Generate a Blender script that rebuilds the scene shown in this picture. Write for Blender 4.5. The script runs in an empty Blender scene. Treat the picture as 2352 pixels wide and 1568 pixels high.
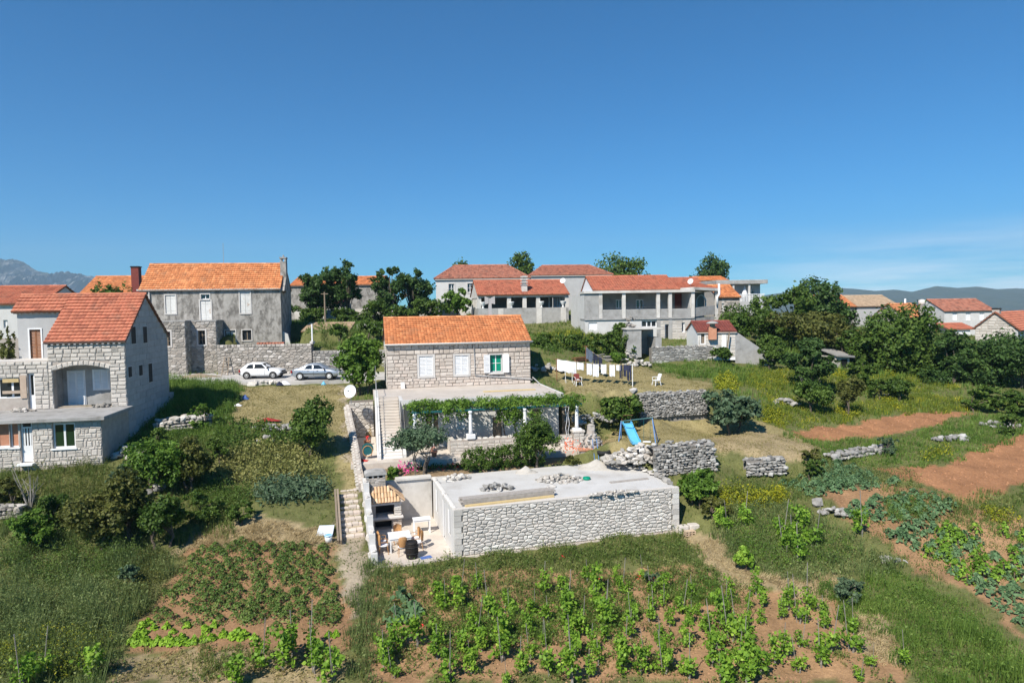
import bpy, math, random
import numpy as np
from mathutils import Vector, Matrix

# ------------------------------------------------------------------ camera, sky, sun, exposure
SC = bpy.context.scene
COL = SC.collection
FPX, CX, CY = 1500.0, 1176.0, 784.0            # focal length and centre on a 2352 x 1568 frame
PITCH, ROLL = math.atan(74.0 / FPX), math.radians(-0.9)
cam_data = bpy.data.cameras.new('camera')
cam_data.sensor_width = 36.0
cam_data.lens = 36.0 * FPX / 2352.0
cam_data.clip_start, cam_data.clip_end = 0.5, 40000.0
cam = bpy.data.objects.new('camera', cam_data)
CAMR = Matrix.Rotation(math.radians(90) - PITCH, 3, 'X') @ Matrix.Rotation(ROLL, 3, 'Z')
cam.matrix_world = CAMR.to_4x4()
COL.objects.link(cam)
SC.camera = cam

SUN_EL, SUN_AZ = math.radians(46), math.radians(211)
TO_SUN = Vector((math.sin(SUN_AZ) * math.cos(SUN_EL), math.cos(SUN_AZ) * math.cos(SUN_EL), math.sin(SUN_EL)))
world = bpy.data.worlds.new('World')
SC.world = world
world.use_nodes = True
wn, wl = world.node_tree.nodes, world.node_tree.links
wn.clear()
w_out = wn.new('ShaderNodeOutputWorld')
w_bg = wn.new('ShaderNodeBackground')
w_sky = wn.new('ShaderNodeTexSky')
w_sky.sky_type = 'NISHITA'
w_sky.sun_disc = False
w_sky.sun_elevation, w_sky.sun_rotation = SUN_EL, SUN_AZ
w_sky.altitude, w_sky.air_density, w_sky.dust_density, w_sky.ozone_density = 1500.0, 1.0, 0.1, 3.0
w_hsv = wn.new('ShaderNodeHueSaturation')
w_hsv.inputs['Saturation'].default_value = 1.15
w_bg.inputs['Strength'].default_value = 0.080
w_tint = wn.new('ShaderNodeMixRGB'); w_tint.blend_type = 'MULTIPLY'; w_tint.inputs[0].default_value = 1.0
w_tint.inputs[2].default_value = (0.30, 0.76, 1.06, 1)
wl.new(w_sky.outputs[0], w_tint.inputs[1])
wl.new(w_tint.outputs[0], w_hsv.inputs['Color'])
# thin veil of cloud low over the hills
w_tc = wn.new('ShaderNodeTexCoord')
w_map = wn.new('ShaderNodeMapping')
w_map.inputs['Scale'].default_value = (2.2, 2.2, 26.0)
w_noise = wn.new('ShaderNodeTexNoise')
w_noise.inputs['Scale'].default_value = 1.6
w_noise.inputs['Detail'].default_value = 7.0
w_noise.inputs['Roughness'].default_value = 0.62
w_ramp = wn.new('ShaderNodeValToRGB')
w_ramp.color_ramp.elements[0].position = 0.36
w_ramp.color_ramp.elements[1].position = 0.72
w_sep = wn.new('ShaderNodeSeparateXYZ')
w_h = wn.new('ShaderNodeMapRange')
w_h.inputs['From Min'].default_value = 0.11
w_h.inputs['From Max'].default_value = 0.02
w_e = wn.new('ShaderNodeMapRange')
w_e.inputs['From Min'].default_value = 0.25
w_e.inputs['From Max'].default_value = 0.5
w_m1 = wn.new('ShaderNodeMath'); w_m1.operation = 'MULTIPLY'
w_m2 = wn.new('ShaderNodeMath'); w_m2.operation = 'MULTIPLY'
w_m3 = wn.new('ShaderNodeMath'); w_m3.operation = 'MULTIPLY'
w_m3.inputs[1].default_value = 0.85
w_mix = wn.new('ShaderNodeMixRGB')
w_mix.inputs['Color2'].default_value = (11.5, 12.0, 13.0, 1)
wl.new(w_tc.outputs['Generated'], w_map.inputs['Vector'])
wl.new(w_map.outputs[0], w_noise.inputs['Vector'])
wl.new(w_noise.outputs['Fac'], w_ramp.inputs['Fac'])
wl.new(w_tc.outputs['Generated'], w_sep.inputs[0])
wl.new(w_sep.outputs['Z'], w_h.inputs['Value'])
wl.new(w_sep.outputs['X'], w_e.inputs['Value'])
wl.new(w_ramp.outputs['Color'], w_m1.inputs[0]); wl.new(w_h.outputs[0], w_m1.inputs[1])
wl.new(w_m1.outputs[0], w_m2.inputs[0]); wl.new(w_e.outputs[0], w_m2.inputs[1])
wl.new(w_m2.outputs[0], w_m3.inputs[0])
wl.new(w_m3.outputs[0], w_mix.inputs['Fac'])
wl.new(w_hsv.outputs[0], w_mix.inputs['Color1'])
wl.new(w_mix.outputs[0], w_bg.inputs['Color'])
wl.new(w_bg.outputs[0], w_out.inputs['Surface'])

sun_data = bpy.data.lights.new('sun', 'SUN')
sun_data.energy = 4.8
sun_data.angle = math.radians(0.53)
sun_data.color = (1.0, 0.94, 0.84)
sun = bpy.data.objects.new('sun', sun_data)
sun.rotation_euler = TO_SUN.to_track_quat('Z', 'Y').to_euler()
COL.objects.link(sun)

SC.view_settings.view_transform = 'Standard'
SC.view_settings.look = 'None'
SC.view_settings.exposure = 0.55
SC.view_settings.gamma = 1.0
SC.cycles.max_bounces = 6
SC.cycles.transparent_max_bounces = 6
SC.cycles.volume_bounces = 0

RNG = random.Random(11)
NPR = np.random.default_rng(5)

# ------------------------------------------------------------------ from a direction of view to a place
def ray(px, py):
    return CAMR @ Vector(((px - CX) / FPX, -(py - CY) / FPX, -1.0))
def at(px, py, Y):
    r = ray(px, py)
    return r * (Y / r.y)
def on_z(px, py, z):
    r = ray(px, py)
    return r * (z / r.z)
def zc(ox, oy, s):
    return lambda x, y: ((x / s + ox) * 0.85965, (y / s + oy) * 0.85965)
ZA, ZB, ZC, ZD = zc(0, 640, 4.704), zc(0, 940, 4.704), zc(360, 660, 3.92), zc(960, 820, 3.92)
ZE, ZF, ZG, ZH = zc(900, 1000, 3.92), zc(920, 1180, 4.611), zc(1300, 1150, 3.92), zc(1150, 660, 3.92)
ZI, ZJ, ZK, ZL = zc(1500, 660, 3.92), zc(1400, 900, 3.92), zc(2000, 680, 3.136), zc(1900, 1000, 2.8)
ZM, ZN, ZO, ZP = zc(1800, 1400, 2.513), zc(950, 1400, 2.476), zc(200, 1300, 2.767), zc(0, 1150, 2.327)
ZQ, ZR, ZS, ZT = zc(350, 950, 3.92), zc(620, 930, 7.84), zc(960, 1300, 7.127), zc(1450, 930, 6.72)
ZU, ZV, ZX = zc(1600, 1100, 7.84), zc(1000, 1000, 6.03), zc(2250, 650, 4.84)

# ------------------------------------------------------------------ objects
def tag(o, label=None, cat=None, group=None, kind=None):
    if label: o['label'] = label
    if cat: o['category'] = cat
    if group: o['group'] = group
    if kind: o['kind'] = kind
    return o
def empty(name, loc=(0, 0, 0), rz=0.0, label=None, cat=None, group=None):
    o = bpy.data.objects.new(name, None)
    o.empty_display_size = 0.2
    o.location = loc
    o.rotation_euler = (0, 0, rz)
    COL.objects.link(o)
    return tag(o, label, cat, group)
def link(name, me, parent=None, kind=None):
    o = bpy.data.objects.new(name, me)
    if parent is not None: o.parent = parent
    if kind: o['kind'] = kind
    COL.objects.link(o)
    return o
def raw_mesh(name, V, F, mat, smooth=False):
    me = bpy.data.meshes.new(name)
    me.from_pydata(V, [], F)
    if mat: me.materials.append(mat)
    if smooth: me.shade_smooth()
    return me
def np_mesh(name, V, k, mat, smooth=False):
    """V: (n*k,3) vertices, faces of k consecutive vertices each."""
    V = np.asarray(V, dtype=np.float32).reshape(-1, 3)
    n = len(V) // k
    me = bpy.data.meshes.new(name)
    me.vertices.add(len(V)); me.vertices.foreach_set('co', V.ravel())
    me.loops.add(len(V)); me.loops.foreach_set('vertex_index', np.arange(len(V), dtype=np.int32))
    me.polygons.add(n)
    me.polygons.foreach_set('loop_start', np.arange(0, len(V), k, dtype=np.int32))
    me.polygons.foreach_set('loop_total', np.full(n, k, dtype=np.int32))
    me.update(calc_edges=True)
    if mat: me.materials.append(mat)
    if smooth: me.shade_smooth()
    return me
def copy_tree(o, parent=None):
    c = o.copy(); COL.objects.link(c)
    if parent is not None: c.parent = parent
    for ch in o.children: copy_tree(ch, c)
    return c

class MB:
    def __init__(s): s.v, s.f = [], []
    def add(s, V, F):
        b = len(s.v); s.v += [tuple(p) for p in V]; s.f += [tuple(i + b for i in f) for f in F]; return s
    def box(s, x0, x1, y0, y1, z0, z1):
        return s.add([(x0,y0,z0),(x1,y0,z0),(x1,y1,z0),(x0,y1,z0),(x0,y0,z1),(x1,y0,z1),(x1,y1,z1),(x0,y1,z1)],
                     [(0,3,2,1),(4,5,6,7),(0,1,5,4),(1,2,6,5),(2,3,7,6),(3,0,4,7)])
    def bbox(s, x0, x1, y0, y1, z0, z1, b=0.02):
        """box with chamfered top and vertical edges"""
        P = [(x0+b,y0),(x1-b,y0),(x1,y0+b),(x1,y1-b),(x1-b,y1),(x0+b,y1),(x0,y1-b),(x0,y0+b)]
        cx, cy = (x0+x1)/2, (y0+y1)/2
        sh = lambda p: (p[0] + (b if p[0] < cx else -b), p[1] + (b if p[1] < cy else -b))
        V = [(p[0],p[1],z0) for p in P] + [(p[0],p[1],z1-b) for p in P] + [(*sh(p), z1) for p in P]
        F = [tuple(range(7,-1,-1)), tuple(range(16,24))]
        for r in (0, 8):
            for i in range(8): F.append((r+i, r+(i+1)%8, r+8+(i+1)%8, r+8+i))
        return s.add(V, F)
    def quad(s, a, b, c, d): return s.add([a, b, c, d], [(0,1,2,3)])
    def prism(s, poly, vec):
        n = len(poly); vec = Vector(vec)
        V = [Vector(p) for p in poly]; V += [p + vec for p in V]
        F = [tuple(range(n-1,-1,-1)), tuple(range(n, 2*n))] + [(i,(i+1)%n,n+(i+1)%n,n+i) for i in range(n)]
        return s.add(V, F)
    def bar(s, p, q, w, h=None):
        h = h or w; p, q = Vector(p), Vector(q); d = (q-p).normalized()
        up = Vector((0,0,1)) if abs(d.z) < .95 else Vector((0,1,0))
        a = d.cross(up).normalized(); b = a.cross(d).normalized()
        V = [e + a*sx*w/2 + b*sz*h/2 for e in (p,q) for sx,sz in ((-1,-1),(1,-1),(1,1),(-1,1))]
        return s.add(V, [(3,2,1,0),(4,5,6,7),(0,1,5,4),(1,2,6,5),(2,3,7,6),(3,0,4,7)])
    def tube(s, pts, r, n=8, cap=True):
        pts = [Vector(p) for p in pts]; m = len(pts)
        rr = r if isinstance(r, (list, tuple)) else [r]*m
        V, F = [], []
        for i, p in enumerate(pts):
            d = (pts[min(i+1,m-1)] - pts[max(i-1,0)]).normalized()
            up = Vector((0,0,1)) if abs(d.z) < .9 else Vector((1,0,0))
            a = d.cross(up).normalized(); b = a.cross(d).normalized()
            for k in range(n):
                t = 2*math.pi*k/n
                V.append(p + (a*math.cos(t) + b*math.sin(t))*rr[i])
        for i in range(m-1):
            for k in range(n):
                F.append((i*n+k, i*n+(k+1)%n, (i+1)*n+(k+1)%n, (i+1)*n+k))
        if cap: F += [tuple(range(n-1,-1,-1)), tuple((m-1)*n+k for k in range(n))]
        return s.add(V, F)
    def lathe(s, prof, c=(0,0,0), n=14, axis='Z'):
        V, F = [], []
        for r, h in prof:
            for k in range(n):
                t = 2*math.pi*k/n; x, y = r*math.cos(t), r*math.sin(t)
                p = {'Z':(x,y,h),'Y':(x,h,y),'X':(h,x,y)}[axis]
                V.append((p[0]+c[0], p[1]+c[1], p[2]+c[2]))
        m = len(prof)
        for i in range(m-1):
            for k in range(n): F.append((i*n+k, i*n+(k+1)%n, (i+1)*n+(k+1)%n, (i+1)*n+k))
        F += [tuple(range(n-1,-1,-1)), tuple((m-1)*n+k for k in range(n))]
        return s.add(V, F)
    def build(s, name, mat, parent=None, smooth=False, label=None, cat=None, group=None, kind=None):
        o = link(name, raw_mesh(name, s.v, s.f, mat, smooth), parent)
        return tag(o, label, cat, group, kind)

# ------------------------------------------------------------------ materials
def _nt(name):
    m = bpy.data.materials.new(name); m.use_nodes = True
    n, l = m.node_tree.nodes, m.node_tree.links
    n.clear()
    return m, n, l
def _rand(n, l):
    oi, g = n.new('ShaderNodeObjectInfo'), n.new('ShaderNodeNewGeometry')
    a = n.new('ShaderNodeMath'); a.operation = 'ADD'
    fr = n.new('ShaderNodeMath'); fr.operation = 'FRACT'
    l.new(oi.outputs['Random'], a.inputs[0]); l.new(g.outputs['Random Per Island'], a.inputs[1])
    l.new(a.outputs[0], fr.inputs[0])
    return fr.outputs[0], g.outputs['Position']
def _noise(n, l, vec, scale, detail=5, rough=.55):
    t = n.new('ShaderNodeTexNoise')
    t.inputs['Scale'].default_value = scale; t.inputs['Detail'].default_value = detail; t.inputs['Roughness'].default_value = rough
    l.new(vec, t.inputs['Vector'])
    return t.outputs['Fac']
def _ramp(n, l, fac, stops):
    r = n.new('ShaderNodeValToRGB'); e = r.color_ramp.elements
    while len(e) < len(stops): e.new(0.5)
    for i, (p, c) in enumerate(stops):
        e[i].position = p; e[i].color = (*c, 1) if len(c) == 3 else c
    l.new(fac, r.inputs['Fac'])
    return r.outputs['Color']
def mat(name, cols, scale=2.0, rough=.85, bump=.25, bscale=None, rnd=.15, hue=0.0, stain=None, sscale=.6, slo=.52, shi=.68,
        metal=0.0, spec=.3, cset=None, squash=None):
    """surface whose colour wanders between cols; rnd varies whole pieces; stain = a second, blotchy colour"""
    m, n, l = _nt(name)
    out, bs = n.new('ShaderNodeOutputMaterial'), n.new('ShaderNodeBsdfPrincipled')
    r, pos = _rand(n, l)
    if squash:
        mp = n.new('ShaderNodeMapping'); mp.inputs['Scale'].default_value = squash
        l.new(pos, mp.inputs['Vector']); pos2 = mp.outputs[0]
    else: pos2 = pos
    k = len(cols)
    stops = [(0.32 + 0.36*i/max(1,k-1), c) for i, c in enumerate(cols)]
    c = _ramp(n, l, _noise(n, l, pos2, scale, 7, .6), stops)
    if cset:                                        # piece-by-piece choice of colour
        c2 = _ramp(n, l, r, [(i/(len(cset)-1), q) for i, q in enumerate(cset)])
        mx = n.new('ShaderNodeMixRGB'); mx.inputs[0].default_value = .65
        l.new(c, mx.inputs[1]); l.new(c2, mx.inputs[2]); c = mx.outputs[0]
    if stain:
        sf = _ramp(n, l, _noise(n, l, pos2, sscale, 9, .68), [(slo, (0,0,0)), (shi, (1,1,1))])
        mx = n.new('ShaderNodeMixRGB'); mx.inputs[2].default_value = (*stain, 1)
        l.new(sf, mx.inputs[0]); l.new(c, mx.inputs[1]); c = mx.outputs[0]
    h = n.new('ShaderNodeHueSaturation')
    mr = n.new('ShaderNodeMapRange'); mr.inputs['To Min'].default_value = 1-rnd; mr.inputs['To Max'].default_value = 1+rnd
    l.new(r, mr.inputs['Value']); l.new(mr.outputs[0], h.inputs['Value']); l.new(c, h.inputs['Color'])
    l.new(h.outputs[0], bs.inputs['Base Color'])
    bs.inputs['Roughness'].default_value = rough; bs.inputs['Metallic'].default_value = metal
    bs.inputs['Specular IOR Level'].default_value = spec
    if bump:
        b = n.new('ShaderNodeBump'); b.inputs['Strength'].default_value = bump; b.inputs['Distance'].default_value = .03
        l.new(_noise(n, l, pos, bscale or scale*7, 6, .65), b.inputs['Height']); l.new(b.outputs[0], bs.inputs['Normal'])
    l.new(bs.outputs[0], out.inputs['Surface'])
    return m
def leafmat(name, lo, hi, trans=.28, scale=.9, rough=.55, third=None):
    m, n, l = _nt(name)
    out, bs, tr, mix = (n.new('ShaderNodeOutputMaterial'), n.new('ShaderNodeBsdfPrincipled'),
                        n.new('ShaderNodeBsdfTranslucent'), n.new('ShaderNodeMixShader'))
    r, pos = _rand(n, l)
    a = n.new('ShaderNodeMath'); a.operation = 'MULTIPLY_ADD'; a.inputs[1].default_value = .45
    nz = _noise(n, l, pos, scale, 4, .6)
    b = n.new('ShaderNodeMath'); b.operation = 'MULTIPLY_ADD'; b.inputs[1].default_value = 1.1; b.inputs[2].default_value = -.28
    l.new(nz, b.inputs[0]); l.new(r, a.inputs[0]); l.new(b.outputs[0], a.inputs[2])
    st = [(.12, lo), (.85, hi)] if third is None else [(.1, lo), (.65, hi), (.92, third)]
    c = _ramp(n, l, a.outputs[0], st)
    l.new(c, bs.inputs['Base Color']); l.new(c, tr.inputs['Color'])
    bs.inputs['Roughness'].default_value = rough; bs.inputs['Specular IOR Level'].default_value = .25
    mix.inputs[0].default_value = trans
    l.new(bs.outputs[0], mix.inputs[1]); l.new(tr.outputs[0], mix.inputs[2]); l.new(mix.outputs[0], out.inputs['Surface'])
    return m
def glass(name, c=(.02,.025,.03), rough=.06):
    m, n, l = _nt(name)
    out, bs = n.new('ShaderNodeOutputMaterial'), n.new('ShaderNodeBsdfPrincipled')
    bs.inputs['Base Color'].default_value = (*c, 1); bs.inputs['Roughness'].default_value = rough
    bs.inputs['Specular IOR Level'].default_value = .6
    l.new(bs.outputs[0], out.inputs['Surface'])
    return m

MT = {}
MT['mortar']    = mat('mortar', [(.36,.31,.27),(.46,.41,.36)], 3, rnd=.05)
MT['mortar_h']  = mat('house_mortar', [(.17,.145,.125),(.24,.21,.185)], 3, rnd=.05)
MT['mortar_d']  = mat('dark_mortar', [(.17,.155,.135),(.26,.24,.215)], 3, rnd=.05)
MT['stone_h']   = mat('house_stone', [(.50,.425,.36),(.60,.53,.465)], 5, rnd=.1, bump=.4, bscale=25, cset=[(.50,.42,.355),(.58,.52,.46),(.55,.455,.39),(.62,.56,.5)])
MT['stone_w']   = mat('white_limestone', [(.49,.46,.42),(.63,.60,.56)], 5, rnd=.13, bump=.8, bscale=16, cset=[(.50,.47,.43),(.60,.57,.53),(.54,.49,.44),(.64,.62,.58)])
MT['stone_l']   = mat('pale_ashlar', [(.44,.40,.35),(.57,.53,.475)], 5, rnd=.12, bump=.9, bscale=14, cset=[(.46,.42,.37),(.56,.52,.47),(.5,.455,.41)])
MT['stone_g']   = mat('grey_fieldstone', [(.21,.20,.185),(.37,.36,.34)], 4, rnd=.3, bump=.8, bscale=14, cset=[(.18,.175,.16),(.34,.33,.31),(.27,.25,.225),(.43,.42,.4)], stain=(.2,.19,.17), sscale=3)
MT['stone_o']   = mat('weathered_masonry', [(.25,.23,.205),(.42,.39,.35)], 4, rnd=.25, bump=.8, bscale=12, cset=[(.25,.23,.2),(.4,.37,.33),(.32,.28,.24),(.46,.43,.4)])
MT['stone_x']   = mat('broken_limestone', [(.36,.34,.305),(.52,.495,.455)], 4, rnd=.28, bump=.7, bscale=14, cset=[(.3,.285,.26),(.46,.43,.39),(.42,.365,.31),(.56,.54,.51)])
MT['concrete']  = mat('grey_concrete', [(.30,.29,.275),(.40,.39,.375)], 1.6, rnd=.06, bump=.15, bscale=18, stain=(.22,.21,.195), sscale=.9)
MT['concrete_l']= mat('pale_concrete', [(.52,.49,.45),(.64,.61,.57)], 1.4, rnd=.05, bump=.12, bscale=20, stain=(.42,.39,.35), sscale=.8)
MT['roof_slab'] = mat('whitish_screed', [(.50,.485,.46),(.58,.57,.55)], .8, rnd=.03, bump=.15, bscale=25, stain=(.41,.385,.355), sscale=.55, slo=.5, shi=.75)
MT['terrace']   = mat('terrace_screed', [(.46,.41,.36),(.54,.485,.43)], .9, rnd=.03, bump=.1, bscale=25, stain=(.45,.40,.35), sscale=.7)
MT['plaster_w'] = mat('white_plaster', [(.54,.525,.50),(.62,.61,.59)], 1.2, rnd=.03, bump=.08, bscale=25, stain=(.5,.48,.45), sscale=.9, slo=.55, shi=.8)
MT['plaster_g'] = mat('grey_plaster', [(.40,.395,.39),(.46,.455,.45)], 1.2, rnd=.03, bump=.08, bscale=25)
MT['plaster_o'] = mat('old_stained_plaster', [(.27,.25,.225),(.43,.405,.37)], 2.4, rnd=.03, bump=.35, bscale=14, stain=(.16,.148,.132), sscale=2.0, slo=.46, shi=.60, squash=(1,1,.55))
MT['white']     = mat('white_paint', [(.74,.74,.74),(.8,.8,.8)], 3, rough=.5, rnd=.04, bump=0)
MT['white_m']   = mat('white_metal', [(.7,.71,.72),(.76,.77,.78)], 3, rough=.35, rnd=.02, bump=0, spec=.5)
MT['shutter_o'] = mat('peeling_white_boards', [(.58,.57,.54),(.7,.69,.66)], 4, rough=.8, rnd=.08, bump=.2, stain=(.32,.16,.06), sscale=1.5, slo=.6, shi=.72)
MT['brown']     = mat('brown_louvre', [(.24,.10,.045),(.32,.14,.065)], 3, rough=.55, rnd=.15, bump=.1)
MT['green_p']   = mat('green_blind', [(.0,.22,.13),(.0,.27,.165)], 3, rough=.5, rnd=.05, bump=0)
MT['black']     = mat('black', [(.012,.012,.013),(.02,.02,.02)], 3, rough=.6, rnd=.1, bump=0)
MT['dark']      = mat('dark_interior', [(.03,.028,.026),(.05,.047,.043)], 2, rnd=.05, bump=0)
MT['glass']     = glass('window_glass')
MT['tile_o']    = mat('orange_roof_tile', [(.53,.205,.082),(.61,.255,.105)], 1.2, rough=.85, rnd=.17, bump=.15, cset=[(.46,.165,.066),(.61,.25,.105),(.54,.205,.083),(.65,.30,.13)], stain=(.42,.22,.12), sscale=.9, slo=.54, shi=.75)
MT['tile_r']    = mat('red_roof_tile', [(.42,.145,.088),(.49,.185,.11)], 1.2, rough=.85, rnd=.15, bump=.15, cset=[(.37,.12,.075),(.5,.19,.11),(.44,.15,.09)], stain=(.30,.16,.11), sscale=.8, slo=.56, shi=.75)
MT['tile_d']    = mat('dull_old_tile', [(.36,.14,.09),(.46,.21,.14)], 1.0, rough=.85, rnd=.2, bump=.2, cset=[(.32,.12,.08),(.48,.22,.15),(.4,.17,.11)], stain=(.26,.15,.11), sscale=1.2)
MT['tile_t']    = mat('tan_barrel_tile', [(.50,.33,.18),(.62,.44,.27)], 3, rough=.85, rnd=.15, bump=.25, cset=[(.46,.28,.15),(.62,.42,.24),(.56,.33,.19),(.66,.5,.34)])
MT['tile_b']    = mat('beige_old_tile', [(.42,.31,.21),(.52,.4,.28)], 1.5, rough=.9, rnd=.15, bump=.2)
MT['tile_m']    = mat('maroon_roof_tile', [(.21,.062,.05),(.28,.085,.065)], 1.5, rough=.8, rnd=.16, bump=.15)
MT['under']     = mat('roof_underlay', [(.22,.09,.05),(.28,.12,.07)], 2, rnd=.02, bump=0)
MT['trim']      = mat('dressed_stone_trim', [(.54,.51,.48),(.62,.59,.56)], 4, rnd=.06, bump=.15)
MT['wood']      = mat('weathered_timber', [(.20,.155,.11),(.30,.24,.18)], 6, rough=.9, rnd=.15, bump=.3, squash=(1,6,6))
MT['wood_g']    = mat('grey_planks', [(.30,.27,.24),(.40,.365,.33)], 5, rough=.9, rnd=.1, bump=.25)
MT['wood_y']    = mat('yellow_timber', [(.50,.37,.17),(.58,.45,.24)], 5, rough=.8, rnd=.1, bump=.15)
MT['bark']      = mat('bark', [(.10,.075,.055),(.17,.14,.11)], 6, rough=.95, rnd=.15, bump=.5)
MT['bark_g']    = mat('grey_bark', [(.20,.18,.155),(.30,.28,.25)], 6, rough=.95, rnd=.15, bump=.4)
MT['wicker']    = mat('wicker', [(.38,.19,.07),(.52,.29,.125)], 14, rough=.7, rnd=.15, bump=.4, bscale=60)
MT['teal']      = mat('teal_steel', [(.015,.095,.10),(.02,.12,.125)], 3, rough=.5, rnd=.05, bump=0)
MT['blue']      = mat('blue_steel', [(.09,.21,.44),(.13,.26,.5)], 4, rough=.45, rnd=.05, bump=0, stain=(.12,.1,.1), sscale=4, slo=.62)
MT['slide']     = mat('light_blue_plastic', [(.10,.42,.66),(.14,.47,.71)], 3, rough=.35, rnd=.02, bump=0, spec=.5)
MT['blue_t']    = mat('blue_print', [(.05,.10,.32),(.10,.18,.42)], 9, rough=.6, rnd=.05, bump=0)
MT['steel']     = mat('grey_steel', [(.34,.34,.34),(.42,.42,.42)], 4, rough=.45, rnd=.05, bump=0, metal=.3)
MT['rust']      = mat('rusty_steel', [(.16,.07,.04),(.26,.12,.06)], 6, rough=.9, rnd=.1, bump=.2)
MT['red']       = mat('red_cloth', [(.50,.03,.025),(.6,.05,.04)], 3, rough=.8, rnd=.1, bump=.1)
MT['redbrown']  = mat('red_brown_paint', [(.17,.035,.028),(.22,.05,.038)], 3, rough=.7, rnd=.05, bump=.05)
MT['paver']     = mat('reddish_paving', [(.36,.27,.21),(.46,.36,.29)], 2, rnd=.12, bump=.2)
MT['court']     = mat('court_screed', [(.50,.44,.38),(.6,.54,.47)], 1.2, rnd=.03, bump=.12, bscale=20, stain=(.44,.37,.31), sscale=.8)
MT['sand']      = mat('pale_sand', [(.40,.37,.33),(.47,.44,.39)], 6, rough=1, rnd=.03, bump=.5, bscale=40)
MT['cloth_w']   = mat('white_cotton', [(.74,.74,.76),(.8,.8,.82)], 4, rough=.9, rnd=.04, bump=.1)
MT['cloth_n']   = mat('navy_cotton', [(.018,.022,.045),(.035,.042,.08)], 4, rough=.9, rnd=.2, bump=.1)
MT['cloth_b']   = mat('faded_denim', [(.10,.13,.19),(.15,.19,.26)], 4, rough=.9, rnd=.1, bump=.1)
MT['rubber']    = mat('rubber', [(.018,.018,.018),(.03,.03,.03)], 6, rough=.8, rnd=.05, bump=.1)
MT['car_w']     = mat('white_car_paint', [(.70,.71,.72),(.74,.75,.76)], 1.5, rough=.22, rnd=0, bump=0, spec=.5)
MT['car_s']     = mat('silver_car_paint', [(.36,.40,.45),(.40,.44,.49)], 1.5, rough=.28, rnd=0, bump=0, spec=.5, metal=.45)
MT['lamp_r']    = glass('red_lamp', (.35,.02,.02), .2)
MT['lamp_w']    = glass('clear_lamp', (.6,.62,.64), .12)
MT['terracotta']= mat('terracotta', [(.45,.20,.12),(.55,.27,.17)], 4, rough=.85, rnd=.12, bump=.15)
MT['magenta']   = mat('pink_petals', [(.55,.03,.20),(.68,.06,.28)], 4, rough=.6, rnd=.2, bump=0)
MT['petal_r']   = mat('red_petals', [(.60,.02,.03),(.7,.05,.05)], 4, rough=.6, rnd=.2, bump=0)
MT['petal_o']   = mat('orange_petals', [(.66,.12,.06),(.72,.2,.1)], 4, rough=.6, rnd=.2, bump=0)
MT['road']      = mat('pale_concrete_road', [(.40,.385,.36),(.50,.48,.455)], .9, rnd=.02, bump=.15, bscale=20, stain=(.33,.31,.29), sscale=.7)
# greenery
LM = {}
LM['fig']    = leafmat('fig_leaf', (0.042,0.098,0.013), (0.138,0.247,0.033), trans=.36, third=(0.24,0.356,0.066))
LM['carob']  = leafmat('carob_leaf', (0.024,0.058,0.016), (0.078,0.145,0.034), trans=.32, third=(0.143,0.214,0.054))
LM['mid']    = leafmat('shrub_leaf', (0.034,0.078,0.014), (0.121,0.195,0.034), trans=.34, third=(0.206,0.28,0.057))
LM['olive']  = leafmat('brownish_leaf', (0.05,0.066,0.014), (0.144,0.156,0.036), trans=.34, third=(0.237,0.228,0.066))
LM['grey']   = leafmat('grey_green_leaf', (0.046,0.088,0.042), (0.121,0.187,0.1), trans=.3, third=(0.196,0.259,0.158))
LM['vine']   = leafmat('vine_leaf', (0.073,0.17,0.017), (0.238,0.406,0.043), trans=.38, third=(0.493,0.65,0.101))
LM['perg']   = leafmat('pergola_vine_leaf', (0.046,0.112,0.014), (0.159,0.271,0.033), trans=.36, third=(0.273,0.396,0.069))
LM['potato'] = leafmat('potato_leaf', (0.054,0.109,0.022), (0.144,0.224,0.046), trans=.35, third=(0.252,0.299,0.088))
LM['lettuce']= leafmat('lettuce_leaf', (.10,.22,.014), (.27,.45,.035), third=(.36,.53,.07))
LM['cabbage']= leafmat('cabbage_leaf', (0.062,0.133,0.055), (0.152,0.26,0.115), trans=.3, third=(0.276,0.38,0.19))
LM['yellow'] = leafmat('yellow_broom', (.10,.15,.012), (.30,.31,.02), third=(.62,.54,.02))
LM['pale']   = leafmat('yellowing_leaf', (.11,.13,.03), (.28,.28,.09), third=(.45,.40,.17))
LM['hedge']  = leafmat('hedge_leaf', (0.029,0.069,0.011), (0.096,0.161,0.025), trans=.32, third=(0.167,0.238,0.046))
LM['g_tall'] = leafmat('tall_grass_blade', (0.072,0.119,0.034), (0.208,0.269,0.09), trans=.38, scale=.5, third=(0.39,0.388,0.168))
LM['g_green']= leafmat('green_grass_blade', (0.047,0.112,0.016), (0.169,0.269,0.048), trans=.38, scale=.55, third=(0.297,0.375,0.098))
LM['g_dry']  = leafmat('dry_grass_blade', (0.168,0.176,0.053), (0.347,0.292,0.121), trans=.3, scale=.5, third=(0.47,0.385,0.189))
LM['g_mix']  = leafmat('mixed_weed_blade', (0.065,0.119,0.024), (0.189,0.244,0.062), trans=.38, scale=.8, third=(0.429,0.362,0.168))
LM['g_yel']  = leafmat('yellow_flowered_weed', (0.061,0.111,0.017), (0.203,0.247,0.031), scale=.7, third=(0.743,0.624,0.024))
LM['straw']  = leafmat('cut_straw', (0.312,0.232,0.115), (0.55,0.439,0.241), scale=1.2, third=(0.688,0.573,0.345))

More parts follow.
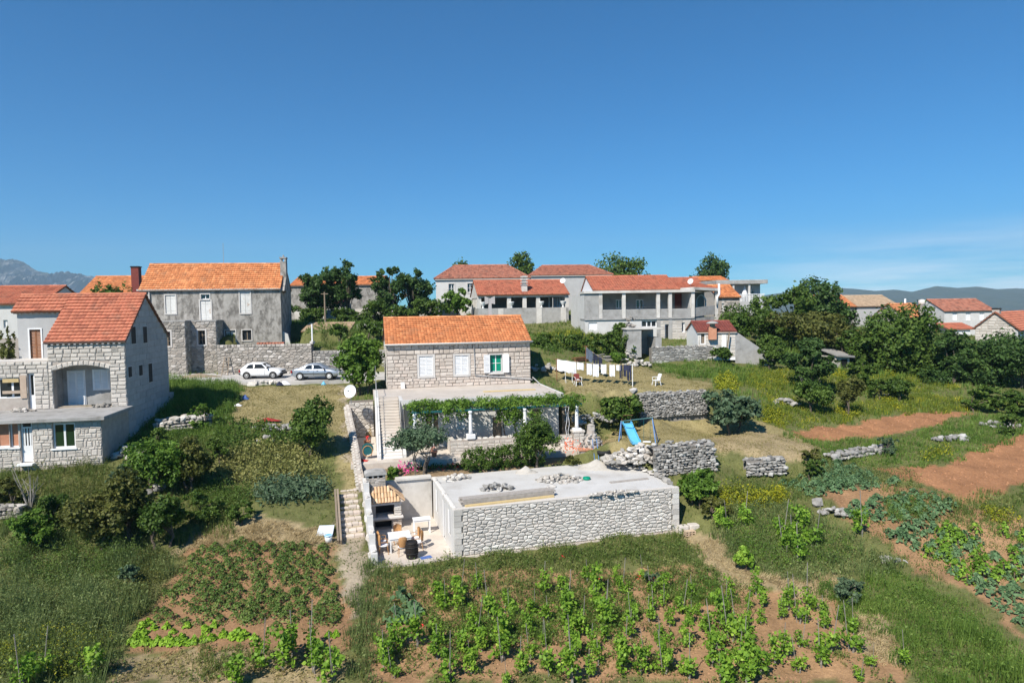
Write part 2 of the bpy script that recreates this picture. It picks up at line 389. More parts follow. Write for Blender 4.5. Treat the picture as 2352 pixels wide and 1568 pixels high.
# ------------------------------------------------------------------ the lie of the land
HOUSE_O, HOUSE_A = at(890, 893, 50.0), math.radians(12.5)
ANNEX_O, ANNEX_A = at(1045, 1278, 31.4), math.radians(16)
Z_TERR, Z_YARD, Z_COURT = HOUSE_O.z, -9.25, ANNEX_O.z
def plan(o, a, x, y):
    return (o.x + x*math.cos(a) - y*math.sin(a), o.y + x*math.sin(a) + y*math.cos(a))
CTRL = """0 1568 21.5|600 1568 22.3|1176 1568 22|1800 1568 22|2352 1568 21.5|300 1490 24.6|820 1490 24.3|1300 1450 25.5|1900 1450 25.2|2300 1450 24.8
430 1265 32|800 1260 32|1045 1285 31.2|1560 1222 34.6|1300 1254 32.8|1600 1300 30.5|2000 1300 30.3|2300 1300 30|1700 1130 36.5|1640 1110 37|1560 1035 40|1860 1040 41
1900 1120 36.5|1950 1180 34|2100 1200 33.5|2040 1090 38|2200 1150 35|2352 1130 36|2352 1000 45|2100 1050 41|2150 1000 45
1840 995 46|2000 990 47|2000 955 50|2200 950 51|1750 960 47|1500 970 46|1700 1000 44|1420 1046 39.5|1640 1010 43
1290 880 53.5|1310 900 49.5|1500 885 53|1450 840 60|1640 870 57|1500 835 62|1640 835 62|1750 900 54|1700 860 60|1900 870 60|1950 920 54|2150 900 58|2300 900 58
2000 800 75|2300 790 85|2200 770 105|1280 792 66|1200 767 78|1350 762 74|1230 800 60|1100 725 95|1600 705 100|1900 740 90|800 752 72|720 798 63.5|870 800 62|880 770 68|500 788 66|400 780 68|600 780 66
560 890 55.5|780 890 55|530 970 45|680 970 45|790 985 44.5|660 930 50
800 900 54|800 1000 43.5|790 1060 40|800 1125 37|810 1240 33|380 880 55|450 900 53|330 980 44|420 985 44.5|250 1060 38|0 1070 37.5|100 1065 37.5|-200 1075 37|400 1100 37|500 1130 36.5
620 1050 40|700 1060 39.5|600 1180 34|700 1160 35|150 1170 34|0 1200 33|300 1240 32.5|100 1350 28.5|300 1350 28.5|100 1450 25|-250 1300 29|560 1110 37.4|330 900 52|300 850 62|200 800 70|0 740 80
1400 1000 42.5|1350 1010 43|2600 1300 30|2600 1100 38|2600 900 58|-300 1568 21|2700 1568 21.5"""
cp = np.array([list(at(*[float(t) for t in c.split()])) for row in CTRL.split('\n') for c in row.split('|')])
extra = [(-20,12,-12.6),(0,12,-13.2),(20,12,-13.2),(-35,14,-12),(35,14,-12.5),(-40,60,-5.5),(-50,45,-7),(55,60,-8),(60,40,-10),(60,85,-6),
         (-40,90,-2.5),(-60,110,-3),(-20,110,-1),(10,120,-1),(40,120,-3.5),(70,120,-6),(0,135,-1.5),(-50,135,-3),(60,135,-6)]
for i in range(16):                                        # the step held up by the dry stone wall
    t = i/15; xx = 1325+325*t
    extra += [tuple(at(xx, 914-9*t, 46.6+1.6*t)), tuple(at(xx, 972-22*t, 45.7+1.6*t)), tuple(at(xx, 905-8*t, 48.2+1.6*t))]
for i in range(6):
    t = i/5; xx = 1705+130*t
    extra += [tuple(at(xx, 1055-3*t, 39.9)), tuple(at(xx, 1090-6*t, 38.9))]
for i in range(9):                                         # level road bed
    t = i/8; xx = 400+430*t
    extra += [tuple(at(xx, 862-6*t, 62)), tuple(at(xx, 884-4*t, 56.8+.6*t))]
cp = np.vstack([cp, np.array(extra)])
_d = np.linalg.norm(cp[:,None,:2] - cp[None,:,:2], axis=2)
_n = len(cp)
_A = np.zeros((_n+3, _n+3)); _A[:_n,:_n] = -np.sqrt(_d**2 + .36); _A[:_n,_n] = 1; _A[:_n,_n+1:] = cp[:,:2]; _A[_n,:_n] = 1; _A[_n+1:,:_n] = cp[:,:2].T
_A[:_n,:_n] += np.eye(_n)*-.05
_w = np.linalg.solve(_A, np.concatenate([cp[:,2], np.zeros(3)]))
def inpoly(x, y, P):
    x, y = np.asarray(x), np.asarray(y); r = np.zeros(x.shape, bool); n = len(P); j = n-1
    for i in range(n):
        xi, yi = P[i][0], P[i][1]; xj, yj = P[j][0], P[j][1]
        c = ((yi > y) != (yj > y)) & (x < (xj-xi)*(y-yi)/((yj-yi) or 1e-9) + xi)
        r ^= c; j = i
    return r
YARD = [plan(HOUSE_O, HOUSE_A, *p) for p in ((-2.75,-1.6),(-2.35,-8),(-2.2,-10.6),(1.6,-13.6),(14.8,-11.4),(14.2,-8.4),(12.3,-6.3),(11.2,-5.4),(11.2,6.4),(.2,6.4),(.2,-1.6))]
_q = on_z(983, 1098, ANNEX_O.z+2.26); ANNEX_D = -(_q.x-ANNEX_O.x)*math.sin(ANNEX_A) + (_q.y-ANNEX_O.y)*math.cos(ANNEX_A)
COURT = [plan(ANNEX_O, ANNEX_A, *p) for p in ((-3.75,.3),(0,-.02),(12.2,-.02),(12.2,ANNEX_D-.2),(-3.8,ANNEX_D+.25))]
Z_BED = -9.64
BED = [plan(HOUSE_O, HOUSE_A, *p) for p in ((-2.2,-9.7),(-2.2,-10.6),(1.6,-13.8),(14.8,-11.6),(14.6,-10.0),(12.6,-9.7))]
LEFTPAD = [tuple(at(*p)[:2]) for p in ((-60,1062,38),(236,1052,37.8),(360,900,48))]
_wa = at(*ZC(872,1350), 62.6); _wt = at(*ZC(1300,1035), 62.8).z - .25
def H0(x, y):
    x, y = np.asarray(x, float), np.asarray(y, float); sh = x.shape
    q = np.stack([x.ravel(), y.ravel()], 1)
    z = np.zeros(len(q))
    for a in range(0, len(q), 20000):
        b = q[a:a+20000]
        z[a:a+20000] = -np.sqrt(((b[:,None,:]-cp[None,:,:2])**2).sum(2) + .36) @ _w[:_n] + _w[_n] + b @ _w[_n+1:]
    z = z.reshape(sh)
    far = np.interp(y, [130,300,900,20000], [-3,-14,-75,-75]) - np.clip((np.abs(x)-80)/200,0,1)*9
    far = np.minimum(far, np.where(y < 130, -9, far))
    t = np.clip(np.maximum(np.maximum((np.abs(x-8)-62)/30, (y-125)/30), (14-y)/10), 0, 1); t = t*t*(3-2*t)
    z = z*(1-t) + far*t
    z += (np.sin(x*1.7+np.sin(y*1.1))*.03 + np.sin(y*2.3+x*.9)*.025) * (y < 110)
    on_lane = (x > -48) & (x < -10.5) & (y > 56.3)
    z = np.where(on_lane & (y < np.where(x < _wa.x, 66.0, 62.9 + (x-_wa.x)*.0)), np.minimum(z, -5.98), z)
    z = np.where(on_lane & (x >= _wa.x-.3) & (y >= 62.9) & (y < np.where(x < -21.8, 74.0, 67.5)), np.minimum(z, _wt), z)
    z = np.where(inpoly(x, y, YARD), Z_YARD-.04, z)
    z = np.where(inpoly(x, y, BED), Z_BED, z)
    z = np.where(inpoly(x, y, COURT), Z_COURT-.15, z)
    return z
_gs = .25
_gx, _gy = np.arange(-62, 78, _gs), np.arange(12, 135, _gs)
_X, _Y = np.meshgrid(_gx, _gy)
HG = H0(_X, _Y)
def Hs(x, y):
    x, y = np.asarray(x, float), np.asarray(y, float)
    fx, fy = np.clip((x-_gx[0])/_gs, 0, len(_gx)-1.001), np.clip((y-_gy[0])/_gs, 0, len(_gy)-1.001)
    i, j = fx.astype(int), fy.astype(int); u, v = fx-i, fy-j
    return (HG[j,i]*(1-u)+HG[j,i+1]*u)*(1-v) + (HG[j+1,i]*(1-u)+HG[j+1,i+1]*u)*v
def h1(x, y): return float(Hs(x, y))
_ys = np.concatenate([np.arange(14, 70, .04), np.arange(70, 134, .15)])
def gp(px, py):
    """where the line of sight through (px, py) meets the ground"""
    r = ray(px, py); r = r / r.y
    below = Hs(r.x*_ys, _ys) >= r.z*_ys
    k = int(np.argmax(below)) if below.any() else len(_ys)-1
    y = _ys[k]
    return Vector((r.x*y, y, h1(r.x*y, y)))
def gpoly(pts): return [tuple(gp(*p)[:2]) for p in pts]

# soils, as seen on the ground
SOIL = {
 'red':   (.310,.155,.078), 'field': (.27,.160,.085), 'vine': (.32,.195,.105), 'lawn': (.27,.225,.11), 'dry': (.30,.235,.135),
 'path':  (.36,.30,.22), 'green': (.13,.135,.05), 'dark': (.055,.06,.028), 'gravel': (.40,.38,.34), 'yard': (.42,.37,.31), 'bed': (.24,.17,.10)}
ZONES = [
 ('green', [(-300,1000),(560,860),(560,1000),(800,1180),(420,1260),(260,1568),(-300,1568)]),
 ('dry',   [ZO(740,520),ZO(900,330),ZO(1560,240),ZO(2100,440),ZO(2080,620),ZO(1900,480),ZO(900,470)]),
 ('field', [ZO(880,440),ZO(1900,440),ZO(2080,1100),ZO(2030,1180),ZO(400,1210),ZO(420,1090),ZO(640,760)]),
 ('dry',   [ZO(260,1250),ZO(900,1210),ZO(2000,1200),ZO(2050,1450),ZO(250,1450)]),
 ('field', [ZO(400,1110),ZO(560,1040),ZO(2040,1030),ZO(2000,1190),ZO(700,1210)]),
 ('path',  [(775,1240),(780,1125),(818,1125),(845,1260),(860,1300),(830,1330),(815,1420),(800,1420),(790,1300)]),
 ('lawn',  [(520,975),(560,890),(790,885),(800,930),(822,1060),(830,1125),(785,1125),(770,1000),(740,975)]),
 ('path',  [(783,885),(797,885),(803,960),(815,1060),(800,1060),(790,960)]),
 ('vine',  [ZN(60,330),ZN(900,300),ZN(2100,280),ZN(2352,300),ZN(2700,1000),ZN(100,1050)]),
 ('vine',  [ZM(0,420),ZM(1000,480),ZM(1250,620),ZM(1600,1060),ZM(0,1060)]),
 ('dry',   [ZM(20,60),ZM(260,60),ZM(420,200),ZM(560,350),ZM(900,330),ZM(1200,360),ZM(1000,560),ZM(600,420),ZM(380,440),ZM(250,300)]),
 ('dry',   [ZM(1180,640),ZM(1400,600),ZM(1480,760),ZM(1640,860),ZM(1500,960),ZM(1250,860)]),
 ('field', [ZL(820,880),ZL(1300,800),ZL(1900,960),ZL(2341,1100),ZL(2341,1568),ZL(1560,1480),ZL(1400,1300),ZL(1000,1100)]),
 ('vine',  [ZM(1660,300),ZM(1500,100),ZM(1800,0),ZM(2352,0),ZM(2352,760),ZM(2100,560),ZM(1950,440)]),
 ('lawn',  [(1285,870),(1230,850),(1270,838),(1460,838),(1560,870),(1640,880),(1620,905),(1480,905),(1440,935),(1380,925),(1300,905)]),
 ('lawn',  [(1400,1045),(1395,1000),(1470,965),(1640,955),(1800,985),(1890,1030),(1860,1060),(1740,1052),(1620,1030),(1480,1040)]),
 ('dry',   [(1640,1000),(1760,985),(1890,1030),(1850,1058),(1740,1050),(1640,1030)]),
 ('red',   [ZK(320,1480),ZK(640,1440),ZK(1000,1400),ZK(1320,1330),ZK(1540,1310),ZK(1880,1325),ZK(1700,1370),ZK(1560,1440),ZK(1300,1500),ZK(900,1530),ZK(700,1560),ZK(420,1545)]),
 ('red',   [ZL(1250,720),ZL(1430,685),ZL(1720,685),ZL(1990,560),ZL(2341,440),ZL(2500,430),ZL(2500,780),ZL(2341,800),ZL(2160,900),ZL(1900,965),ZL(1640,840),ZL(1420,775)]),
]
ZW = [(k, gpoly(p)) for k, p in ZONES]
def zone_class(x, y):
    k = np.zeros(x.shape, int)
    for i, (_, P) in enumerate(ZW): k[inpoly(x, y, P)] = i+1
    return k
def soil_colours(x, y):
    c = np.zeros(x.shape + (3,)); c[:] = SOIL['green']
    w1 = .35*np.sin(x*2.1+1.3*np.sin(y*1.7)) + .22*np.sin(y*3.3+x*1.3); w2 = .35*np.sin(y*2.4+1.1*np.sin(x*1.9)) + .2*np.sin(x*3.7-y)
    for k, P in ZW:
        m = inpoly(x + w1*.55, y + w2*.55, P)
        c[m] = SOIL[k]
    m = inpoly(x, y, YARD); c[m] = SOIL['bed']
    return c

def grid_axis(lo, hi, step, far_lo, far_hi):
    a = list(np.arange(lo, hi+1e-6, step)); s, v = step, hi
    while v < far_hi: s *= 1.35; v += s; a.append(min(v, far_hi))
    s, v = step, lo
    while v > far_lo: s *= 1.35; v -= s; a.insert(0, max(v, far_lo))
    return np.array(a)
ax, ay = grid_axis(-46, 60, .3, -6000, 6000), grid_axis(14, 76, .3, -300, 6000)
GX, GY = np.meshgrid(ax, ay); GZ = H0(GX, GY)
nx, ny = len(ax), len(ay)
gi = np.arange(nx*ny).reshape(ny, nx)
gf = np.stack([gi[:-1,:-1], gi[:-1,1:], gi[1:,1:], gi[1:,:-1]], -1).reshape(-1, 4)
gme = bpy.data.meshes.new('ground')
gme.vertices.add(nx*ny); gme.vertices.foreach_set('co', np.stack([GX,GY,GZ],-1).astype(np.float32).ravel())
gme.loops.add(gf.size); gme.loops.foreach_set('vertex_index', gf.astype(np.int32).ravel())
gme.polygons.add(len(gf)); gme.polygons.foreach_set('loop_start', np.arange(0, gf.size, 4, dtype=np.int32)); gme.polygons.foreach_set('loop_total', np.full(len(gf), 4, np.int32))
gme.update(calc_edges=True)
gcol = soil_colours(GX, GY).reshape(-1, 3)
ca = gme.color_attributes.new('soil', 'FLOAT_COLOR', 'POINT')
ca.data.foreach_set('color', np.concatenate([gcol, np.ones((len(gcol),1))], 1).astype(np.float32).ravel())
gme.shade_smooth()
def ground_mat():
    m, n, l = _nt('soil_and_turf')
    out, bs = n.new('ShaderNodeOutputMaterial'), n.new('ShaderNodeBsdfPrincipled')
    at_ = n.new('ShaderNodeAttribute'); at_.attribute_name = 'soil'
    g = n.new('ShaderNodeNewGeometry'); pos = g.outputs['Position']
    f1 = _noise(n, l, pos, .8, 8, .65); f2 = _noise(n, l, pos, 9, 6, .7)
    v1 = n.new('ShaderNodeMapRange'); v1.inputs['From Min'].default_value = .3; v1.inputs['From Max'].default_value = .7; v1.inputs['To Min'].default_value = .72; v1.inputs['To Max'].default_value = 1.25
    v2 = n.new('ShaderNodeMapRange'); v2.inputs['From Min'].default_value = .3; v2.inputs['From Max'].default_value = .7; v2.inputs['To Min'].default_value = .72; v2.inputs['To Max'].default_value = 1.25
    l.new(f1, v1.inputs['Value']); l.new(f2, v2.inputs['Value'])
    mu = n.new('ShaderNodeMath'); mu.operation = 'MULTIPLY'; l.new(v1.outputs[0], mu.inputs[0]); l.new(v2.outputs[0], mu.inputs[1])
    h = n.new('ShaderNodeHueSaturation'); l.new(at_.outputs['Color'], h.inputs['Color']); l.new(mu.outputs[0], h.inputs['Value'])
    l.new(h.outputs[0], bs.inputs['Base Color']); bs.inputs['Roughness'].default_value = .95; bs.inputs['Specular IOR Level'].default_value = .1
    b = n.new('ShaderNodeBump'); b.inputs['Strength'].default_value = .7; b.inputs['Distance'].default_value = .08
    l.new(_noise(n, l, pos, 6, 8, .7), b.inputs['Height']); l.new(b.outputs[0], bs.inputs['Normal'])
    l.new(bs.outputs[0], out.inputs['Surface'])
    return m
gme.materials.append(ground_mat())
tag(link('ground', gme), 'sloping ground of red soil, turf and dry lawn', None, None, 'structure')

# ------------------------------------------------------------------ sea, mountain and far hills
def ridge_mesh(name, prof, Y0, depth, base, mat_, seed, rough, kids=26, label=None, steep=1.0, freq=14):
    """prof: (px, py) of the skyline; the range stands at distance Y0 and falls towards the viewer"""
    P = [at(x, y, Y0) for x, y in prof]
    xs = np.linspace(P[0].x, P[-1].x, 420); zs = np.interp(xs, [p.x for p in P], [p.z for p in P])
    rows = 130; t = np.linspace(0, 1, rows)
    r = np.random.default_rng(seed)
    XX, TT = np.meshgrid(xs, t); ZT = np.tile(zs, (rows, 1))
    fall = np.clip(1-TT, 0, 1)**steep
    nz = np.zeros_like(XX); amp, fr = 1.0, 1.0
    for o in range(8):
        ph = r.uniform(0, 6.28, 6); fx = fr*freq/(xs[-1]-xs[0])*6.28/2; fy = fr*3.0
        w = np.sin(XX*fx + ph[0] + 1.7*np.sin(TT*fy*1.3+ph[1]) ) * np.sin(TT*fy + ph[2] + 1.3*np.sin(XX*fx*.7+ph[3]))
        nz += amp*(.5-np.abs(w)); amp *= .56; fr *= 1.9
    env = np.sin(np.clip(TT*1.02,0,1)*math.pi)**.6
    Z = base + (ZT-base)*fall + nz*rough*(zs.max()-base)*env
    Yv = Y0 - TT*depth + nz*depth*.07*env
    back = np.stack([xs, np.full_like(xs, Y0+depth*.4), np.full_like(xs, base)], -1)[None]
    V = np.concatenate([back, np.stack([XX, Yv, Z], -1)], 0)
    n0, n1 = V.shape[:2]; idx = np.arange(n0*n1).reshape(n0, n1)
    F = np.stack([idx[:-1,:-1], idx[1:,:-1], idx[1:,1:], idx[:-1,1:]], -1).reshape(-1,4)
    me = raw_mesh(name, V.reshape(-1,3).tolist(), F.tolist(), mat_, False)
    return tag(link(name, me), label, None, None, 'structure')
MT['rock']  = mat('bare_mountain_rock', [(.02,.03,.03),(.11,.11,.11),(.33,.32,.31)], .02, rough=.95, rnd=0, bump=.6, bscale=.03, stain=(.05,.065,.035), sscale=.005, slo=.5, shi=.6)
MT['scrub'] = mat('scrubby_hillside', [(.022,.035,.018),(.05,.06,.03)], .02, rough=.95, rnd=0, bump=.5, bscale=.05, stain=(.26,.25,.22), sscale=.03, slo=.62, shi=.74)
MT['sea']   = mat('sea_water', [(.012,.04,.085),(.018,.055,.105)], .01, rough=.15, rnd=0, bump=.05, spec=.5)
SEA = -62.0
mtn = [(-900,640),(-500,615),(-250,628),(-120,612),(-40,608),(20,602),(55,604),(85,622),(130,632),(160,637),(210,633),(240,645),(300,660),(360,672),(430,690),(520,712)]
ridge_mesh('mountain', mtn, 4200, 1500, SEA-5, MT['rock'], 3, .26, label='bare grey limestone mountain behind the houses', steep=.8, freq=34)
hil = [(1500,706),(1650,692),(1800,672),(1900,660),(1960,663),(2010,668),(2055,665),(2095,670),(2150,657),(2200,661),(2245,658),(2290,664),(2335,662),(2400,665),(2600,655),(2900,668),(3300,690)]
ridge_mesh('hills', hil, 3400, 900, SEA-5, MT['scrub'], 8, .055, label='long low scrub covered hills across the water', steep=.9)
sb = MB(); sb.quad((-6000,650,SEA),(6000,650,SEA),(6000,6000,SEA),(-6000,6000,SEA))
tag(sb.build('sea', MT['sea']), 'narrow strip of blue sea below the hills', None, None, 'structure')

# ------------------------------------------------------------------ kit for buildings
class Bld:
    """an Empty at the front left foot of a building: x along the front, y into it, z up"""
    def __init__(s, name, label, cat, o, ang, group=None):
        s.o, s.a = Vector(o), ang
        s.e = empty(name, s.o, ang, label, cat, group)
        s.ca, s.sa = math.cos(ang), math.sin(ang)
    def loc(s, w):
        d = Vector(w) - s.o
        return Vector((d.x*s.ca + d.y*s.sa, -d.x*s.sa + d.y*s.ca, d.z))
    def wor(s, x, y, z): return Vector((s.o.x + x*s.ca - y*s.sa, s.o.y + x*s.sa + y*s.ca, s.o.z + z))
    def _r(s, px, py):
        r = ray(px, py); c = s.loc((0,0,0))
        return c, Vector((r.x*s.ca + r.y*s.sa, -r.x*s.sa + r.y*s.ca, r.z))
    def F(s, p, y=0.0):           # on a plane parallel to the front -> (x, z)
        c, r = s._r(*p); q = c + r*((y-c.y)/r.y); return q.x, q.z
    def S(s, p, x=0.0):           # on a plane parallel to the side -> (y, z)
        c, r = s._r(*p); q = c + r*((x-c.x)/r.x); return q.y, q.z
    def T(s, p, z=0.0):           # on a level plane -> (x, y)
        c, r = s._r(*p); q = c + r*((z-c.z)/r.z); return q.x, q.y
    def R(s, p, q, y=0.0):        # rectangle between two sight lines on the front
        a, b = s.F(p, y), s.F(q, y)
        return (min(a[0],b[0]), max(a[0],b[0]), min(a[1],b[1]), max(a[1],b[1]))

def panel(mb, x0, x1, z0, z1, ops, y0, y1, swap=False):
    X = sorted({x0, x1, *[min(max(v,x0),x1) for o in ops for v in o[:2]]}); Z = sorted({z0, z1, *[min(max(v,z0),z1) for o in ops for v in o[2:4]]})
    for i in range(len(X)-1):
        run = None
        for j in range(len(Z)-1):
            cx, cz = (X[i]+X[i+1])/2, (Z[j]+Z[j+1])/2
            hole = any(o[0] < cx < o[1] and o[2] < cz < o[3] for o in ops)
            if not hole: run = (run[0], Z[j+1]) if run else (Z[j], Z[j+1])
            if hole or j == len(Z)-2:
                if run:
                    if swap: mb.box(y0, y1, X[i], X[i+1], *run)
                    else: mb.box(X[i], X[i+1], y0, y1, *run)
                run = None
    return mb

def shutter(parent, x0, x1, z0, z1, y, m, n=16, ang=0.0, hinge='l', th=.035):
    """louvred leaf; ang swings it about its hinge"""
    w = x1-x0; st = min(.05, w*.14)
    e = MB()
    e.box(0, st, -th, 0, z0, z1); e.box(w-st, w, -th, 0, z0, z1)
    e.box(st, w-st, -th, 0, z0, z0+st); e.box(st, w-st, -th, 0, z1-st, z1); zm = (z0+z1)/2; e.box(st, w-st, -th, 0, zm-st/2, zm+st/2)
    o = e.build('shutter', m, parent)
    o.location = (x0 if hinge == 'l' else x1, y, 0)
    if hinge == 'r':
        for v in o.data.vertices: v.co.x -= w
    sl = MB(); dz = (z1-z0-2*st)/n
    for i in range(n):
        zz = z0+st+(i+.5)*dz
        if abs(zz-zm) < st/2: continue
        xa, xb = (st, w-st) if hinge == 'l' else (st-w, -st)
        sl.add([(xa,-th,zz-dz*.35),(xb,-th,zz-dz*.35),(xb,-.004,zz+dz*.35),(xa,-.004,zz+dz*.35),(xa,-th-.0,zz-dz*.35-.008),(xb,-th,zz-dz*.35-.008),(xb,-.004,zz+dz*.35-.008),(xa,-.004,zz+dz*.35-.008)],
               [(0,1,2,3),(7,6,5,4),(0,4,5,1),(1,5,6,2),(2,6,7,3),(3,7,4,0)])
    sl.build('slats', m, o, kind='stuff')
    o.rotation_euler = (0, 0, ang)
    return o

def window(parent, r, y, m=None, cols=2, rows=1, rec=.14, fw=.06, pane=None, sill=None, surround=None, back=.5, mdark=None):
    """frame set back in its opening, panes behind it, a dark room behind those"""
    x0, x1, z0, z1 = r; m = m or MT['white']
    f = MB(); yy = y+rec
    f.box(x0+.004, x0+fw, yy, yy+.06, z0+.004, z1-.004); f.box(x1-fw, x1-.004, yy, yy+.06, z0+.004, z1-.004)
    f.box(x0+fw, x1-fw, yy, yy+.06, z0+.004, z0+fw); f.box(x0+fw, x1-fw, yy, yy+.06, z1-fw, z1-.004)
    xs = [x0+fw+(x1-x0-2*fw)*i/cols for i in range(cols+1)]; zs = [z0+fw+(z1-z0-2*fw)*i/rows for i in range(rows+1)]
    for i in range(1, cols): f.box(xs[i]-fw*.6, xs[i]+fw*.6, yy, yy+.06, z0+fw, z1-fw)
    for j in range(1, rows):
        for i in range(cols): f.box(xs[i]+fw*.3, xs[i+1]-fw*.3, yy+.005, yy+.055, zs[j]-fw*.3, zs[j]+fw*.3)
    o = f.build('window', m, parent)
    for i in range(cols):
        for j in range(rows):
            p = MB(); p.box(xs[i]+.01, xs[i+1]-.01, yy+.03, yy+.038, zs[j]+.01, zs[j+1]-.01); p.build('pane', pane or MT['glass'], o)
    if sill:
        s = MB(); s.bbox(x0-.08, x1+.08, y-.09, y+rec, z0-.08, z0-.002, .01); s.build('sill', sill, o)
    if surround:
        t, mm = surround; s = MB()
        s.box(x0-t, x0, y-.05, y+.1, z0-t, z1+t); s.box(x1, x1+t, y-.05, y+.1, z0-t, z1+t)
        s.box(x0, x1, y-.05, y+.1, z1, z1+t); s.box(x0, x1, y-.07, y+.1, z0-t, z0-.001)
        s.build('surround', mm, o)
    return o
def dark_box(mb, r, y, depth=.6):
    x0, x1, z0, z1 = r; mb.box(x0-.05, x1+.05, y, y+depth, z0-.05, z1+.05)

# ---- stones
def pack_courses(x0, x1, z0, z1, ops, hr, wr, rng, split=.3, jit=.18):
    br = sorted({z0, z1, *[min(max(v,z0),z1) for o in ops for v in o[2:4]]}); P = []
    zz = [z0]
    for a, b in zip(br[:-1], br[1:]):
        n = max(1, round((b-a)/rng.uniform((hr[0]+hr[1])/2*.9, (hr[0]+hr[1])/2*1.1)))
        w = [rng.uniform(*hr) for _ in range(n)]; t = a
        for k in w: t += k*(b-a)/sum(w); zz.append(t)
    for a, b in zip(zz[:-1], zz[1:]):
        if b-a < .04: continue
        cz = (a+b)/2; iv = [(x0, x1)]
        for o in ops:
            if o[2] < cz < o[3]:
                iv = [p for s_, e_ in iv for p in ((s_, min(e_, o[0])), (max(s_, o[1]), e_)) if p[1]-p[0] > .03]
        for s_, e_ in iv:
            t = s_
            while t < e_-.02:
                w = rng.uniform(*wr)
                if e_-(t+w) < wr[0]*.7: w = e_-t
                if rng.random() < split and b-a > hr[0]*1.15:
                    m_ = a+(b-a)*rng.uniform(.4,.6)
                    cells = [(t,t+w,a,m_),(t,t+w,m_,b)] if rng.random() < .6 or w < wr[0]*1.5 else [(t,t+w/2,a,b),(t+w/2,t+w,a,b)]
                else: cells = [(t,t+w,a,b)]
                for c in cells:
                    j = lambda: rng.uniform(-jit,jit)*.16
                    P.append([(c[0]+j(),c[2]+j()*.6),(c[1]+j(),c[2]+j()*.6),(c[1]+j(),c[3]+j()*.6),(c[0]+j(),c[3]+j()*.6)])
                t += w
    return P
def clip_poly(P, nx_, nz_, d):
    out = []
    for i in range(len(P)):
        a, b = P[i], P[(i+1) % len(P)]; da, db = a[0]*nx_+a[1]*nz_-d, b[0]*nx_+b[1]*nz_-d
        if da <= 0: out.append(a)
        if (da < 0 < db) or (db < 0 < da):
            t = da/(da-db); out.append((a[0]+(b[0]-a[0])*t, a[1]+(b[1]-a[1])*t))
    return out
def pack_rubble(x0, x1, z0, z1, ops, sx, sz, rng, jx=.42, jz=.36):
    S = []; j = 0; z = z0+sz*.45
    while z < z1+sz*.3:
        x = x0 + sx*(.5 if j % 2 else .1)*rng.uniform(.8,1.2)
        while x < x1+sx*.3:
            S.append((x+rng.uniform(-jx,jx)*sx, z+rng.uniform(-jz,jz)*sz)); x += sx*rng.uniform(.75,1.3)
        z += sz; j += 1
    A = np.array(S); k = sx/sz; P = []
    for i, (x, z) in enumerate(S):
        if any(o[0]-.02 < x < o[1]+.02 and o[2]-.02 < z < o[3]+.02 for o in ops): continue
        d = (A[:,0]-x)**2 + ((A[:,1]-z)*k)**2; q = np.argsort(d)[1:14]
        p = [(x0,z0),(x1,z0),(x1,z1),(x0,z1)]
        for m_ in q:
            bx, bz = A[m_]; nx_, nz_ = (bx-x), (bz-z)*k*k
            dd = nx_*(x+bx)/2 + nz_*(z+bz)/2
            p = clip_poly(p, nx_, nz_, dd)
            if len(p) < 3: break
        for o in ops:
            if len(p) < 3: break
            px_ = [c[0] for c in p]; pz = [c[1] for c in p]
            if max(px_) > o[0] and min(px_) < o[1] and max(pz) > o[2] and min(pz) < o[3]:
                c = [(o[0]-x, 1,0,o[0]),(x-o[1], -1,0,-o[1]),(o[2]-z, 0,1,o[2]),(z-o[3], 0,-1,-o[3])]
                b = max(c, key=lambda t: t[0]); p = clip_poly(p, b[1], b[2], b[3])
        if len(p) >= 3: P.append(p)
    return P
def stone_geo(p, joint, depth, rng, fr, round_=.35):
    n = len(p); cx = sum(c[0] for c in p)/n; cz = sum(c[1] for c in p)/n
    w = max(c[0] for c in p)-min(c[0] for c in p); h = max(c[1] for c in p)-min(c[1] for c in p)
    if w < joint*1.5 or h < joint*1.5: return None
    def ring(ins, d, tx=0, tz=0):
        sx, sz = max(.15, 1-2*ins/w), max(.15, 1-2*ins/h)
        return [fr(cx+(c[0]-cx)*sx, cz+(c[1]-cz)*sz, d + tx*(c[0]-cx)/w*depth + tz*(c[1]-cz)/h*depth) for c in p]
    d = depth*rng.uniform(.65,1.2); tx, tz = rng.uniform(-.45,.45), rng.uniform(-.45,.45); b = min(w,h)*.16*round_/.35
    V = ring(joint/2, -.02) + ring(joint/2+b*.15, d*.55) + ring(joint/2+b, d, tx, tz)
    F = [tuple(range(2*n, 3*n))]
    for r in (0, n):
        for i in range(n): F.append((r+i, r+(i+1)%n, r+n+(i+1)%n, r+n+i))
    return V, F, w*h
def lay(polys, parent, m, fr, joint=.03, depth=.05, cap=300, name='stone', rng=RNG, round_=.35):
    G = [g for g in (stone_geo(p, joint, depth, rng, fr, round_) for p in polys if len(p) >= 3) if g]
    G.sort(key=lambda g: -g[2])
    for V, F, _ in G[:cap]: link(name, raw_mesh(name, V, F, m), parent)
    if G[cap:]:
        b = MB()
        for V, F, _ in G[cap:]: b.add(V, F)
        b.build('small_stones', m, parent, kind='stuff')
    return len(G)
front = lambda y: (lambda x, z, d: (x, y-d, z))
sideR = lambda x0: (lambda y, z, d: (x0+d, y, z))       # faces +x; across = y
sideL = lambda x0: (lambda y, z, d: (x0-d, -y, z))      # faces -x; across = -y

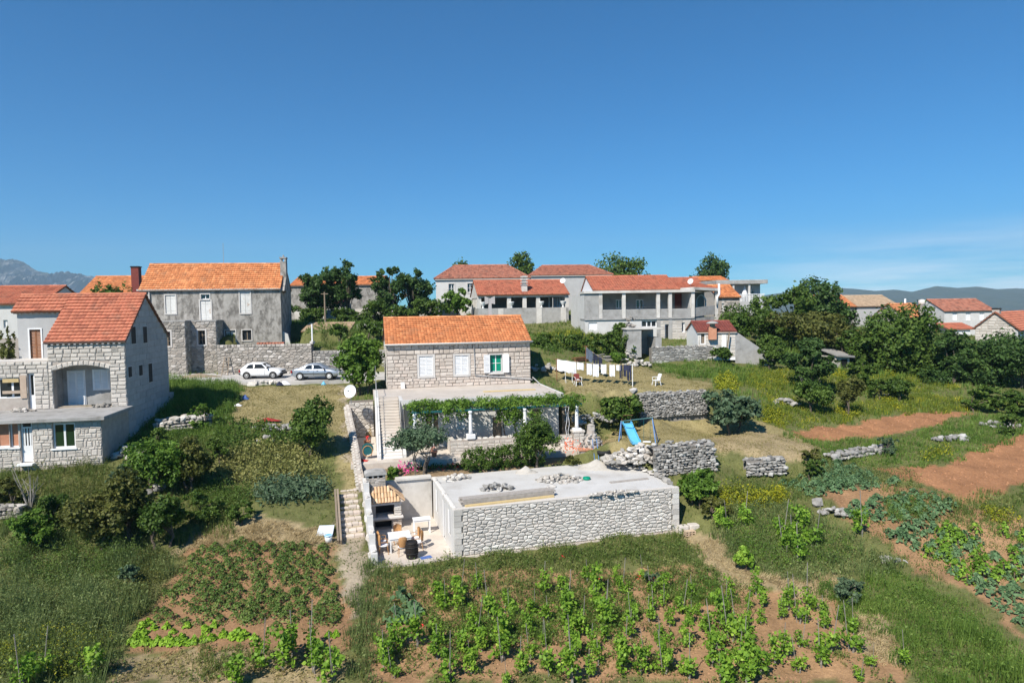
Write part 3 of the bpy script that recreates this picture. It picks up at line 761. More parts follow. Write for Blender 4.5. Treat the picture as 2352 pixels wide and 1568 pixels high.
# ---- rough stones for heaps and dry walls
_ROCKS = []
def rock_mesh(rng, flat=.7, n=0):
    V = []; F = []
    base = [(-1,-1,-1),(1,-1,-1),(1,1,-1),(-1,1,-1),(-1,-1,1),(1,-1,1),(1,1,1),(-1,1,1)]
    mid = [(0,-1.25,0),(1.25,0,0),(0,1.25,0),(-1.25,0,0),(0,0,1.2),(0,0,-1.2)]
    V = [tuple(c*rng.uniform(.62,1.0) for c in b) for b in base] + [tuple(c*rng.uniform(.8,1.05)+rng.uniform(-.15,.15) for c in b) for b in mid]
    for c, q in ((8,(0,1,5,4)),(9,(1,2,6,5)),(10,(2,3,7,6)),(11,(3,0,4,7)),(12,(4,5,6,7)),(13,(3,2,1,0))):
        for i in range(4): F.append((q[i], q[(i+1)%4], c))
    return [(.42*x, .42*y, .42*z*flat) for x,y,z in V], F
def rock_data(m):
    if m.name not in [r[0] for r in _ROCKS]:
        _ROCKS.append((m.name, [raw_mesh('stone', *rock_mesh(RNG, f), m) for f in (.5,.6,.7,.45,.8,.55)]))
    return dict(_ROCKS)[m.name]
def put_rock(parent, m, p, s, rng=RNG, rot=None, name='stone'):
    o = link(name, rng.choice(rock_data(m)), parent)
    o.location = p; o.rotation_euler = rot or (rng.uniform(-.4,.4), rng.uniform(-.4,.4), rng.uniform(0,6.28))
    o.scale = (s*rng.uniform(.85,1.3), s*rng.uniform(.75,1.1), s*rng.uniform(.75,1.1))
    return o
def dry_wall(name, label, cat, P0, P1, hgt, thick, sw, m, rng, cap=300, group=None, ragged=.25, follow=True, end_h=None):
    """wall of loose stones between two ground points, laid course by course"""
    P0, P1 = Vector(P0), Vector(P1); L = (P1-P0).to_2d().length; d = (P1-P0); ang = math.atan2(d.y, d.x)
    e = empty(name, P0, ang, label, cat, group); S = []
    nrow = max(2, int(hgt/(sw*.55)))
    for j in range(nrow):
        x = rng.uniform(0, sw*.6)
        while x < L:
            t = x/L; hh = hgt if end_h is None else hgt*(1-t)+end_h*t
            top = hh*(1-ragged*.5*(1+math.sin(x*1.9+j*.2)*.6*math.sin(x*.7+1)))
            z = (j+.4)/nrow*hgt
            if z < top: S.append((x, -thick/2*(1-.25*z/max(hgt,.1))+rng.uniform(-.05,.05), (P1.z-P0.z)*t+z+rng.uniform(-.03,.03), sw*rng.uniform(.8,1.35), z > top-sw*.8))
            x += sw*rng.uniform(.75,1.15)
    x = 0
    while x < L:                                           # capping stones across the thickness
        t = x/L; hh = hgt if end_h is None else hgt*(1-t)+end_h*t
        S.append((x, thick*rng.uniform(-.1,.4), (P1.z-P0.z)*t+hh*(1-ragged*.5*(1+math.sin(x*1.9+nrow*.2)*.6*math.sin(x*.7+1)))+rng.uniform(-.05,.05), sw*rng.uniform(.9,1.4), True)); x += sw*.7
    core = MB(); n = max(2, int(L/.6))
    for i in range(n):
        t0, t1 = i/n, (i+1)/n; zt = [(P1.z-P0.z)*t+(hgt if end_h is None else hgt*(1-t)+end_h*t)*(1-ragged) for t in (t0,t1)]; zb = [(P1.z-P0.z)*t-.4 for t in (t0,t1)]
        core.add([(L*t0,-thick*.3,zb[0]),(L*t1,-thick*.3,zb[1]),(L*t1,thick/2,zb[1]),(L*t0,thick/2,zb[0]),(L*t0,-thick*.22,zt[0]),(L*t1,-thick*.22,zt[1]),(L*t1,thick/2,zt[1]),(L*t0,thick/2,zt[0])],
                 [(4,5,6,7),(0,1,5,4),(2,3,7,6)])
    core.build('core', MT['mortar_d'], e)
    S.sort(key=lambda s: -s[3]); rest = MB()
    for i, (x, y, z, s, _) in enumerate(S):
        if i < cap:
            put_rock(e, m, (x,y,z), s, rng, (rng.uniform(-.25,.25), rng.uniform(-.25,.25), rng.uniform(-.4,.4)))
        else:
            V, F = rock_mesh(rng); a = rng.uniform(0,6.28); rest.add([(x+(v[0]*math.cos(a)-v[1]*math.sin(a))*s*1.1, y+(v[0]*math.sin(a)+v[1]*math.cos(a))*s, z+v[2]*s) for v in V], F)
    if rest.v: rest.build('small_stones', m, e, kind='stuff')
    return e
def heap(name, label, c, rx, ry, hgt, sw, m, n, rng, cap=60, group=None, rot=0.0, cat='stone heap'):
    e = empty(name, c, rot, label, cat, group); rest = MB()
    for i in range(n):
        r, t = math.sqrt(rng.random()), rng.uniform(0,6.28); x, y = r*rx*math.cos(t), r*ry*math.sin(t)
        z = max(.2*sw, hgt*(1-r)**.8*rng.uniform(.35,1.0)); s = sw*rng.uniform(.6,1.35)
        if i < cap: put_rock(e, m, (x,y,z), s, rng)
        else:
            V, F = rock_mesh(rng); rest.add([(x+v[0]*s, y+v[1]*s, z+v[2]*s) for v in V], F)
    if rest.v: rest.build('small_stones', m, e, kind='stuff')
    return e

# ---- roof tiles
_TILES = {}
def tile_geo(w, l, seg, h=.03):
    prof = [(i/seg, math.sin(math.pi*i/seg)**.8) for i in range(seg+1)]
    V = [(x*w*.98, 0, (.075+hh*h)) for x, hh in prof] + [(x*w*.98, l*1.1, .0+hh*h*.9) for x, hh in prof] + [(x*w*.98, .002, -.01) for x, hh in prof]
    n = seg+1
    F = [(i, i+1, n+i+1, n+i) for i in range(seg)] + [(2*n+i, 2*n+i+1, i+1, i) for i in range(seg)]
    return V, F
def tile_plane(parent, A, B, C, m, tw=.23, tl=.34, poly=None, cap=0, seg=4, under=True, h=.03, name='tile'):
    """eave from A to B, C = a point up the slope; poly (3-D points) bounds the slope, else the parallelogram"""
    A, B, C = Vector(A), Vector(B), Vector(C); e = (B-A).normalized(); n_ = e.cross(C-A).normalized(); s = n_.cross(e)
    W = (B-A).length; Lh = (C-A).dot(s); D = poly and [Vector(p) for p in poly] or [A, B, B+(C-A), C]
    P2 = [((p-A).dot(e), (p-A).dot(s)) for p in D]
    if under:
        u = MB(); u.prism([p - n_*.10 for p in D], n_*.09); ro = u.build('roof', MT['under'], parent)
    else: ro = parent
    x_lo, x_hi = min(p[0] for p in P2), max(p[0] for p in P2); y_hi = max(p[1] for p in P2)
    nc, nr = max(1, round((x_hi-x_lo)/tw)), max(1, round(y_hi/tl)); tw, tl = (x_hi-x_lo)/nc, y_hi/nr
    gx_, gy_ = np.meshgrid(x_lo+tw*np.arange(nc), tl*np.arange(nr)); xs, ys = gx_.ravel(), gy_.ravel()
    if poly:
        k = inpoly(xs+tw*.5, ys+tl*.5, P2); xs, ys = xs[k], ys[k]
    V, F = tile_geo(tw, tl, seg, h)
    M3 = Matrix((e, s, n_)).transposed()
    if cap:
        me = raw_mesh(name, V, F, m); k = min(cap, len(xs)); q = M3.to_quaternion()
        for i in range(k):
            o = link(name, me, ro); o.rotation_mode = 'QUATERNION'; o.rotation_quaternion = q
            o.location = A + e*xs[i] + s*ys[i] + n_*RNG.uniform(0,.008)
        xs, ys = xs[k:], ys[k:]
    if len(xs):
        Va, Fa = np.array(V), np.array(F)
        off = np.stack([xs + NPR.uniform(-.006,.006,len(xs)), ys + NPR.uniform(-.012,.012,len(xs)), NPR.uniform(0,.012,len(xs))], 1)
        allv = (Va[None] + off[:,None]).reshape(-1,3) @ np.array(M3).T + np.array(A)
        quads = allv[(Fa[None] + (np.arange(len(xs))*len(V))[:,None,None]).reshape(-1,4)]
        me = raw_mesh('tiles', allv.tolist(), (Fa[None] + (np.arange(len(xs))*len(V))[:,None,None]).reshape(-1,4).tolist(), m)
        link('tiles', me, ro, 'stuff')
    return ro
def ridge_tiles(parent, A, B, m, r=.11, l=.4, single=True):
    A, B = Vector(A), Vector(B); L = (B-A).length; n = max(1, round(L/l)); d = (B-A)/n; b = MB()
    side = d.normalized().cross(Vector((0,0,1))).normalized(); up = side.cross(d.normalized()); all_ = MB()
    for i in range(n):
        p = A + d*i; V = []
        for k, t in enumerate((0, 1.06)):
            for q in range(6):
                a = math.pi*q/5; rr = r*(1.0 if k else 1.12); V.append(p + d*t + side*math.cos(a)*rr + up*(math.sin(a)*rr-.05))
        F = [(q, q+1, 6+q+1, 6+q) for q in range(5)] + [(5,4,3,2,1,0)]
        if single: link('ridge_tile', raw_mesh('ridge_tile', V, F, m), parent)
        else: all_.add(V, F)
    if not single: all_.build('ridge_tiles', m, parent, kind='stuff')

def gable_roof(b, x0, x1, y0, y1, ze, zr, m, over=.25, side=.12, tw=.23, tl=.34, cap=0, single=False, seg=3, zb=None, ridge_m=None, yr=None):
    yr = (y0+y1)/2 if yr is None else yr; zb = ze if zb is None else zb
    sl = (zr-ze)/(yr-y0); sb = (zr-zb)/(y1-yr)
    A, B, C = (x0-side, y0-over, ze-over*sl+.02), (x1+side, y0-over, ze-over*sl+.02), (x0-side, yr, zr+.02)
    ro = tile_plane(b.e, A, B, C, m, tw, tl, cap=cap, seg=seg)
    A2, B2, C2 = (x1+side, y1+over, zb-over*sb+.02), (x0-side, y1+over, zb-over*sb+.02), (x1+side, yr, zr+.02)
    tile_plane(b.e, A2, B2, C2, m, tw*1.5, tl*1.3, seg=2)
    ridge_tiles(ro, (x0-side, yr, zr+.06), (x1+side, yr, zr+.06), ridge_m or m, single=single)
    return ro
def hip_roof(b, x0, x1, y0, y1, ze, zr, m, over=.35, run=None, tw=.26, tl=.36, seg=3, ridge_m=None, cut=None):
    x0 -= over; x1 += over; y0 -= over; y1 += over; ym = (y0+y1)/2; run = run or (y1-y0)/2
    a, b_, c, d = (x0,y0,ze), (x1,y0,ze), (x1,y1,ze), (x0,y1,ze); r0, r1 = (x0+run,ym,zr), (x1-run,ym,zr)
    ro = tile_plane(b.e, a, b_, (x0,ym,zr), m, tw, tl, [a,b_,r1,r0], seg=seg)
    tile_plane(b.e, b_, c, r1, m, tw, tl, [b_,c,r1], seg=2); tile_plane(b.e, d, a, r0, m, tw, tl, [d,a,r0], seg=2)
    tile_plane(b.e, c, d, r0, m, tw*1.5, tl*1.3, [c,d,r0,r1], seg=2)
    for p, q in ((r0,r1),(a,r0),(b_,r1)): ridge_tiles(ro, Vector(p)+Vector((0,0,.05)), Vector(q)+Vector((0,0,.05)), ridge_m or m, single=False)
    return ro
def shell(b, W, D, z0, zt, m, ops=(), th=.35, gable=None, ops_r=(), ops_l=(), yr=None, name='wall', zback=None):
    """four walls; gable = ridge height when the ends are gables"""
    w = MB(); zb = zt if zback is None else zback
    panel(w, 0, W, z0, zt, ops, 0, th); panel(w, 0, W, z0, zb, (), D-th, D)
    panel(w, th, D-th, z0, min(zt,zb), ops_l, 0, th, True); panel(w, th, D-th, z0, min(zt,zb), ops_r, W-th, W, True)
    if gable:
        yr = D/2 if yr is None else yr
        for x in (0, W-th): w.prism([(x,0.01,zt-.0),(x,yr,gable),(x,D-.01,zb-.0)] + ([(x,D-.01,min(zt,zb)),(x,.01,min(zt,zb))] if zt != zb else []), (th,0,0))
    return w.build(name, m, b.e)
def dish(name, label, p, r, face, m=None, pole=1.0, foot=None):
    """satellite dish on a post"""
    e = empty(name, p, 0, label, 'satellite dish'); d = Vector(face).normalized(); q = Vector((0,0,1)).rotation_difference(d)
    k = MB(); k.lathe([(.001,0)]+[(r*t, .28*r*t*t) for t in (.3,.55,.75,.9,1)]+[(r*1.02,.28*r),(r*.98,.27*r-.02)]+[(r*t, .28*r*t*t-.02) for t in (.75,.4)]+[(.001,-.02)], n=20)
    o = k.build('reflector', m or MT['white_m'], e, True); o.rotation_mode = 'QUATERNION'; o.rotation_quaternion = q; o.location = (0,0,pole)
    tip = Vector((0,0,pole)) + d*r*.85
    s = MB(); s.tube([Vector((0,0,pole)) + q@Vector((0,-r*.95,.25*r)), tip], .012, 5); s.build('feed_arm', MT['steel'], e)
    f = MB(); f.tube([tip-d*.06, tip+d*.04], .035, 8); f.build('feed_horn', MT['black'], e)
    s = MB(); s.tube([(0,0,-.05),(0,0,pole)], .03, 8); s.tube([(0,0,pole),(d.x*.02,d.y*.02,pole)], .05, 8); s.build('mast', MT['steel'], e)
    return e

# ================================================================== the stone house with the terrace
hb = Bld('stone_house', 'two storey pale stone house with orange tiled roof and white shutters', 'house', HOUSE_O, HOUSE_A)
rng = random.Random(21)
HW = hb.F((1219, 880))[0]; HD = 7.2
ZE_ = (hb.F((888, 791))[1] + hb.F((1219, 783))[1]) / 2
ZR_ = (hb.F((880, 731), HD/2)[1] + hb.F((1212, 727), HD/2)[1]) / 2
def zr_(f, a, b, y=0): return hb.R(f(*a), f(*b), y)
win = [zr_(ZD, (625,518), (775,720)), zr_(ZD, (1000,510), (1146,704)), zr_(ZD, (1366,500), (1498,678))]
w_up = shell(hb, HW, HD, -.25, ZE_, MT['mortar_h'], win, gable=ZR_-.05)
ops = [(w[0]-.16, w[1]+.16, w[2]-.16, w[3]+.16) for w in win[:2]] + [(win[2][0]-.1, win[2][1]+.1, win[2][2]-.14, win[2][3]+.14)]
lay(pack_courses(.02, HW-.02, .0, ZE_-.12, ops, (.24,.36), (.32,.6), rng, .22), w_up, MT['stone_h'], front(-.002), .034, .028, 300, rng=rng)
lay(pack_courses(-HD+.05, -.05, .0, ZE_, [], (.2,.33), (.3,.6), rng, .2), w_up, MT['stone_l'], sideL(-.002), .04, .03, 100, rng=rng)
for i, r in enumerate(win):
    o = window(hb.e, r, 0, cols=2, rows=2, rec=.16, sill=None, surround=(.15 if i < 2 else .08, MT['trim']), pane=MT['green_p'] if i == 2 else None)
    xm = (r[0]+r[1])/2
    if i < 2:
        shutter(o, r[0]+.01, xm-.005, r[2]+.01, r[3]-.01, .03, MT['white'], 14); shutter(o, xm+.005, r[1]-.01, r[2]+.01, r[3]-.01, .03, MT['white'], 14)
    else:
        o['label'] = 'open window with green blinds behind'
        w = (r[1]-r[0])/2
        shutter(o, r[0]-w-.02, r[0]-.02, r[2]-.03, r[3]+.03, -.09, MT['white'], 14, math.radians(4), 'r')
        shutter(o, r[1]+.04, r[1]+w+.04, r[2]-.03, r[3]+.03, -.09, MT['white'], 14, math.radians(-14), 'l')
        s = MB(); s.bbox(r[0]-.12, r[1]+.12, -.16, .1, r[2]-.16, r[2]-.08, .01); s.build('sill', MT['trim'], o)
gable_roof(hb, 0, HW, 0, HD, ZE_+.06, ZR_+.04, MT['tile_o'], over=.22, side=.1, tw=.24, tl=.31, cap=300, single=True, seg=4)
k = MB(); k.bbox(-.12, HW+.12, -.2, .02, ZE_-.13, ZE_+.0, .03); k.build('cornice', MT['trim'], hb.e)
k = MB()
for i in range(22): x = .1+i*(HW-.3)/21; k.box(x, x+.12, -.12, 0, ZE_-.24, ZE_-.132)
k.build('cornice_blocks', MT['trim'], hb.e, kind='stuff')
k = MB(); k.tube([(-.16,-.3,ZE_-.01),(HW+.16,-.3,ZE_-.03)], .055, 8); k.build('gutter', MT['plaster_w'], hb.e, True)
dp = [hb.F(ZD(*p), -.1) for p in ((1200,395),(1207,560),(1213,715),(1500,735),(1795,752))]
k = MB(); k.tube([(dp[0][0],-.28,ZE_-.04)]+[(x,-.08,z) for x, z in dp]+[(HW+.05,-.15,dp[-1][1]-.1)], .04, 7); k.build('downpipe', MT['plaster_g'], hb.e, True)
k = MB(); k.tube([(HW+.1,-.1,dp[-1][1]-.1),(HW+.12,-.2,.5),(HW+.5,-1.0,.04)], .04, 7); k.build('downpipe', MT['plaster_g'], hb.e, True)
cx_, cz_ = hb.F(ZH(622,560), HD*.62)
k = MB(); k.box(cx_-.13, cx_+.13, HD*.62-.13, HD*.62+.13, ZR_-.8, cz_+.2)
for sx in (-1, 1): k.prism([(cx_+sx*.13,HD*.62-.16,cz_-.25),(cx_+sx*.42,HD*.62-.16,cz_-.32),(cx_+sx*.42,HD*.62-.16,cz_+.36),(cx_+sx*.13,HD*.62-.16,cz_+.22)], (0,.32,0))
k.build('chimney', MT['plaster_g'], hb.e)
# terrace over the ground floor, stairs cut into its front left
fl = hb.T(ZE(705,285)); fr_ = hb.T(ZE(2345,190))
TY = (fl[1]+fr_[1])/2; TX1 = fr_[0]; sx0, sx1 = hb.T(ZE(437,232))[0], hb.T(ZE(642,228))[0]
SY = hb.T(ZE(540,232))[1]; tx0 = hb.T(ZE(380,185))[0]
GF = Z_YARD - Z_TERR
k = MB(); k.box(sx1+.22, TX1, TY, -.005, -.22, 0); k.box(tx0, sx1+.22, SY, -.005, -.22, 0); k.build('terrace', MT['terrace'], hb.e)
k = MB(); k.box(sx1+.22, TX1, TY-.1, TY-.004, -.26, .03); k.box(TX1-.1, TX1+.03, TY-.1, -.2, -.26, .035); k.build('terrace_edge', MT['plaster_w'], hb.e)
NS = 20; SL = 5.0; rise = -GF/NS; tread = SL/NS
for i in range(NS):
    y1 = SY - tread*i; k = MB(); k.bbox(sx0, sx1, y1-tread-.03, y1, -rise*(i+1)-.14, -rise*(i+1), .015); k.build('step', MT['court'], hb.e)
k = MB(); k.prism([(sx0+.02, SY, -.3),(sx0+.02, SY-SL, GF-.0),(sx0+.02, SY, GF)], (sx1-sx0-.04,0,0)); k.build('stair_base', MT['plaster_w'], hb.e)
k = MB(); k.prism([(sx0-.26,-.9,.02),(sx0-.26,SY+.05,.02),(sx0-.26,SY-SL-.1,GF+.28),(sx0-.26,SY-SL-.1,GF),(sx0-.26,-.9,GF)], (.25,0,0)); k.build('stair_parapet', MT['plaster_w'], hb.e)
k = MB(); k.prism([(sx1+.005,TY+.02,.015),(sx1+.005,SY-.1,.015),(sx1+.005,SY-SL*.98,GF+.2),(sx1+.005,SY-SL*.98,GF),(sx1+.005,TY+.02,GF)], (.21,0,0)); k.build('stair_parapet', MT['plaster_w'], hb.e)
k = MB()
for t in (0,.2,.45,.7,1): k.tube([(sx0-.14, SY-SL*t, GF*t), (sx0-.14, SY-SL*t, GF*t+.95)], .016, 5)
k.tube([(sx0-.14,-.9,.95),(sx0-.14,SY,.95),(sx0-.14,SY-SL,GF+.95)], .018, 5); k.tube([(sx0-.14,-.9,0),(sx0-.14,-.9,1.9)], .02, 5); k.build('handrail', MT['steel'], hb.e)
# ground floor under the terrace
gops = [hb.R(ZD(*a), ZD(*b), TY+.25) for a, b in (((700,1112),(762,1420)), ((775,1112),(832,1420)), ((1010,1150),(1112,1275)), ((1395,1150),(1500,1400)), ((1800,1070),(1895,1330)), ((2128,1040),(2212,1310)))]
gops = [(o[0], o[1], GF if o[3]-o[2] > 1.5 else o[2], o[3]) for o in gops]
k = MB(); panel(k, sx1+.22, TX1-.25, GF-.1, -.23, gops, TY+.25, TY+.55); panel(k, TY+.55, -.01, GF-.1, -.23, (), TX1-.55, TX1-.25, True); k.box(sx1+.22, TX1-.56, TY+2.2, TY+2.3, GF, -.23)
k.build('ground_floor_wall', MT['plaster_w'], hb.e)
for o in gops:
    if o[2] > GF+.1:
        w = window(hb.e, o, TY+.25, cols=2, rec=.1, sill=MT['trim']); xm = (o[0]+o[1])/2
        shutter(w, o[0]+.01, xm-.005, o[2]+.01, o[3]-.01, TY+.28, MT['white'], 10); shutter(w, xm+.005, o[1]-.01, o[2]+.01, o[3]-.01, TY+.28, MT['white'], 10)
    else:
        d = MB(); d.box(o[0]+.02, o[1]-.02, TY+.42, TY+.47, GF, o[3]-.02); d.build('door', MT['wood'], hb.e)
# pergola with its posts and low wall
PY = TY - 2.3
pg = Bld('pergola', 'teal steel pergola on white columns in front of the stone house', 'pergola', hb.wor(0, 0, 0), HOUSE_A)
bz = hb.F(ZD(1300,1070), PY)[1]; px0, px1 = hb.F(ZD(545,1112), PY)[0], hb.F(ZD(2330,1005), PY)[0]
k = MB(); k.box(px0, px1, PY-.04, PY+.04, bz-.06, bz+.06); k.build('front_beam', MT['teal'], pg.e)
k = MB(); k.box(px0, px1, TY-.22, TY-.14, bz+.1, bz+.22); k.build('back_beam', MT['teal'], pg.e)
n = 13
for i in range(n):
    x = px0+.1+(px1-px0-.2)*i/(n-1); k = MB(); k.bar((x,PY-.25,bz+.08),(x,TY-.15,bz+.25), .05, .05); k.build('rafter', MT['teal'], pg.e)
for i in range(4):
    y = PY+.3+i*.5; k = MB(); k.tube([(px0,y,bz+.12+i*.03),(px1,y,bz+.12+i*.03)], .012, 5); k.build('wire', MT['teal'], pg.e)
wz = GF + .95
cols = [hb.F(ZD(x,1200), PY)[0] for x in (578,1165,1735,2278)]
for i, x in enumerate(cols):
    k = MB(); k.lathe([(.14,wz+.28),(.125,wz+.5),(.11,bz-.3),(.11,bz-.22),(.14,bz-.2),(.14,bz-.06)], (x,PY,0), 12); o = k.build('column', MT['white'], pg.e, True)
    k = MB(); k.bbox(x-.28, x+.28, PY-.28, PY+.28, wz, wz+.28, .03); k.build('plinth', MT['white'], o)
lw0, lw1 = hb.F(ZD(950,1400), PY)[0], hb.F(ZD(1790,1390), PY)[0]
lw = Bld('garden_wall', 'low pale stone wall carrying the white pergola columns', 'wall', hb.wor(lw0, PY-.2, GF), HOUSE_A)
k = MB(); k.box(0, lw1-lw0, 0, .4, -.1, .9); w = k.build('wall', MT['mortar'], lw.e)
lay(pack_courses(0, lw1-lw0, 0, .78, [], (.15,.25), (.22,.5), rng, .2), w, MT['stone_l'], front(0), .03, .03, 200, rng=rng)
for i in range(int((lw1-lw0)/.42)): put_rock(w, MT['stone_w'], (.22+i*.42,.2,.9), .36, rng, (0,0,rng.uniform(-.2,.2)))
k = MB(); k.box(0, .3, .4, 2.0, -.1, .9); k.build('wall', MT['stone_l'], lw.e)
p0 = hb.F(ZD(2232,1290), PY)[0]; p1 = hb.F(ZD(2340,1290), PY)[0]; pz = hb.F(ZD(2285,1288), PY)[1] - GF
pr = Bld('stone_pier', 'square pale stone pier under the last pergola column', 'pier', hb.wor(p0, PY-.3, GF), HOUSE_A)
k = MB(); k.box(0, p1-p0, 0, .6, -.1, pz-.1); w = k.build('wall', MT['mortar'], pr.e)
lay(pack_courses(0, p1-p0, 0, pz-.1, [], (.24,.34), (.3,.5), rng, .1), w, MT['stone_w'], front(0), .025, .03, 60, rng=rng)
k = MB(); k.bbox(-.06, p1-p0+.06, -.06, .66, pz-.1, pz+.02, .02); k.build('cap', MT['stone_w'], pr.e)
a0 = hb.F(ZD(2092,1330), PY+.2)[0]
lw2 = Bld('garden_wall', 'short pale stone wall beside the stone pier', 'wall', hb.wor(a0, PY-.05, GF), HOUSE_A)
k = MB(); k.box(0, p0-a0-.02, 0, .4, -.1, pz*.72); w = k.build('wall', MT['mortar'], lw2.e)
lay(pack_courses(0, p0-a0-.02, 0, pz*.7, [], (.2,.32), (.25,.5), rng, .2), w, MT['stone_w'], front(0), .03, .03, 40, rng=rng)
# yard paving
k = MB(); k.box(tx0-1.5, 13.0, PY-1.2, TY+.2, GF-.5, GF); k.box(tx0-1.7, sx0-.27, TY+.2, -1.9, GF-.12, GF); pv = k.build('paving', MT['court'], None)
pv.location = HOUSE_O; pv.rotation_euler = (0,0,HOUSE_A); tag(pv, 'pale concrete paving of the yard below the terrace', None, None, 'structure')

# ================================================================== flat roofed annex of white stone
nb = Bld('stone_annex', 'low flat roofed building of white rubble stone with unfinished roof', 'outbuilding', ANNEX_O, ANNEX_A)
AW = nb.F((1558, 1215))[0]; AH = (nb.F((1040,1170))[1] + nb.F((1558,1120))[1])/2; AD = nb.T((983,1098), AH)[1]
side = [nb.S(ZF(*p)) for p in ((1030,560),(1082,870),(1160,730),(1195,1200),(1210,850),(1262,1150))]
sops = [(min(side[i][0],side[i+1][0]), max(side[i][0],side[i+1][0]), z0, z1) for i, (z0, z1) in zip((0,2,4), ((.9,AH-.35),(0.02,AH-.3),(.9,AH-.35)))]
sops = [(4.55,5.35,.75,AH-.3), (2.2,3.15,.02,AH-.28), (.75,1.5,.75,AH-.3)]
k = MB(); panel(k, .0, AW, -.25, AH, (), 0, .45); panel(k, .45, AD-.3, -.25, AH, sops, 0, .35, True); panel(k, .45, AD, -.25, AH, (), AW-.4, AW, True); k.box(0, AW-.4, AD-.3, AD, -.25, AH)
aw = k.build('wall', MT['mortar_d'], nb.e)
rng = random.Random(5)
q0 = .42
lay(pack_rubble(q0, AW-.42, .0, AH-.02, [], .31, .168, rng, .46, .40), aw, MT['stone_w'], front(0), .024, .05, 300, rng=rng, round_=.5)
zz = 0
for j in range(8):                                         # dressed corner blocks
    h = AH/8; w = .42 if j % 2 else .34
    for x0, x1 in ((-.02, w), (AW-w, AW+.02)):
        k = MB(); k.add([(x0,-.055,zz+.008),(x1,-.055,zz+.008),(x1,-.055,zz+h-.008),(x0,-.055,zz+h-.008),(x0,.02,zz+.008),(x1,.02,zz+.008),(x1,.02,zz+h-.008),(x0,.02,zz+h-.008)],
                       [(0,1,2,3),(0,4,5,1),(1,5,6,2),(2,6,7,3),(3,7,4,0)]); k.build('corner_block', MT['stone_w'], aw)
    zz += h
k = MB(); k.box(-3.75, AW+.05, -.12, .0, -.3, -.01); k.build('footing', MT['court'], nb.e)
k = MB(); k.box(-.02, -.0, .0, AD-.3, 0, .0); 
sw_ = MB(); panel(sw_, .0, AD-.3, -.02, AH-.03, sops, -.05, -.004, True); sw_.build('side_render', MT['plaster_w'], nb.e)
for o in sops:
    f = MB(); t = .05
    f.box(-.02,.06,o[0]+.004,o[0]+t,o[2],o[3]); f.box(-.02,.06,o[1]-t,o[1]-.004,o[2],o[3]); f.box(-.02,.06,o[0]+t,o[1]-t,o[3]-t,o[3])
    if o[2] > .5:
        fo = f.build('window', MT['white'], nb.e); p = MB(); p.box(.02,.03,o[0]+t,o[1]-t,o[2],o[3]-t); p.build('pane', MT['plaster_g'], fo)
    else:
        fo = f.build('door', MT['white'], nb.e); p = MB(); p.box(.02,.05,o[0]+t,(o[0]+o[1])/2+.12,o[2],o[3]-t); p.build('leaf', MT['white'], fo); p = MB(); p.box(.3,.33,(o[0]+o[1])/2,o[1],o[2],o[3]); p.build('pane', MT['dark'], fo)
k = MB(); k.box(.14, AW-.12, .16, AD-.1, AH-.2, AH+.03); rs = k.build('roof', MT['roof_slab'], nb.e)
k = MB(); k.bbox(-.02, AW+.02, -.04, .155, AH-.02, AH+.05, .02); k.build('roof_edge', MT['stone_w'], nb.e)
k = MB(); k.bbox(-.06, .135, .156, AD-.1, AH-.02, AH+.09, .02); k.build('roof_edge', MT['stone_w'], nb.e)
for i in range(26):
    y = .5+rng.random()*(AD-.8); put_rock(nb.e, MT['stone_w'], (.03+rng.uniform(-.05,.06), y, AH+.06), rng.uniform(.12,.22), rng)
k = MB(); k.box(-.1, AW+.15, AD-.098, AD+.02, AH-.1, AH+.06); k.build('roof_edge', MT['concrete_l'], nb.e)
for i in range(15):
    t = i/14; put_rock(nb.e, MT['stone_x'], (AW-.1+rng.uniform(-.12,.1), .6+t*(AD-.8), AH+.12+rng.uniform(0,.12)*t), rng.uniform(.28,.5), rng)
AZ = AH + .03
def on_roof(p): x, y = nb.T(p, AZ); return nb.wor(x, y, AZ)
heap('rubble_heap', 'small heap of broken pale stones at the back of the flat roof', on_roof(ZG(1270-1300+70,0)) if False else on_roof(ZE(1270,1090)), .75, .5, .42, .3, MT['stone_x'], 26, rng, 26)
heap('rubble_heap', 'heap of grey building stones behind the stacked planks', on_roof(ZE(1660,1205)), .95, .35, .5, .3, MT['stone_g'], 28, rng, 28)
heap('rubble_heap', 'wide heap of small pinkish white stones in mid roof', on_roof(ZG(770,520)), 1.35, .75, .42, .2, MT['stone_x'], 130, rng, 110)
heap('rubble_heap', 'long low row of stone chips along the front roof edge', on_roof(ZG(1330,655)), 1.55, .25, .16, .14, MT['stone_x'], 90, rng, 70, rot=ANNEX_A)
def mound(name, label, c, rx, ry, h, m, cat='sand heap', parent=None):
    k = MB(); r_ = random.Random(3); n1, n2 = 9, 22; V = [(0,0,h)]
    for i in range(1, n1+1):
        t = i/n1
        for q in range(n2):
            a = 6.283*q/n2; s = 1+.12*math.sin(a*3+i)+r_.uniform(-.04,.04)
            V.append((rx*t*s*math.cos(a), ry*t*s*math.sin(a), h*(1-t)**1.15 - (.03 if i == n1 else 0)))
    F = [(0,1+q,1+(q+1)%n2) for q in range(n2)]
    for i in range(n1-1):
        for q in range(n2): F.append((1+i*n2+q, 1+(i+1)*n2+q, 1+(i+1)*n2+(q+1)%n2, 1+i*n2+(q+1)%n2))
    k.add(V, F); o = k.build(name, m, parent, True, label, cat); o.location = c; return o
mound('sand_heap', 'larger cone of pale grey sand at the back corner of the flat roof', on_roof(ZG(1150,390)), 1.25, .75, .55, MT['sand'])
mound('sand_heap', 'small peak of grey gravel on the back edge of the flat roof', on_roof(ZG(410,440)), .7, .4, .42, MT['sand'])
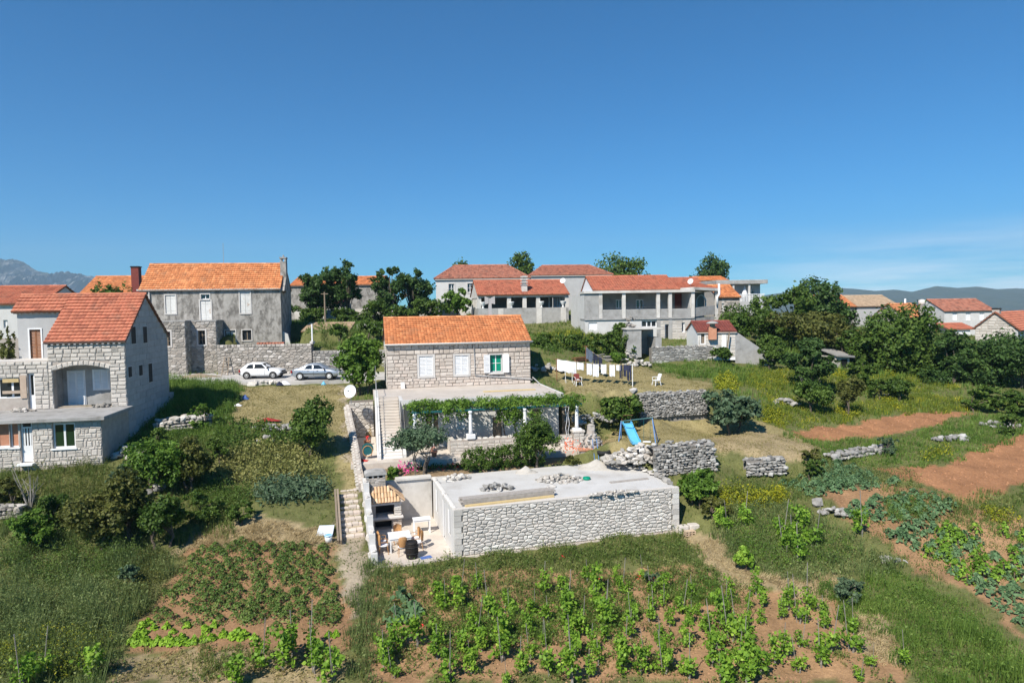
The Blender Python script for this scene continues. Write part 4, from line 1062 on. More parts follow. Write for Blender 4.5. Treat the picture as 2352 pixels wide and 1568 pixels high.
def plank(name, label, a, b, w, h, m, cat='plank', z=AZ):
    A, B = on_roof(a), on_roof(b); k = MB(); o = empty(name, A, math.atan2(B.y-A.y, B.x-A.x), label, cat); L = (B-A).length
    k.bbox(0, L, -w/2, w/2, .0, h, .006); k.build('board', m, o); return o, L
o, L = plank('plank_stack', 'stack of long grey planks lying along the front of the roof', ZE(1300,1365), ZG(690,668), .5, .0001, MT['wood_g'], 'plank stack')
bpy.data.objects.remove(o.children[0], do_unlink=True)
for j in range(5):
    for i in range(2):
        k = MB(); dx = rng.uniform(-.12,.12); k.bbox(dx, L+dx, -.3+i*.3, -.02+i*.3, .06+j*.055, .11+j*.055, .006)
        if j < 4 or i == 0 or True: k.build('plank', MT['wood_g'], o)
k = MB(); k.bbox(.1, L-.1, -.52, -.36, 0, .1, .01); k.build('plank', MT['wood_y'], o)
for x in (.3, L*.5, L-.5):
    k = MB(); k.bbox(x, x+.1, -.5, .3, 0, .058, .004); k.build('batten', MT['wood_y'], o)
plank('plank', 'single grey board lying towards the right end of the flat roof', ZG(1295,548), ZG(1690,505), .22, .06, MT['wood_g'])
plank('plank', 'short grey board beside the pinkish stone heap', ZG(850,545), ZG(1010,515), .2, .04, MT['wood_g'])
k = MB(); k.lathe([(.19,0),(.22,.02),(.22,.13),(.19,.15),(.02,.16)], n=16); o = k.build('green_tub', MT['green_p'], None, True, 'small green plastic tub on the flat roof', 'tub'); o.location = on_roof(ZG(1048,512))
k = MB(); k.lathe([(.22,0),(.28,.0),(.28,.05),(.22,.05),(.2,.02)], n=16); o = k.build('roof_ring', MT['concrete_l'], None, True, 'round pale ring set in the roof behind the planks', 'pipe ring'); o.location = on_roof(ZG(680,590))
for a, b in ((ZE(1050,1122),ZE(1090,1140)), (ZE(1148,1125),ZE(1235,1130))):
    A, B = on_roof(a), on_roof(b); k = MB(); k.tube([A+Vector((0,0,.05)),B+Vector((0,0,.03))], .025, 6); k.tube([A+Vector((0,0,.02)),A+Vector((0,0,.12))], .05, 6); k.build('iron_bar', MT['steel'], None, False, ('longer' if b == ZE(1235,1130) else 'shorter') + ' iron bar lying loose on the pale flat roof', 'bar', 'iron bars on the flat roof')

# ---- courtyard beside the annex
k = MB(); k.box(-3.7, -.052, .05, AD+.1, -.2, 0); pv = k.build('courtyard_floor', MT['court'], None); pv.location = ANNEX_O; pv.rotation_euler = (0,0,ANNEX_A); tag(pv, 'pale concrete floor of the small courtyard', None, None, 'structure')
cw = Bld('court_wall', 'grey rendered wall at the back of the courtyard', 'wall', nb.wor(-3.7, AD+.1, 0), ANNEX_A)
k = MB(); k.box(0, 3.64, 0, .3, -.2, AH-.02); k.build('wall', MT['concrete_l'], cw.e)
k = MB(); k.bbox(1.55, 3.62, -.12, .34, AH-.015, AH+.14, .02); k.build('coping', MT['concrete_l'], cw.e)
sw = Bld('stepped_wall', 'stepped white wall with raised stones along the courtyard', 'wall', nb.wor(-4.0, .1, 0), ANNEX_A)
steps = 5; LW = AD+.1
for i in range(steps):
    y0, y1 = LW*i/steps, LW*(i+1)/steps; zt = .55 + (AH-.25)*(i/(steps-1))
    k = MB(); k.box(0, .3, y0, y1-.003, -.3, zt); w = k.build('wall', MT['plaster_w'], sw.e)
    for q in range(3):
        yy = y0+.15+q*.4; zq = zt-.12-rng.random()*.3
        lay([[(-(yy+.28), zq-.2),(-yy, zq-.2),(-yy, zq),(-(yy+.28), zq)]], w, MT['stone_w'], sideL(0), .01, .09, 5, rng=rng)
    put_rock(w, MT['stone_w'], (.15,y0+.3,zt+.04), .26, rng)
# outdoor fireplace
bx0, by = nb.T(ZF(375,1075))[0], AD-1.35
bq = Bld('outdoor_fireplace', 'stone barbecue with barrel tiled hood and grey chimney in the courtyard', 'barbecue', nb.wor(-3.66, AD-1.2, 0), ANNEX_A); bq.e.scale = (.84,.9,.95)
BW = 2.0; fz0, fz1, fz2 = .62, .74, 1.42
fx = (.32, 1.52)
k = MB(); panel(k, 0, BW, 0, fz0, [(.25,1.35,.0,.48)], 0, .35); k.box(0,BW,.95,1.25,0,fz0); k.box(0,.25,.35,.95,0,fz0); k.box(1.75,BW,.35,.95,0,fz0); k.build('base', MT['mortar'], bq.e)
lay(pack_courses(1.37, BW, .0, fz0, [], (.1,.16), (.2,.4), rng, .1), bq.e, MT['stone_h'], front(0), .02, .04, 40, rng=rng)
k = MB(); k.box(.25,1.35,.5,.56,0,.5); k.build('hollow', MT['black'], bq.e)  # black sheet set in the recess, its colour standing in for shade
k = MB(); k.bbox(-.06, BW+.1, -.22, 1.25, fz0+.002, fz1, .02); k.build('shelf', MT['trim'], bq.e)
k = MB(); k.box(0,fx[0],0,1.2,fz1+.002,fz2); k.box(fx[1],BW,0,1.2,fz1+.002,fz2); k.box(fx[0],fx[1],.9,1.2,fz1+.002,fz2); k.build('firebox', MT['mortar'], bq.e)
k = MB(); k.box(fx[0]+.003,fx[1]-.003,.85,.897,fz1+.004,fz2); k.build('soot', MT['black'], bq.e)
k = MB(); k.box(fx[0]+.002,fx[0]+.02,.02,.85,fz1+.004,fz2-.01); k.box(fx[1]-.02,fx[1]-.002,.02,.85,fz1+.004,fz2-.01); k.build('soot', MT['dark'], bq.e)
lay(pack_courses(fx[1], BW, fz1+.01, fz2, [], (.11,.17), (.2,.45), rng, .2), bq.e, MT['stone_w'], front(0), .018, .04, 40, rng=rng)
k = MB(); k.bbox(-.03, BW+.04, -.08, 1.2, fz2+.002, fz2+.14, .015); k.build('lintel', MT['trim'], bq.e)
hz0, hz1 = fz2+.15, fz2+.85
k = MB(); k.prism([(-.08,-.2,hz0),(-.08,1.25,hz0),(-.08,1.25,hz1),(-.08,.55,hz1)], (BW*.62+.08,0,0)); k.prism([(BW*.62,-.2,hz0),(BW*.62,1.25,hz0),(BW*.62,1.25,hz1),(BW*.62,.55,hz1)], (.003,0,0))
k.add([(BW*.62,-.2,hz0),(BW+.16,-.2,hz0),(BW+.16,1.25,hz0),(BW*.62,1.25,hz0),(BW*.62,.55,hz1),(BW*.62,1.25,hz1)], [(0,1,4),(1,2,5,4),(0,3,2,1),(2,3,5)]); k.build('hood', MT['mortar'], bq.e)
def barrel(parent, p, d, n, w, l, m):
    d, n = Vector(d).normalized(), Vector(n).normalized(); s = d.cross(n).normalized(); p = Vector(p); V = []
    for t, rr in ((0,1.0),(l,.82)):
        for q in range(7): a = math.pi*q/6; V.append(p + d*t + s*math.cos(a)*w/2*rr + n*(math.sin(a)*w/2*rr*.75+.01))
    for q in range(7): a = math.pi*q/6; V.append(p + s*math.cos(a)*w/2*.8 + n*(math.sin(a)*w/2*.55))
    link('tile', raw_mesh('tile', V, [(q,q+1,7+q+1,7+q) for q in range(6)]+[(14+q,14+q+1,q+1,q) for q in range(6)], m), parent)
hs = Vector((0,.75,hz1-hz0)); hn_ = hs.cross(Vector((-1,0,0))).normalized() * 1
hn_ = Vector((0,-(hz1-hz0),.75)).normalized()
for i in range(7):
    x = -.02+i*.205
    for j in range(3): barrel(bq.e, Vector((x,-.24,hz0+.02))+hs*(j/3.0)+hn_*.012*j, hs, hn_, .2, hs.length*.42, MT['tile_t'])
xr_, xt_ = BW+.16, BW*.62
for x in (xt_+.16, xt_+.36, xt_+.56):                      # shortening rows on the front right of the hood
    t = (xr_-x)/(xr_-xt_)
    for j in range(max(1, round(3*t))): barrel(bq.e, Vector((x,-.24,hz0+.02))+hs*(j/3.0)+hn_*.012*j, hs, hn_, .2, hs.length*min(.42, t*.9), MT['tile_t'])
dv = Vector((xt_-xr_,0,hz1-hz0)); nv = Vector((hz1-hz0,0,xr_-xt_)).normalized()
for i in range(7):
    y = -.1+i*.2; t = min(1, max(.25, (y+.3)/.8))
    for j in range(max(1, round(3*t))): barrel(bq.e, Vector((xr_+.05,y,hz0+.02))+dv*(j/3.0)+nv*.012*j, dv, nv, .2, dv.length*.4, MT['tile_t'])
k = MB(); k.box(-.2, 1.05, .56, 1.3, hz1-.35, hz1+.62); ch = k.build('chimney', MT['mortar'], bq.e)
lay(pack_courses(-.2, 1.05, hz1-.3, hz1+.62, [], (.07,.11), (.2,.42), rng, .1), ch, MT['stone_o'], front(.56), .012, .02, 80, rng=rng)
k = MB()
for x0, x1 in ((-.2,-.04),(.18,.3),(.52,.64),(.88,1.05)): k.box(x0, x1, .54, 1.3, hz1+.622, hz1+.8)
k.box(-.0,.9,.9,.95,hz1+.622,hz1+.8); k.build('chimney_top', MT['concrete'], ch)
k = MB(); k.box(-.02,.88,.86,.9,hz1+.625,hz1+.798); k.build('flue', MT['black'], ch)
P = [(-.3,0),(-.28,.12),(-.1,.2),(.43,.24),(.95,.2),(1.13,.12),(1.15,0)]
k = MB(); k.prism([(x,.46,hz1+.802+z) for x, z in P], (0,.92,0)); k.build('chimney_cap', MT['concrete'], ch)

# table, chairs, barrel
def four_leg_table(name, label, c, rz, L, W, h, m, ml, th=.04, apron=True):
    e = empty(name, c, rz, label, 'table'); k = MB(); k.bbox(-L/2, L/2, -W/2, W/2, h-th, h, .008); k.build('tabletop', m, e)
    for sx in (-1,1):
        for sy in (-1,1): k = MB(); x, y = sx*(L/2-.06), sy*(W/2-.06); k.bbox(x-.03,x+.03,y-.03,y+.03,0,h-th-.002,.004); k.build('leg', ml, e)
    if apron: k = MB(); k.box(-L/2+.07,L/2-.07,-W/2+.04,-W/2+.06,h-th-.09,h-th-.002); k.box(-L/2+.07,L/2-.07,W/2-.06,W/2-.04,h-th-.09,h-th-.002); k.build('apron', ml, e)
    return e
tc = nb.T(ZS(765,905), .75); tc_w = nb.wor(tc[0], tc[1], 0)
four_leg_table('garden_table', 'square white table in the courtyard with wicker chairs around it', tc_w, ANNEX_A, 1.1, 1.05, .75, MT['white'], MT['white'])
def wicker_chair():
    e = empty('wicker_chair'); k = MB(); k.lathe([(.001,.40),(.22,.40),(.235,.42),(.22,.445),(.001,.45)], n=14); k.build('seat', MT['cloth_w'], e)
    V, F = [], []; n = 9                                    # curved back
    for j, (z, r) in enumerate(((.46,.23),(.62,.25),(.78,.26),(.9,.25),(.95,.2))):
        for i in range(n):
            t = (i/(n-1)-.5)*(2.0 if j < 4 else 1.3); V.append((r*math.sin(t), .03+r*math.cos(t), z+(.02 if j == 4 else 0)*math.cos(t*2)))
    for j in range(4):
        for i in range(n-1): F.append((j*n+i, j*n+i+1, (j+1)*n+i+1, (j+1)*n+i))
    b0 = len(V); V += [(x*.93,y*.93,z) for x,y,z in V]; F += [tuple(b0+i for i in reversed(f)) for f in F[:]]
    link('backrest', raw_mesh('backrest', V, F, MT['wicker'], True), e)
    for sx in (-1,1):
        for y0, y1 in ((-.18,-.22),(.18,.24)): k = MB(); k.tube([(sx*.17,y0,.42),(sx*.22,y1,0)], .016, 6); k.build('leg', MT['wicker'], e)
        k = MB(); k.tube([(sx*.22,.12,.62),(sx*.27,-.02,.64),(sx*.25,-.18,.62),(sx*.2,-.2,.42)], .015, 6); k.build('armrest', MT['wicker'], e)
    return e
wc = wicker_chair(); TL = ' at the white courtyard table'
spots = [((.05,-.85),180,'tan wicker chair on the near side of the white courtyard table'), ((.0,.82),0,'tan wicker chair on the far side of the table, before the fireplace'),
         ((.82,.18),-85,'tan wicker chair beside the table, towards the annex door'), ((.88,-.38),-95,'tan wicker chair beside the barrel, towards the annex wall'),
         ((-.85,.25),90,'wicker chair in shade by the stepped wall, farther one'), ((-.82,-.35),85,'wicker chair in shade by the stepped wall, nearer one')]
for i, ((dx, dy), a, lab) in enumerate(spots):
    o = wc if i == 0 else copy_tree(wc); tag(o, lab, 'chair', 'wicker chairs round the courtyard table')
    o.location = nb.wor(tc[0]+dx, tc[1]+dy, 0); o.rotation_euler = (0,0,ANNEX_A+math.radians(a))
bc = nb.T(ZS(1010,1370), 0); ba = empty('barrel', nb.wor(bc[0], bc[1]+.12, 0), 0, 'dark open barrel at the front edge of the courtyard', 'barrel')
k = MB(); k.lathe([(.24,0),(.3,.2),(.325,.42),(.3,.66),(.26,.84),(.24,.84),(.24,.7),(.01,.68)], n=18); k.build('staves', mat('dark_oak', [(.012,.009,.008),(.022,.017,.014)], 6, rough=.8, rnd=.05), ba, True)
for z, r in ((.1,.275),(.28,.316),(.58,.316),(.76,.283)): k = MB(); k.lathe([(r,z-.025),(r+.012,z-.025),(r+.012,z+.025),(r,z+.025)], n=18); k.build('hoop', MT['black'], ba, True)
sc_ = nb.T(ZS(1180,580), .8); four_leg_table('side_table', 'narrow white table against the courtyard back wall', nb.wor(sc_[0], sc_[1]-.1, 0), ANNEX_A, .95, .5, .8, MT['white'], MT['white'], .06)
bc = nb.T(ZS(1270,1345), 0); k = MB(); k.bbox(-.28,.28,-.16,.16,0,.025,.005); o = k.build('blue_tile', MT['blue_t'], None, False, 'blue patterned tile lying on the courtyard floor by the barrel', 'tile'); o.location = nb.wor(bc[0], bc[1], .0); o.rotation_euler = (0,0,.5)

# ================================================================== left house of pale ashlar
LO = at(236, 1053, 37.6); LA = math.radians(10.5)
lb = Bld('ashlar_house', 'pale ashlar house with red tiled roof, arched balcony and flat terrace', 'house', LO, LA)
rng = random.Random(9)
# local x runs to the left from 0: front from -13 to 0
LZ1 = lb.F(ZB(1262,800))[1]; LY = lb.T(ZB(1480,682), LZ1)[1]; X0 = -13.0
def lr(f, a, b, y=0): return lb.R(f(*a), f(*b), y)
low_ops = [lr(ZB,(655,900),(955,1200)), lr(ZB,(245,870),(425,1392)), lr(ZB,(0,870),(112,1195)), lr(ZB,(112,870),(240,1195))]
low_ops[1] = (low_ops[1][0], low_ops[1][1], 0.0, low_ops[1][3]); LX0 = low_ops[2][0]-.25
low_ops[2] = (LX0, low_ops[3][0]-.02, low_ops[2][2], low_ops[2][3])
k = MB(); panel(k, X0, 0, -.5, LZ1-.2, low_ops, 0, .35); panel(k, .35, LY+9, -.8, LZ1-.2, (), -.35, -.0, True); lw_ = k.build('wall', MT['mortar'], lb.e)
lay(pack_courses(low_ops[1][1]+.04, -.01, -.25, LZ1-.22, [low_ops[0]], (.13,.34), (.16,.48), rng, .45), lw_, MT['stone_l'], front(0), .03, .035, 300, rng=rng)
lay(pack_courses(LX0-1.5, low_ops[1][0]-.03, -.25, low_ops[2][2]-.05, [], (.13,.34), (.16,.48), rng, .45), lw_, MT['stone_l'], front(0), .03, .035, 60, rng=rng)
k = MB(); k.bbox(X0, .32, -.35, LY+.02, LZ1-.2, LZ1, .02); k.build('terrace', MT['concrete'], lb.e)
k = MB(); k.box(X0+.1, -.36, .8, .9, -.4, LZ1-.21); k.build('shade_backing', MT['dark'], lb.e)  # dark sheet behind the lower windows, its colour standing in for indoor shade
window(lb.e, low_ops[0], 0, cols=2, rec=.1, fw=.09, sill=MT['white'], pane=glass('green_glass', (.015,.035,.015)))
for i in (2, 3):
    window(lb.e, low_ops[i], 0, cols=1, rec=.12, fw=.07, sill=MT['white'], pane=MT['terracotta'])
o = low_ops[1]; d = MB(); zt = o[3]-.38
d.box(o[0]+.01,o[0]+.09,.1,.17,0,o[3]); d.box(o[1]-.09,o[1]-.01,.1,.17,0,o[3]); d.box(o[0]+.09,o[1]-.09,.1,.17,zt-.05,zt+.03); d.box(o[0]+.09,o[1]-.09,.1,.17,o[3]-.06,o[3]); d.box(o[0]+.09,o[1]-.09,.11,.16,.03,.95)
for q in range(3): x = o[0]+.09+(o[1]-o[0]-.18)*(q+.5)/3; d.box(x-.035,x+.035,.11,.16,.95,zt-.05)
do = d.build('door', MT['white'], lb.e); p = MB(); p.box(o[0]+.05,o[1]-.05,.19,.2,.9,o[3]-.03); p.build('pane', MT['glass'], do)
k = MB(); k.bbox(o[0]-.1,o[1]+.1,-.35,0,-.12,0,.02); k.build('doorstep', MT['white'], lb.e)
# upper storey
u = lambda f, a, b: lb.R(f(*a), f(*b), LY)
zE = lb.F(ZA(1440,1255), LY)[1]; UD = 8.0; zP = lb.F(ZA(1755,700), LY+UD*.46)[1]
xe = lb.F(ZA(590,1300), LY)[0]                                  # left end of the low eave; beyond it the wall is taller
zT = lb.F(ZA(210,940), LY+1.6)[1]
arch = u(ZB,(660,178),(1405,680)); arch = (arch[0], arch[1], LZ1+.0, arch[3])
uops = [arch, u(ZB,(345,270),(450,690)), u(ZB,(0,300),(345,690))]
uops[1] = (*uops[1][:2], LZ1, uops[1][3]); uops[2] = (uops[2][0]-1, uops[1][0]-.05, LZ1+.75, uops[2][3]-.15)
k = MB(); panel(k, xe, 0, LZ1-.2, zE-.0, uops, LY, LY+.4); panel(k, X0, xe, LZ1-.2, lb.F(ZA(240,1530),LY)[1], uops, LY, LY+.4)
panel(k, LY+.4, LY+UD, -.8, zE, (), -.4, -.0, True); k.box(X0, -.41, LY+UD-.4, LY+UD, -.8, zE)
k.prism([(-.4,LY+.001,zE),(-.4,LY+UD*.46,zP),(-.4,LY+UD-.001,zE)], (.4,0,0)); uw = k.build('wall', MT['mortar'], lb.e)
# arch head
ax0, ax1, azz = arch[0], arch[1], arch[3]; zs_ = lb.F(ZB(660,250), LY)[1]-.12; n = 11; k = MB()
apts = []
for i in range(n+1):
    t = i/n; apts.append((ax0+(ax1-ax0)*t, zs_ + (azz-zs_)*math.sin(math.pi*(.12+.76*t))/1.0))
for i in range(n):
    (xa,za),(xb,zb2) = apts[i], apts[i+1]; k.add([(xa,LY-.002,za),(xb,LY-.002,zb2),(xb,LY-.002,azz+.02),(xa,LY-.002,azz+.02),(xa,LY+.4,za),(xb,LY+.4,zb2)], [(0,1,2,3),(0,4,5,1)])
k.build('arch', MT['stone_l'], lb.e)
lay([[(apts[i][0],apts[i][1]),(apts[i+1][0],apts[i+1][1]),(apts[i+1][0]+(apts[i+1][0]-(ax0+ax1)/2)*.05,apts[i+1][1]+.3),(apts[i][0]+(apts[i][0]-(ax0+ax1)/2)*.05,apts[i][1]+.3)] for i in range(n)], uw, MT['stone_l'], front(LY-.004), .02, .07, 20, 'voussoir', rng=rng)
aop = (ax0-.0, ax1+.0, LZ1, azz+.28)
lay(pack_courses(xe+.01, -.01, LZ1+.0, zE-.3, [aop, uops[1], (uops[2][0],uops[2][1],LZ1,uops[2][3])], (.22,.3), (.3,.62), rng, .06, .08), uw, MT['stone_l'], front(LY-.001), .022, .06, 200, rng=rng)
lay(pack_courses(X0+5, xe, LZ1+.0, lb.F(ZA(240,1530),LY)[1]-.03, [uops[1], (uops[2][0],uops[2][1],LZ1,uops[2][3])], (.24,.3), (.32,.62), rng, .06, .08), uw, MT['stone_l'], front(LY-.001), .022, .06, 80, rng=rng)
# side wall: long thin courses, two pairs of narrow windows
sps = [lb.S(ZA(*p)) for p in ((1590,1060),(1660,1290),(1745,1060),(1805,1280))] + [lb.S(ZB(*p)) for p in ((1600,190),(1650,310),(1735,170),(1785,290),(1855,150),(1910,370))]
polys = []
zc_ = .2
while zc_ < zP-.2:
    hh = .42; yA, yB = LY+.02, LY+UD-.02
    if zc_ > zE-.3: f = min(1,(zc_+hh-zE)/(zP-zE)); yA, yB = LY+UD*.46*f+.05, LY+UD-UD*.54*f-.05
    t = yA
    while t < yB-.3:
        w = min(rng.uniform(.9,1.6), yB-t); polys.append([(t,zc_),(t+w,zc_),(t+w,zc_+hh),(t,zc_+hh)]); t += w
    zc_ += hh
MT['stone_s'] = mat('smooth_grey_blocks', [(.36,.36,.355),(.44,.44,.435)], 3, rnd=.09, bump=.25)
lay(polys, uw, MT['stone_s'], sideR(0), .022, .022, 200, 'block', rng=rng, round_=.06)
for i in range(0, len(sps), 2):
    y0, y1 = sorted((sps[i][0], sps[i+1][0])); z0, z1 = sorted((sps[i][1], sps[i+1][1]))
    if i < 4: y0, y1, z0, z1 = y0+.55, y1+.55, z0-.1, z1-.2
    f = MB(); f.box(.0,.05,y0-.05,y1+.05,z0-.05,z1+.05); fo = f.build('window', MT['trim'], lb.e); p = MB(); p.box(.051,.056,y0,y1,z0,z1); p.build('pane', MT['dark'], fo)
# balcony recess
k = MB(); k.box(ax0-.3, ax1+.3, LY+1.35, LY+1.45, LZ1, azz+.3); k.box(ax0-.15, ax0-.05, LY+.4, LY+1.35, LZ1, azz+.3); k.box(ax1+.005, ax1+.1, LY+.4, LY+1.35, LZ1, azz+.3); k.box(ax0-.1, ax1+.1, LY+.4, LY+1.35, azz+.05, azz+.1); k.build('balcony_wall', MT['plaster_o'] if False else MT['concrete'], lb.e)
yb = LY+1.3; r = lb.R(ZB(850,245), ZB(1075,665), yb); r = (r[0], r[1], LZ1+.02, r[3]); xm = (r[0]+r[1])/2
k = MB(); k.box(r[0]-.06,r[1]+.06,yb,yb+.05,r[2],r[3]+.06); do = k.build('door', MT['white'], lb.e)
shutter(do, r[0], xm-.005, r[2], r[3], yb-.002, MT['white'], 22); shutter(do, xm+.005, r[1], r[2], r[3], yb-.002, MT['white'], 22)
r = lb.R(ZB(1175,235), ZB(1370,460), yb); xm = (r[0]+r[1])/2; k = MB(); k.box(r[0]-.08,r[1]+.08,yb,yb+.05,r[2]-.08,r[3]+.08); do = k.build('window', MT['white'], lb.e)
shutter(do, r[0], xm-.03, r[2], r[3], yb-.002, MT['white'], 12); shutter(do, xm+.03, r[1], r[2], r[3], yb-.002, MT['white'], 12)
# left openings of the upper storey
o = uops[1]; k = MB(); k.box(o[0]+.01,o[0]+.1,LY+.1,LY+.16,LZ1,o[3]); k.box(o[1]-.1,o[1]-.01,LY+.1,LY+.16,LZ1,o[3]); k.box(o[0]+.1,o[1]-.1,LY+.1,LY+.16,LZ1,LZ1+.9); k.box(o[0]+.1,o[1]-.1,LY+.1,LY+.16,o[3]-.1,o[3]); do = k.build('door', MT['white'], lb.e); p = MB(); p.box(o[0]+.05,o[1]-.05,LY+.18,LY+.19,LZ1+.8,o[3]); p.build('pane', MT['glass'], do)
window(lb.e, uops[2], LY, cols=3, rec=.1, fw=.1)
k = MB(); k.box(uops[2][0]-.2,uops[2][1]+.2,LY+1,LY+1.1,LZ1,uops[2][3]+.2); k.build('shade_backing', MT['dark'], lb.e)  # near-black backing: shade behind the upper window put into its colour
for q, (a, b) in enumerate((((30,340),(235,380)), ((30,490),(255,520)), ((245,295),(340,580)))):
    rr = lb.R(ZB(*a), ZB(*b), LY-.06); k = MB(); k.box(rr[0],rr[1],LY-.07,LY-.045,rr[2],rr[3]); k.build('board', MT['wood_y'] if q == 0 else mat('chipboard', [(.42,.32,.24),(.5,.39,.3)], 5, rnd=.1), lb.e)
# taller set back wall with the brown louvred door
zt0 = lb.F(ZA(240,1530),LY)[1]; sl = (zP-zE)/(UD*.46); yb2 = LY+.8
while yb2 < LY+3.5 and lb.F(ZA(215,915), yb2-.3)[1] > zE+(yb2-.3-LY)*sl+.05: yb2 += .02
xl = lb.F(ZA(215,1000), yb2)[0]
r = lb.R(ZA(370,1130), ZA(530,1520), yb2); zT = zE+(yb2-LY)*sl-.03
k = MB(); panel(k, xl, xe+.3, zt0-.6, zT-.02, [r], yb2, yb2+.35); panel(k, yb2+.35, LY+UD-.4, zt0-.6, zT, (), xl, xl+.35, True); k.build('wall', MT['plaster_g'], lb.e)
k = MB(); k.box(X0, xe-.0, LY+.01, yb2, zt0-.15, zt0+.02); k.build('upper_terrace', MT['concrete_l'], lb.e)
xm = (r[0]+r[1])/2; k = MB(); k.box(r[0]-.09,r[0],yb2-.04,yb2+.1,r[2],r[3]+.09); k.box(r[1],r[1]+.09,yb2-.04,yb2+.1,r[2],r[3]+.09); k.box(r[0],r[1],yb2-.04,yb2+.1,r[3],r[3]+.09); k.box(r[0],r[1],yb2+.15,yb2+.2,r[2],r[3]); do = k.build('door', MT['white'], lb.e)
shutter(do, r[0]+.01, xm-.005, r[2]+.01, r[3]-.01, yb2+.09, MT['brown'], 20); shutter(do, xm+.005, r[1]-.01, r[2]+.01, r[3]-.01, yb2+.09, MT['brown'], 20)
# roof: long slope at the right, short slope over the taller wall
yR = LY+UD*.46; sl = (zP-zE)/(yR-LY); A = (xe-.1, LY-.25, zE-.25*sl+.08); B = (.12, LY-.25, zE-.25*sl+.08)
tile_plane(lb.e, A, B, (xe-.1, yR, zP+.08), MT['tile_r'], .235, .33, cap=300, seg=4)
yq = yb2-.3; zq = zE+(yq-LY)*sl+.08
tile_plane(lb.e, (xl-.2,yq,zq), (xe-.1,yq,zq), (xl-.2,yR,zP+.08), MT['tile_r'], .235, .33, seg=4)
tile_plane(lb.e, (.12,LY+UD+.2,zE-.1), (xl-.2,LY+UD+.2,zE-.1), (.12,yR,zP+.08), MT['tile_r'], .35, .45, seg=2)
ridge_tiles(lb.e, (xl-.2,yR,zP+.13), (.14,yR,zP+.13), MT['tile_r'], .12, .38)
for (xa, xb, y0, z1) in ((xe-.15,.1,LY,zE), (xl-.25,xe-.12,yb2,zT)):
    k = MB(); k.bbox(xa,xb,y0-.24,y0+.02,z1-.14,z1-.02,.02); k.build('cornice', MT['trim'], lb.e); k = MB(); m_ = int((xb-xa)/.32)
    for i in range(m_): k.box(xa+.12+i*.32,xa+.25+i*.32,y0-.18,y0,z1-.26,z1-.142)
    k.build('cornice_blocks', MT['trim'], lb.e, kind='stuff')
k = MB(); k.prism([(.0,LY-.2,zE-.12),(.0,yR,zP-.02),(.0,yR,zP+.06),(.0,LY-.2,zE-.03)], (.1,0,0)); k.prism([(.0,LY+UD+.15,zE-.2),(.0,LY+UD+.15,zE-.1),(.0,yR,zP+.06),(.0,yR,zP-.02)], (.1,0,0)); k.build('verge', MT['concrete'], lb.e)
def tw_(x, y, z): return lb.wor(x, y, z)
heap('rubble_heap', 'little heap of broken blocks on the terrace edge under the arch', tw_(lb.T(ZB(1380,655),LZ1)[0], LY-.2, LZ1), .5, .25, .35, .26, MT['stone_o'], 14, rng, 14)
heap('rubble_heap', 'low scatter of broken stone on the terrace beside the white door', tw_(lb.T(ZB(500,690),LZ1)[0], LY-.7, LZ1), .8, .3, .3, .24, MT['stone_o'], 22, rng, 22)

# ================================================================== road, retaining wall and the old house behind the cars
near = [(300,900),(420,888),(500,884),(600,884),(700,883),(790,880),(850,876),(900,872)]; farr = [(300,866),(420,863),(500,862),(600,860),(700,858),(790,856),(850,853),(900,850)]
k = MB(); pn, pf = [gp(*p) for p in near], [gp(*p) for p in farr]; V = []
RZ = -5.93
for a, b in zip(pn, pf): V += [(a.x,a.y,RZ-.05), (b.x,b.y+.5,RZ+.12), (a.x,a.y,RZ-.7)]
F = []
for i in range(len(pn)-1): F += [(3*i,3*i+3,3*i+4,3*i+1),(3*i+2,3*i+5,3*i+3,3*i)]
k.add(V, F); tag(k.build('road', MT['road']), 'narrow pale concrete lane where the cars are parked', None, None, 'structure')
def road_pt(p): q = on_z(*p, RZ+.03); return q
rng = random.Random(31)
OA = math.radians(9)
ob = Bld('old_house', 'old grey plastered house with orange roof and closed white shutters', 'house', at(326, 790, 66.5), OA)
OW = ob.F(ZC(1540,900))[0]; OD = 6.2; z0 = -.9
oze = (ob.F(ZC(1530,400))[1]+ob.F(ZC(100,470))[1])/2; ozr = ob.F(ZC(1520,178), OD/2)[1]
R = lambda a, b, y=0: ob.R(ZC(*a), ZC(*b), y)
ow = [R((318,505),(432,695)), R((685,560),(802,765)), R((692,495),(785,545)), R((1100,470),(1215,690)), R((945,872),(1058,985)), R((1126,870),(1225,975))]
shell(ob, OW, OD, z0, oze, MT['plaster_o'], ow, gable=ozr-.06)
for i, r in enumerate(ow):
    if i in (0,1,3):
        k = MB(); t = .12; k.box(r[0]-t,r[0],-.05,.1,r[2]-t,r[3]+t); k.box(r[1],r[1]+t,-.05,.1,r[2]-t,r[3]+t); k.box(r[0],r[1],-.05,.1,r[3],r[3]+t); k.box(r[0],r[1],-.07,.1,r[2]-t,r[2]); wo = k.build('window', MT['trim'], ob.e); xm = (r[0]+r[1])/2
        for a, b in ((r[0]+.01,xm-.012),(xm+.012,r[1]-.01)):
            s = MB(); s.box(a,b,.03,.07,r[2]+.01,r[3]-.01); s.box(a,b-.0,.015,.03,r[3]-.32,r[3]-.26); s.box(a,b,.015,.03,r[2]+.26,r[2]+.32); s.build('shutter', MT['shutter_o'], wo)
    else: window(ob.e, r, 0, cols=2 if i != 5 else 2, rec=.12, surround=(.1, MT['trim']), m=MT['white'] if i == 2 else MT['wood'], pane=MT['shutter_o'] if i == 4 else None)
gable_roof(ob, 0, OW, 0, OD, oze+.06, ozr+.02, MT['tile_o'], over=.25, side=.05, tw=.25, tl=.34)
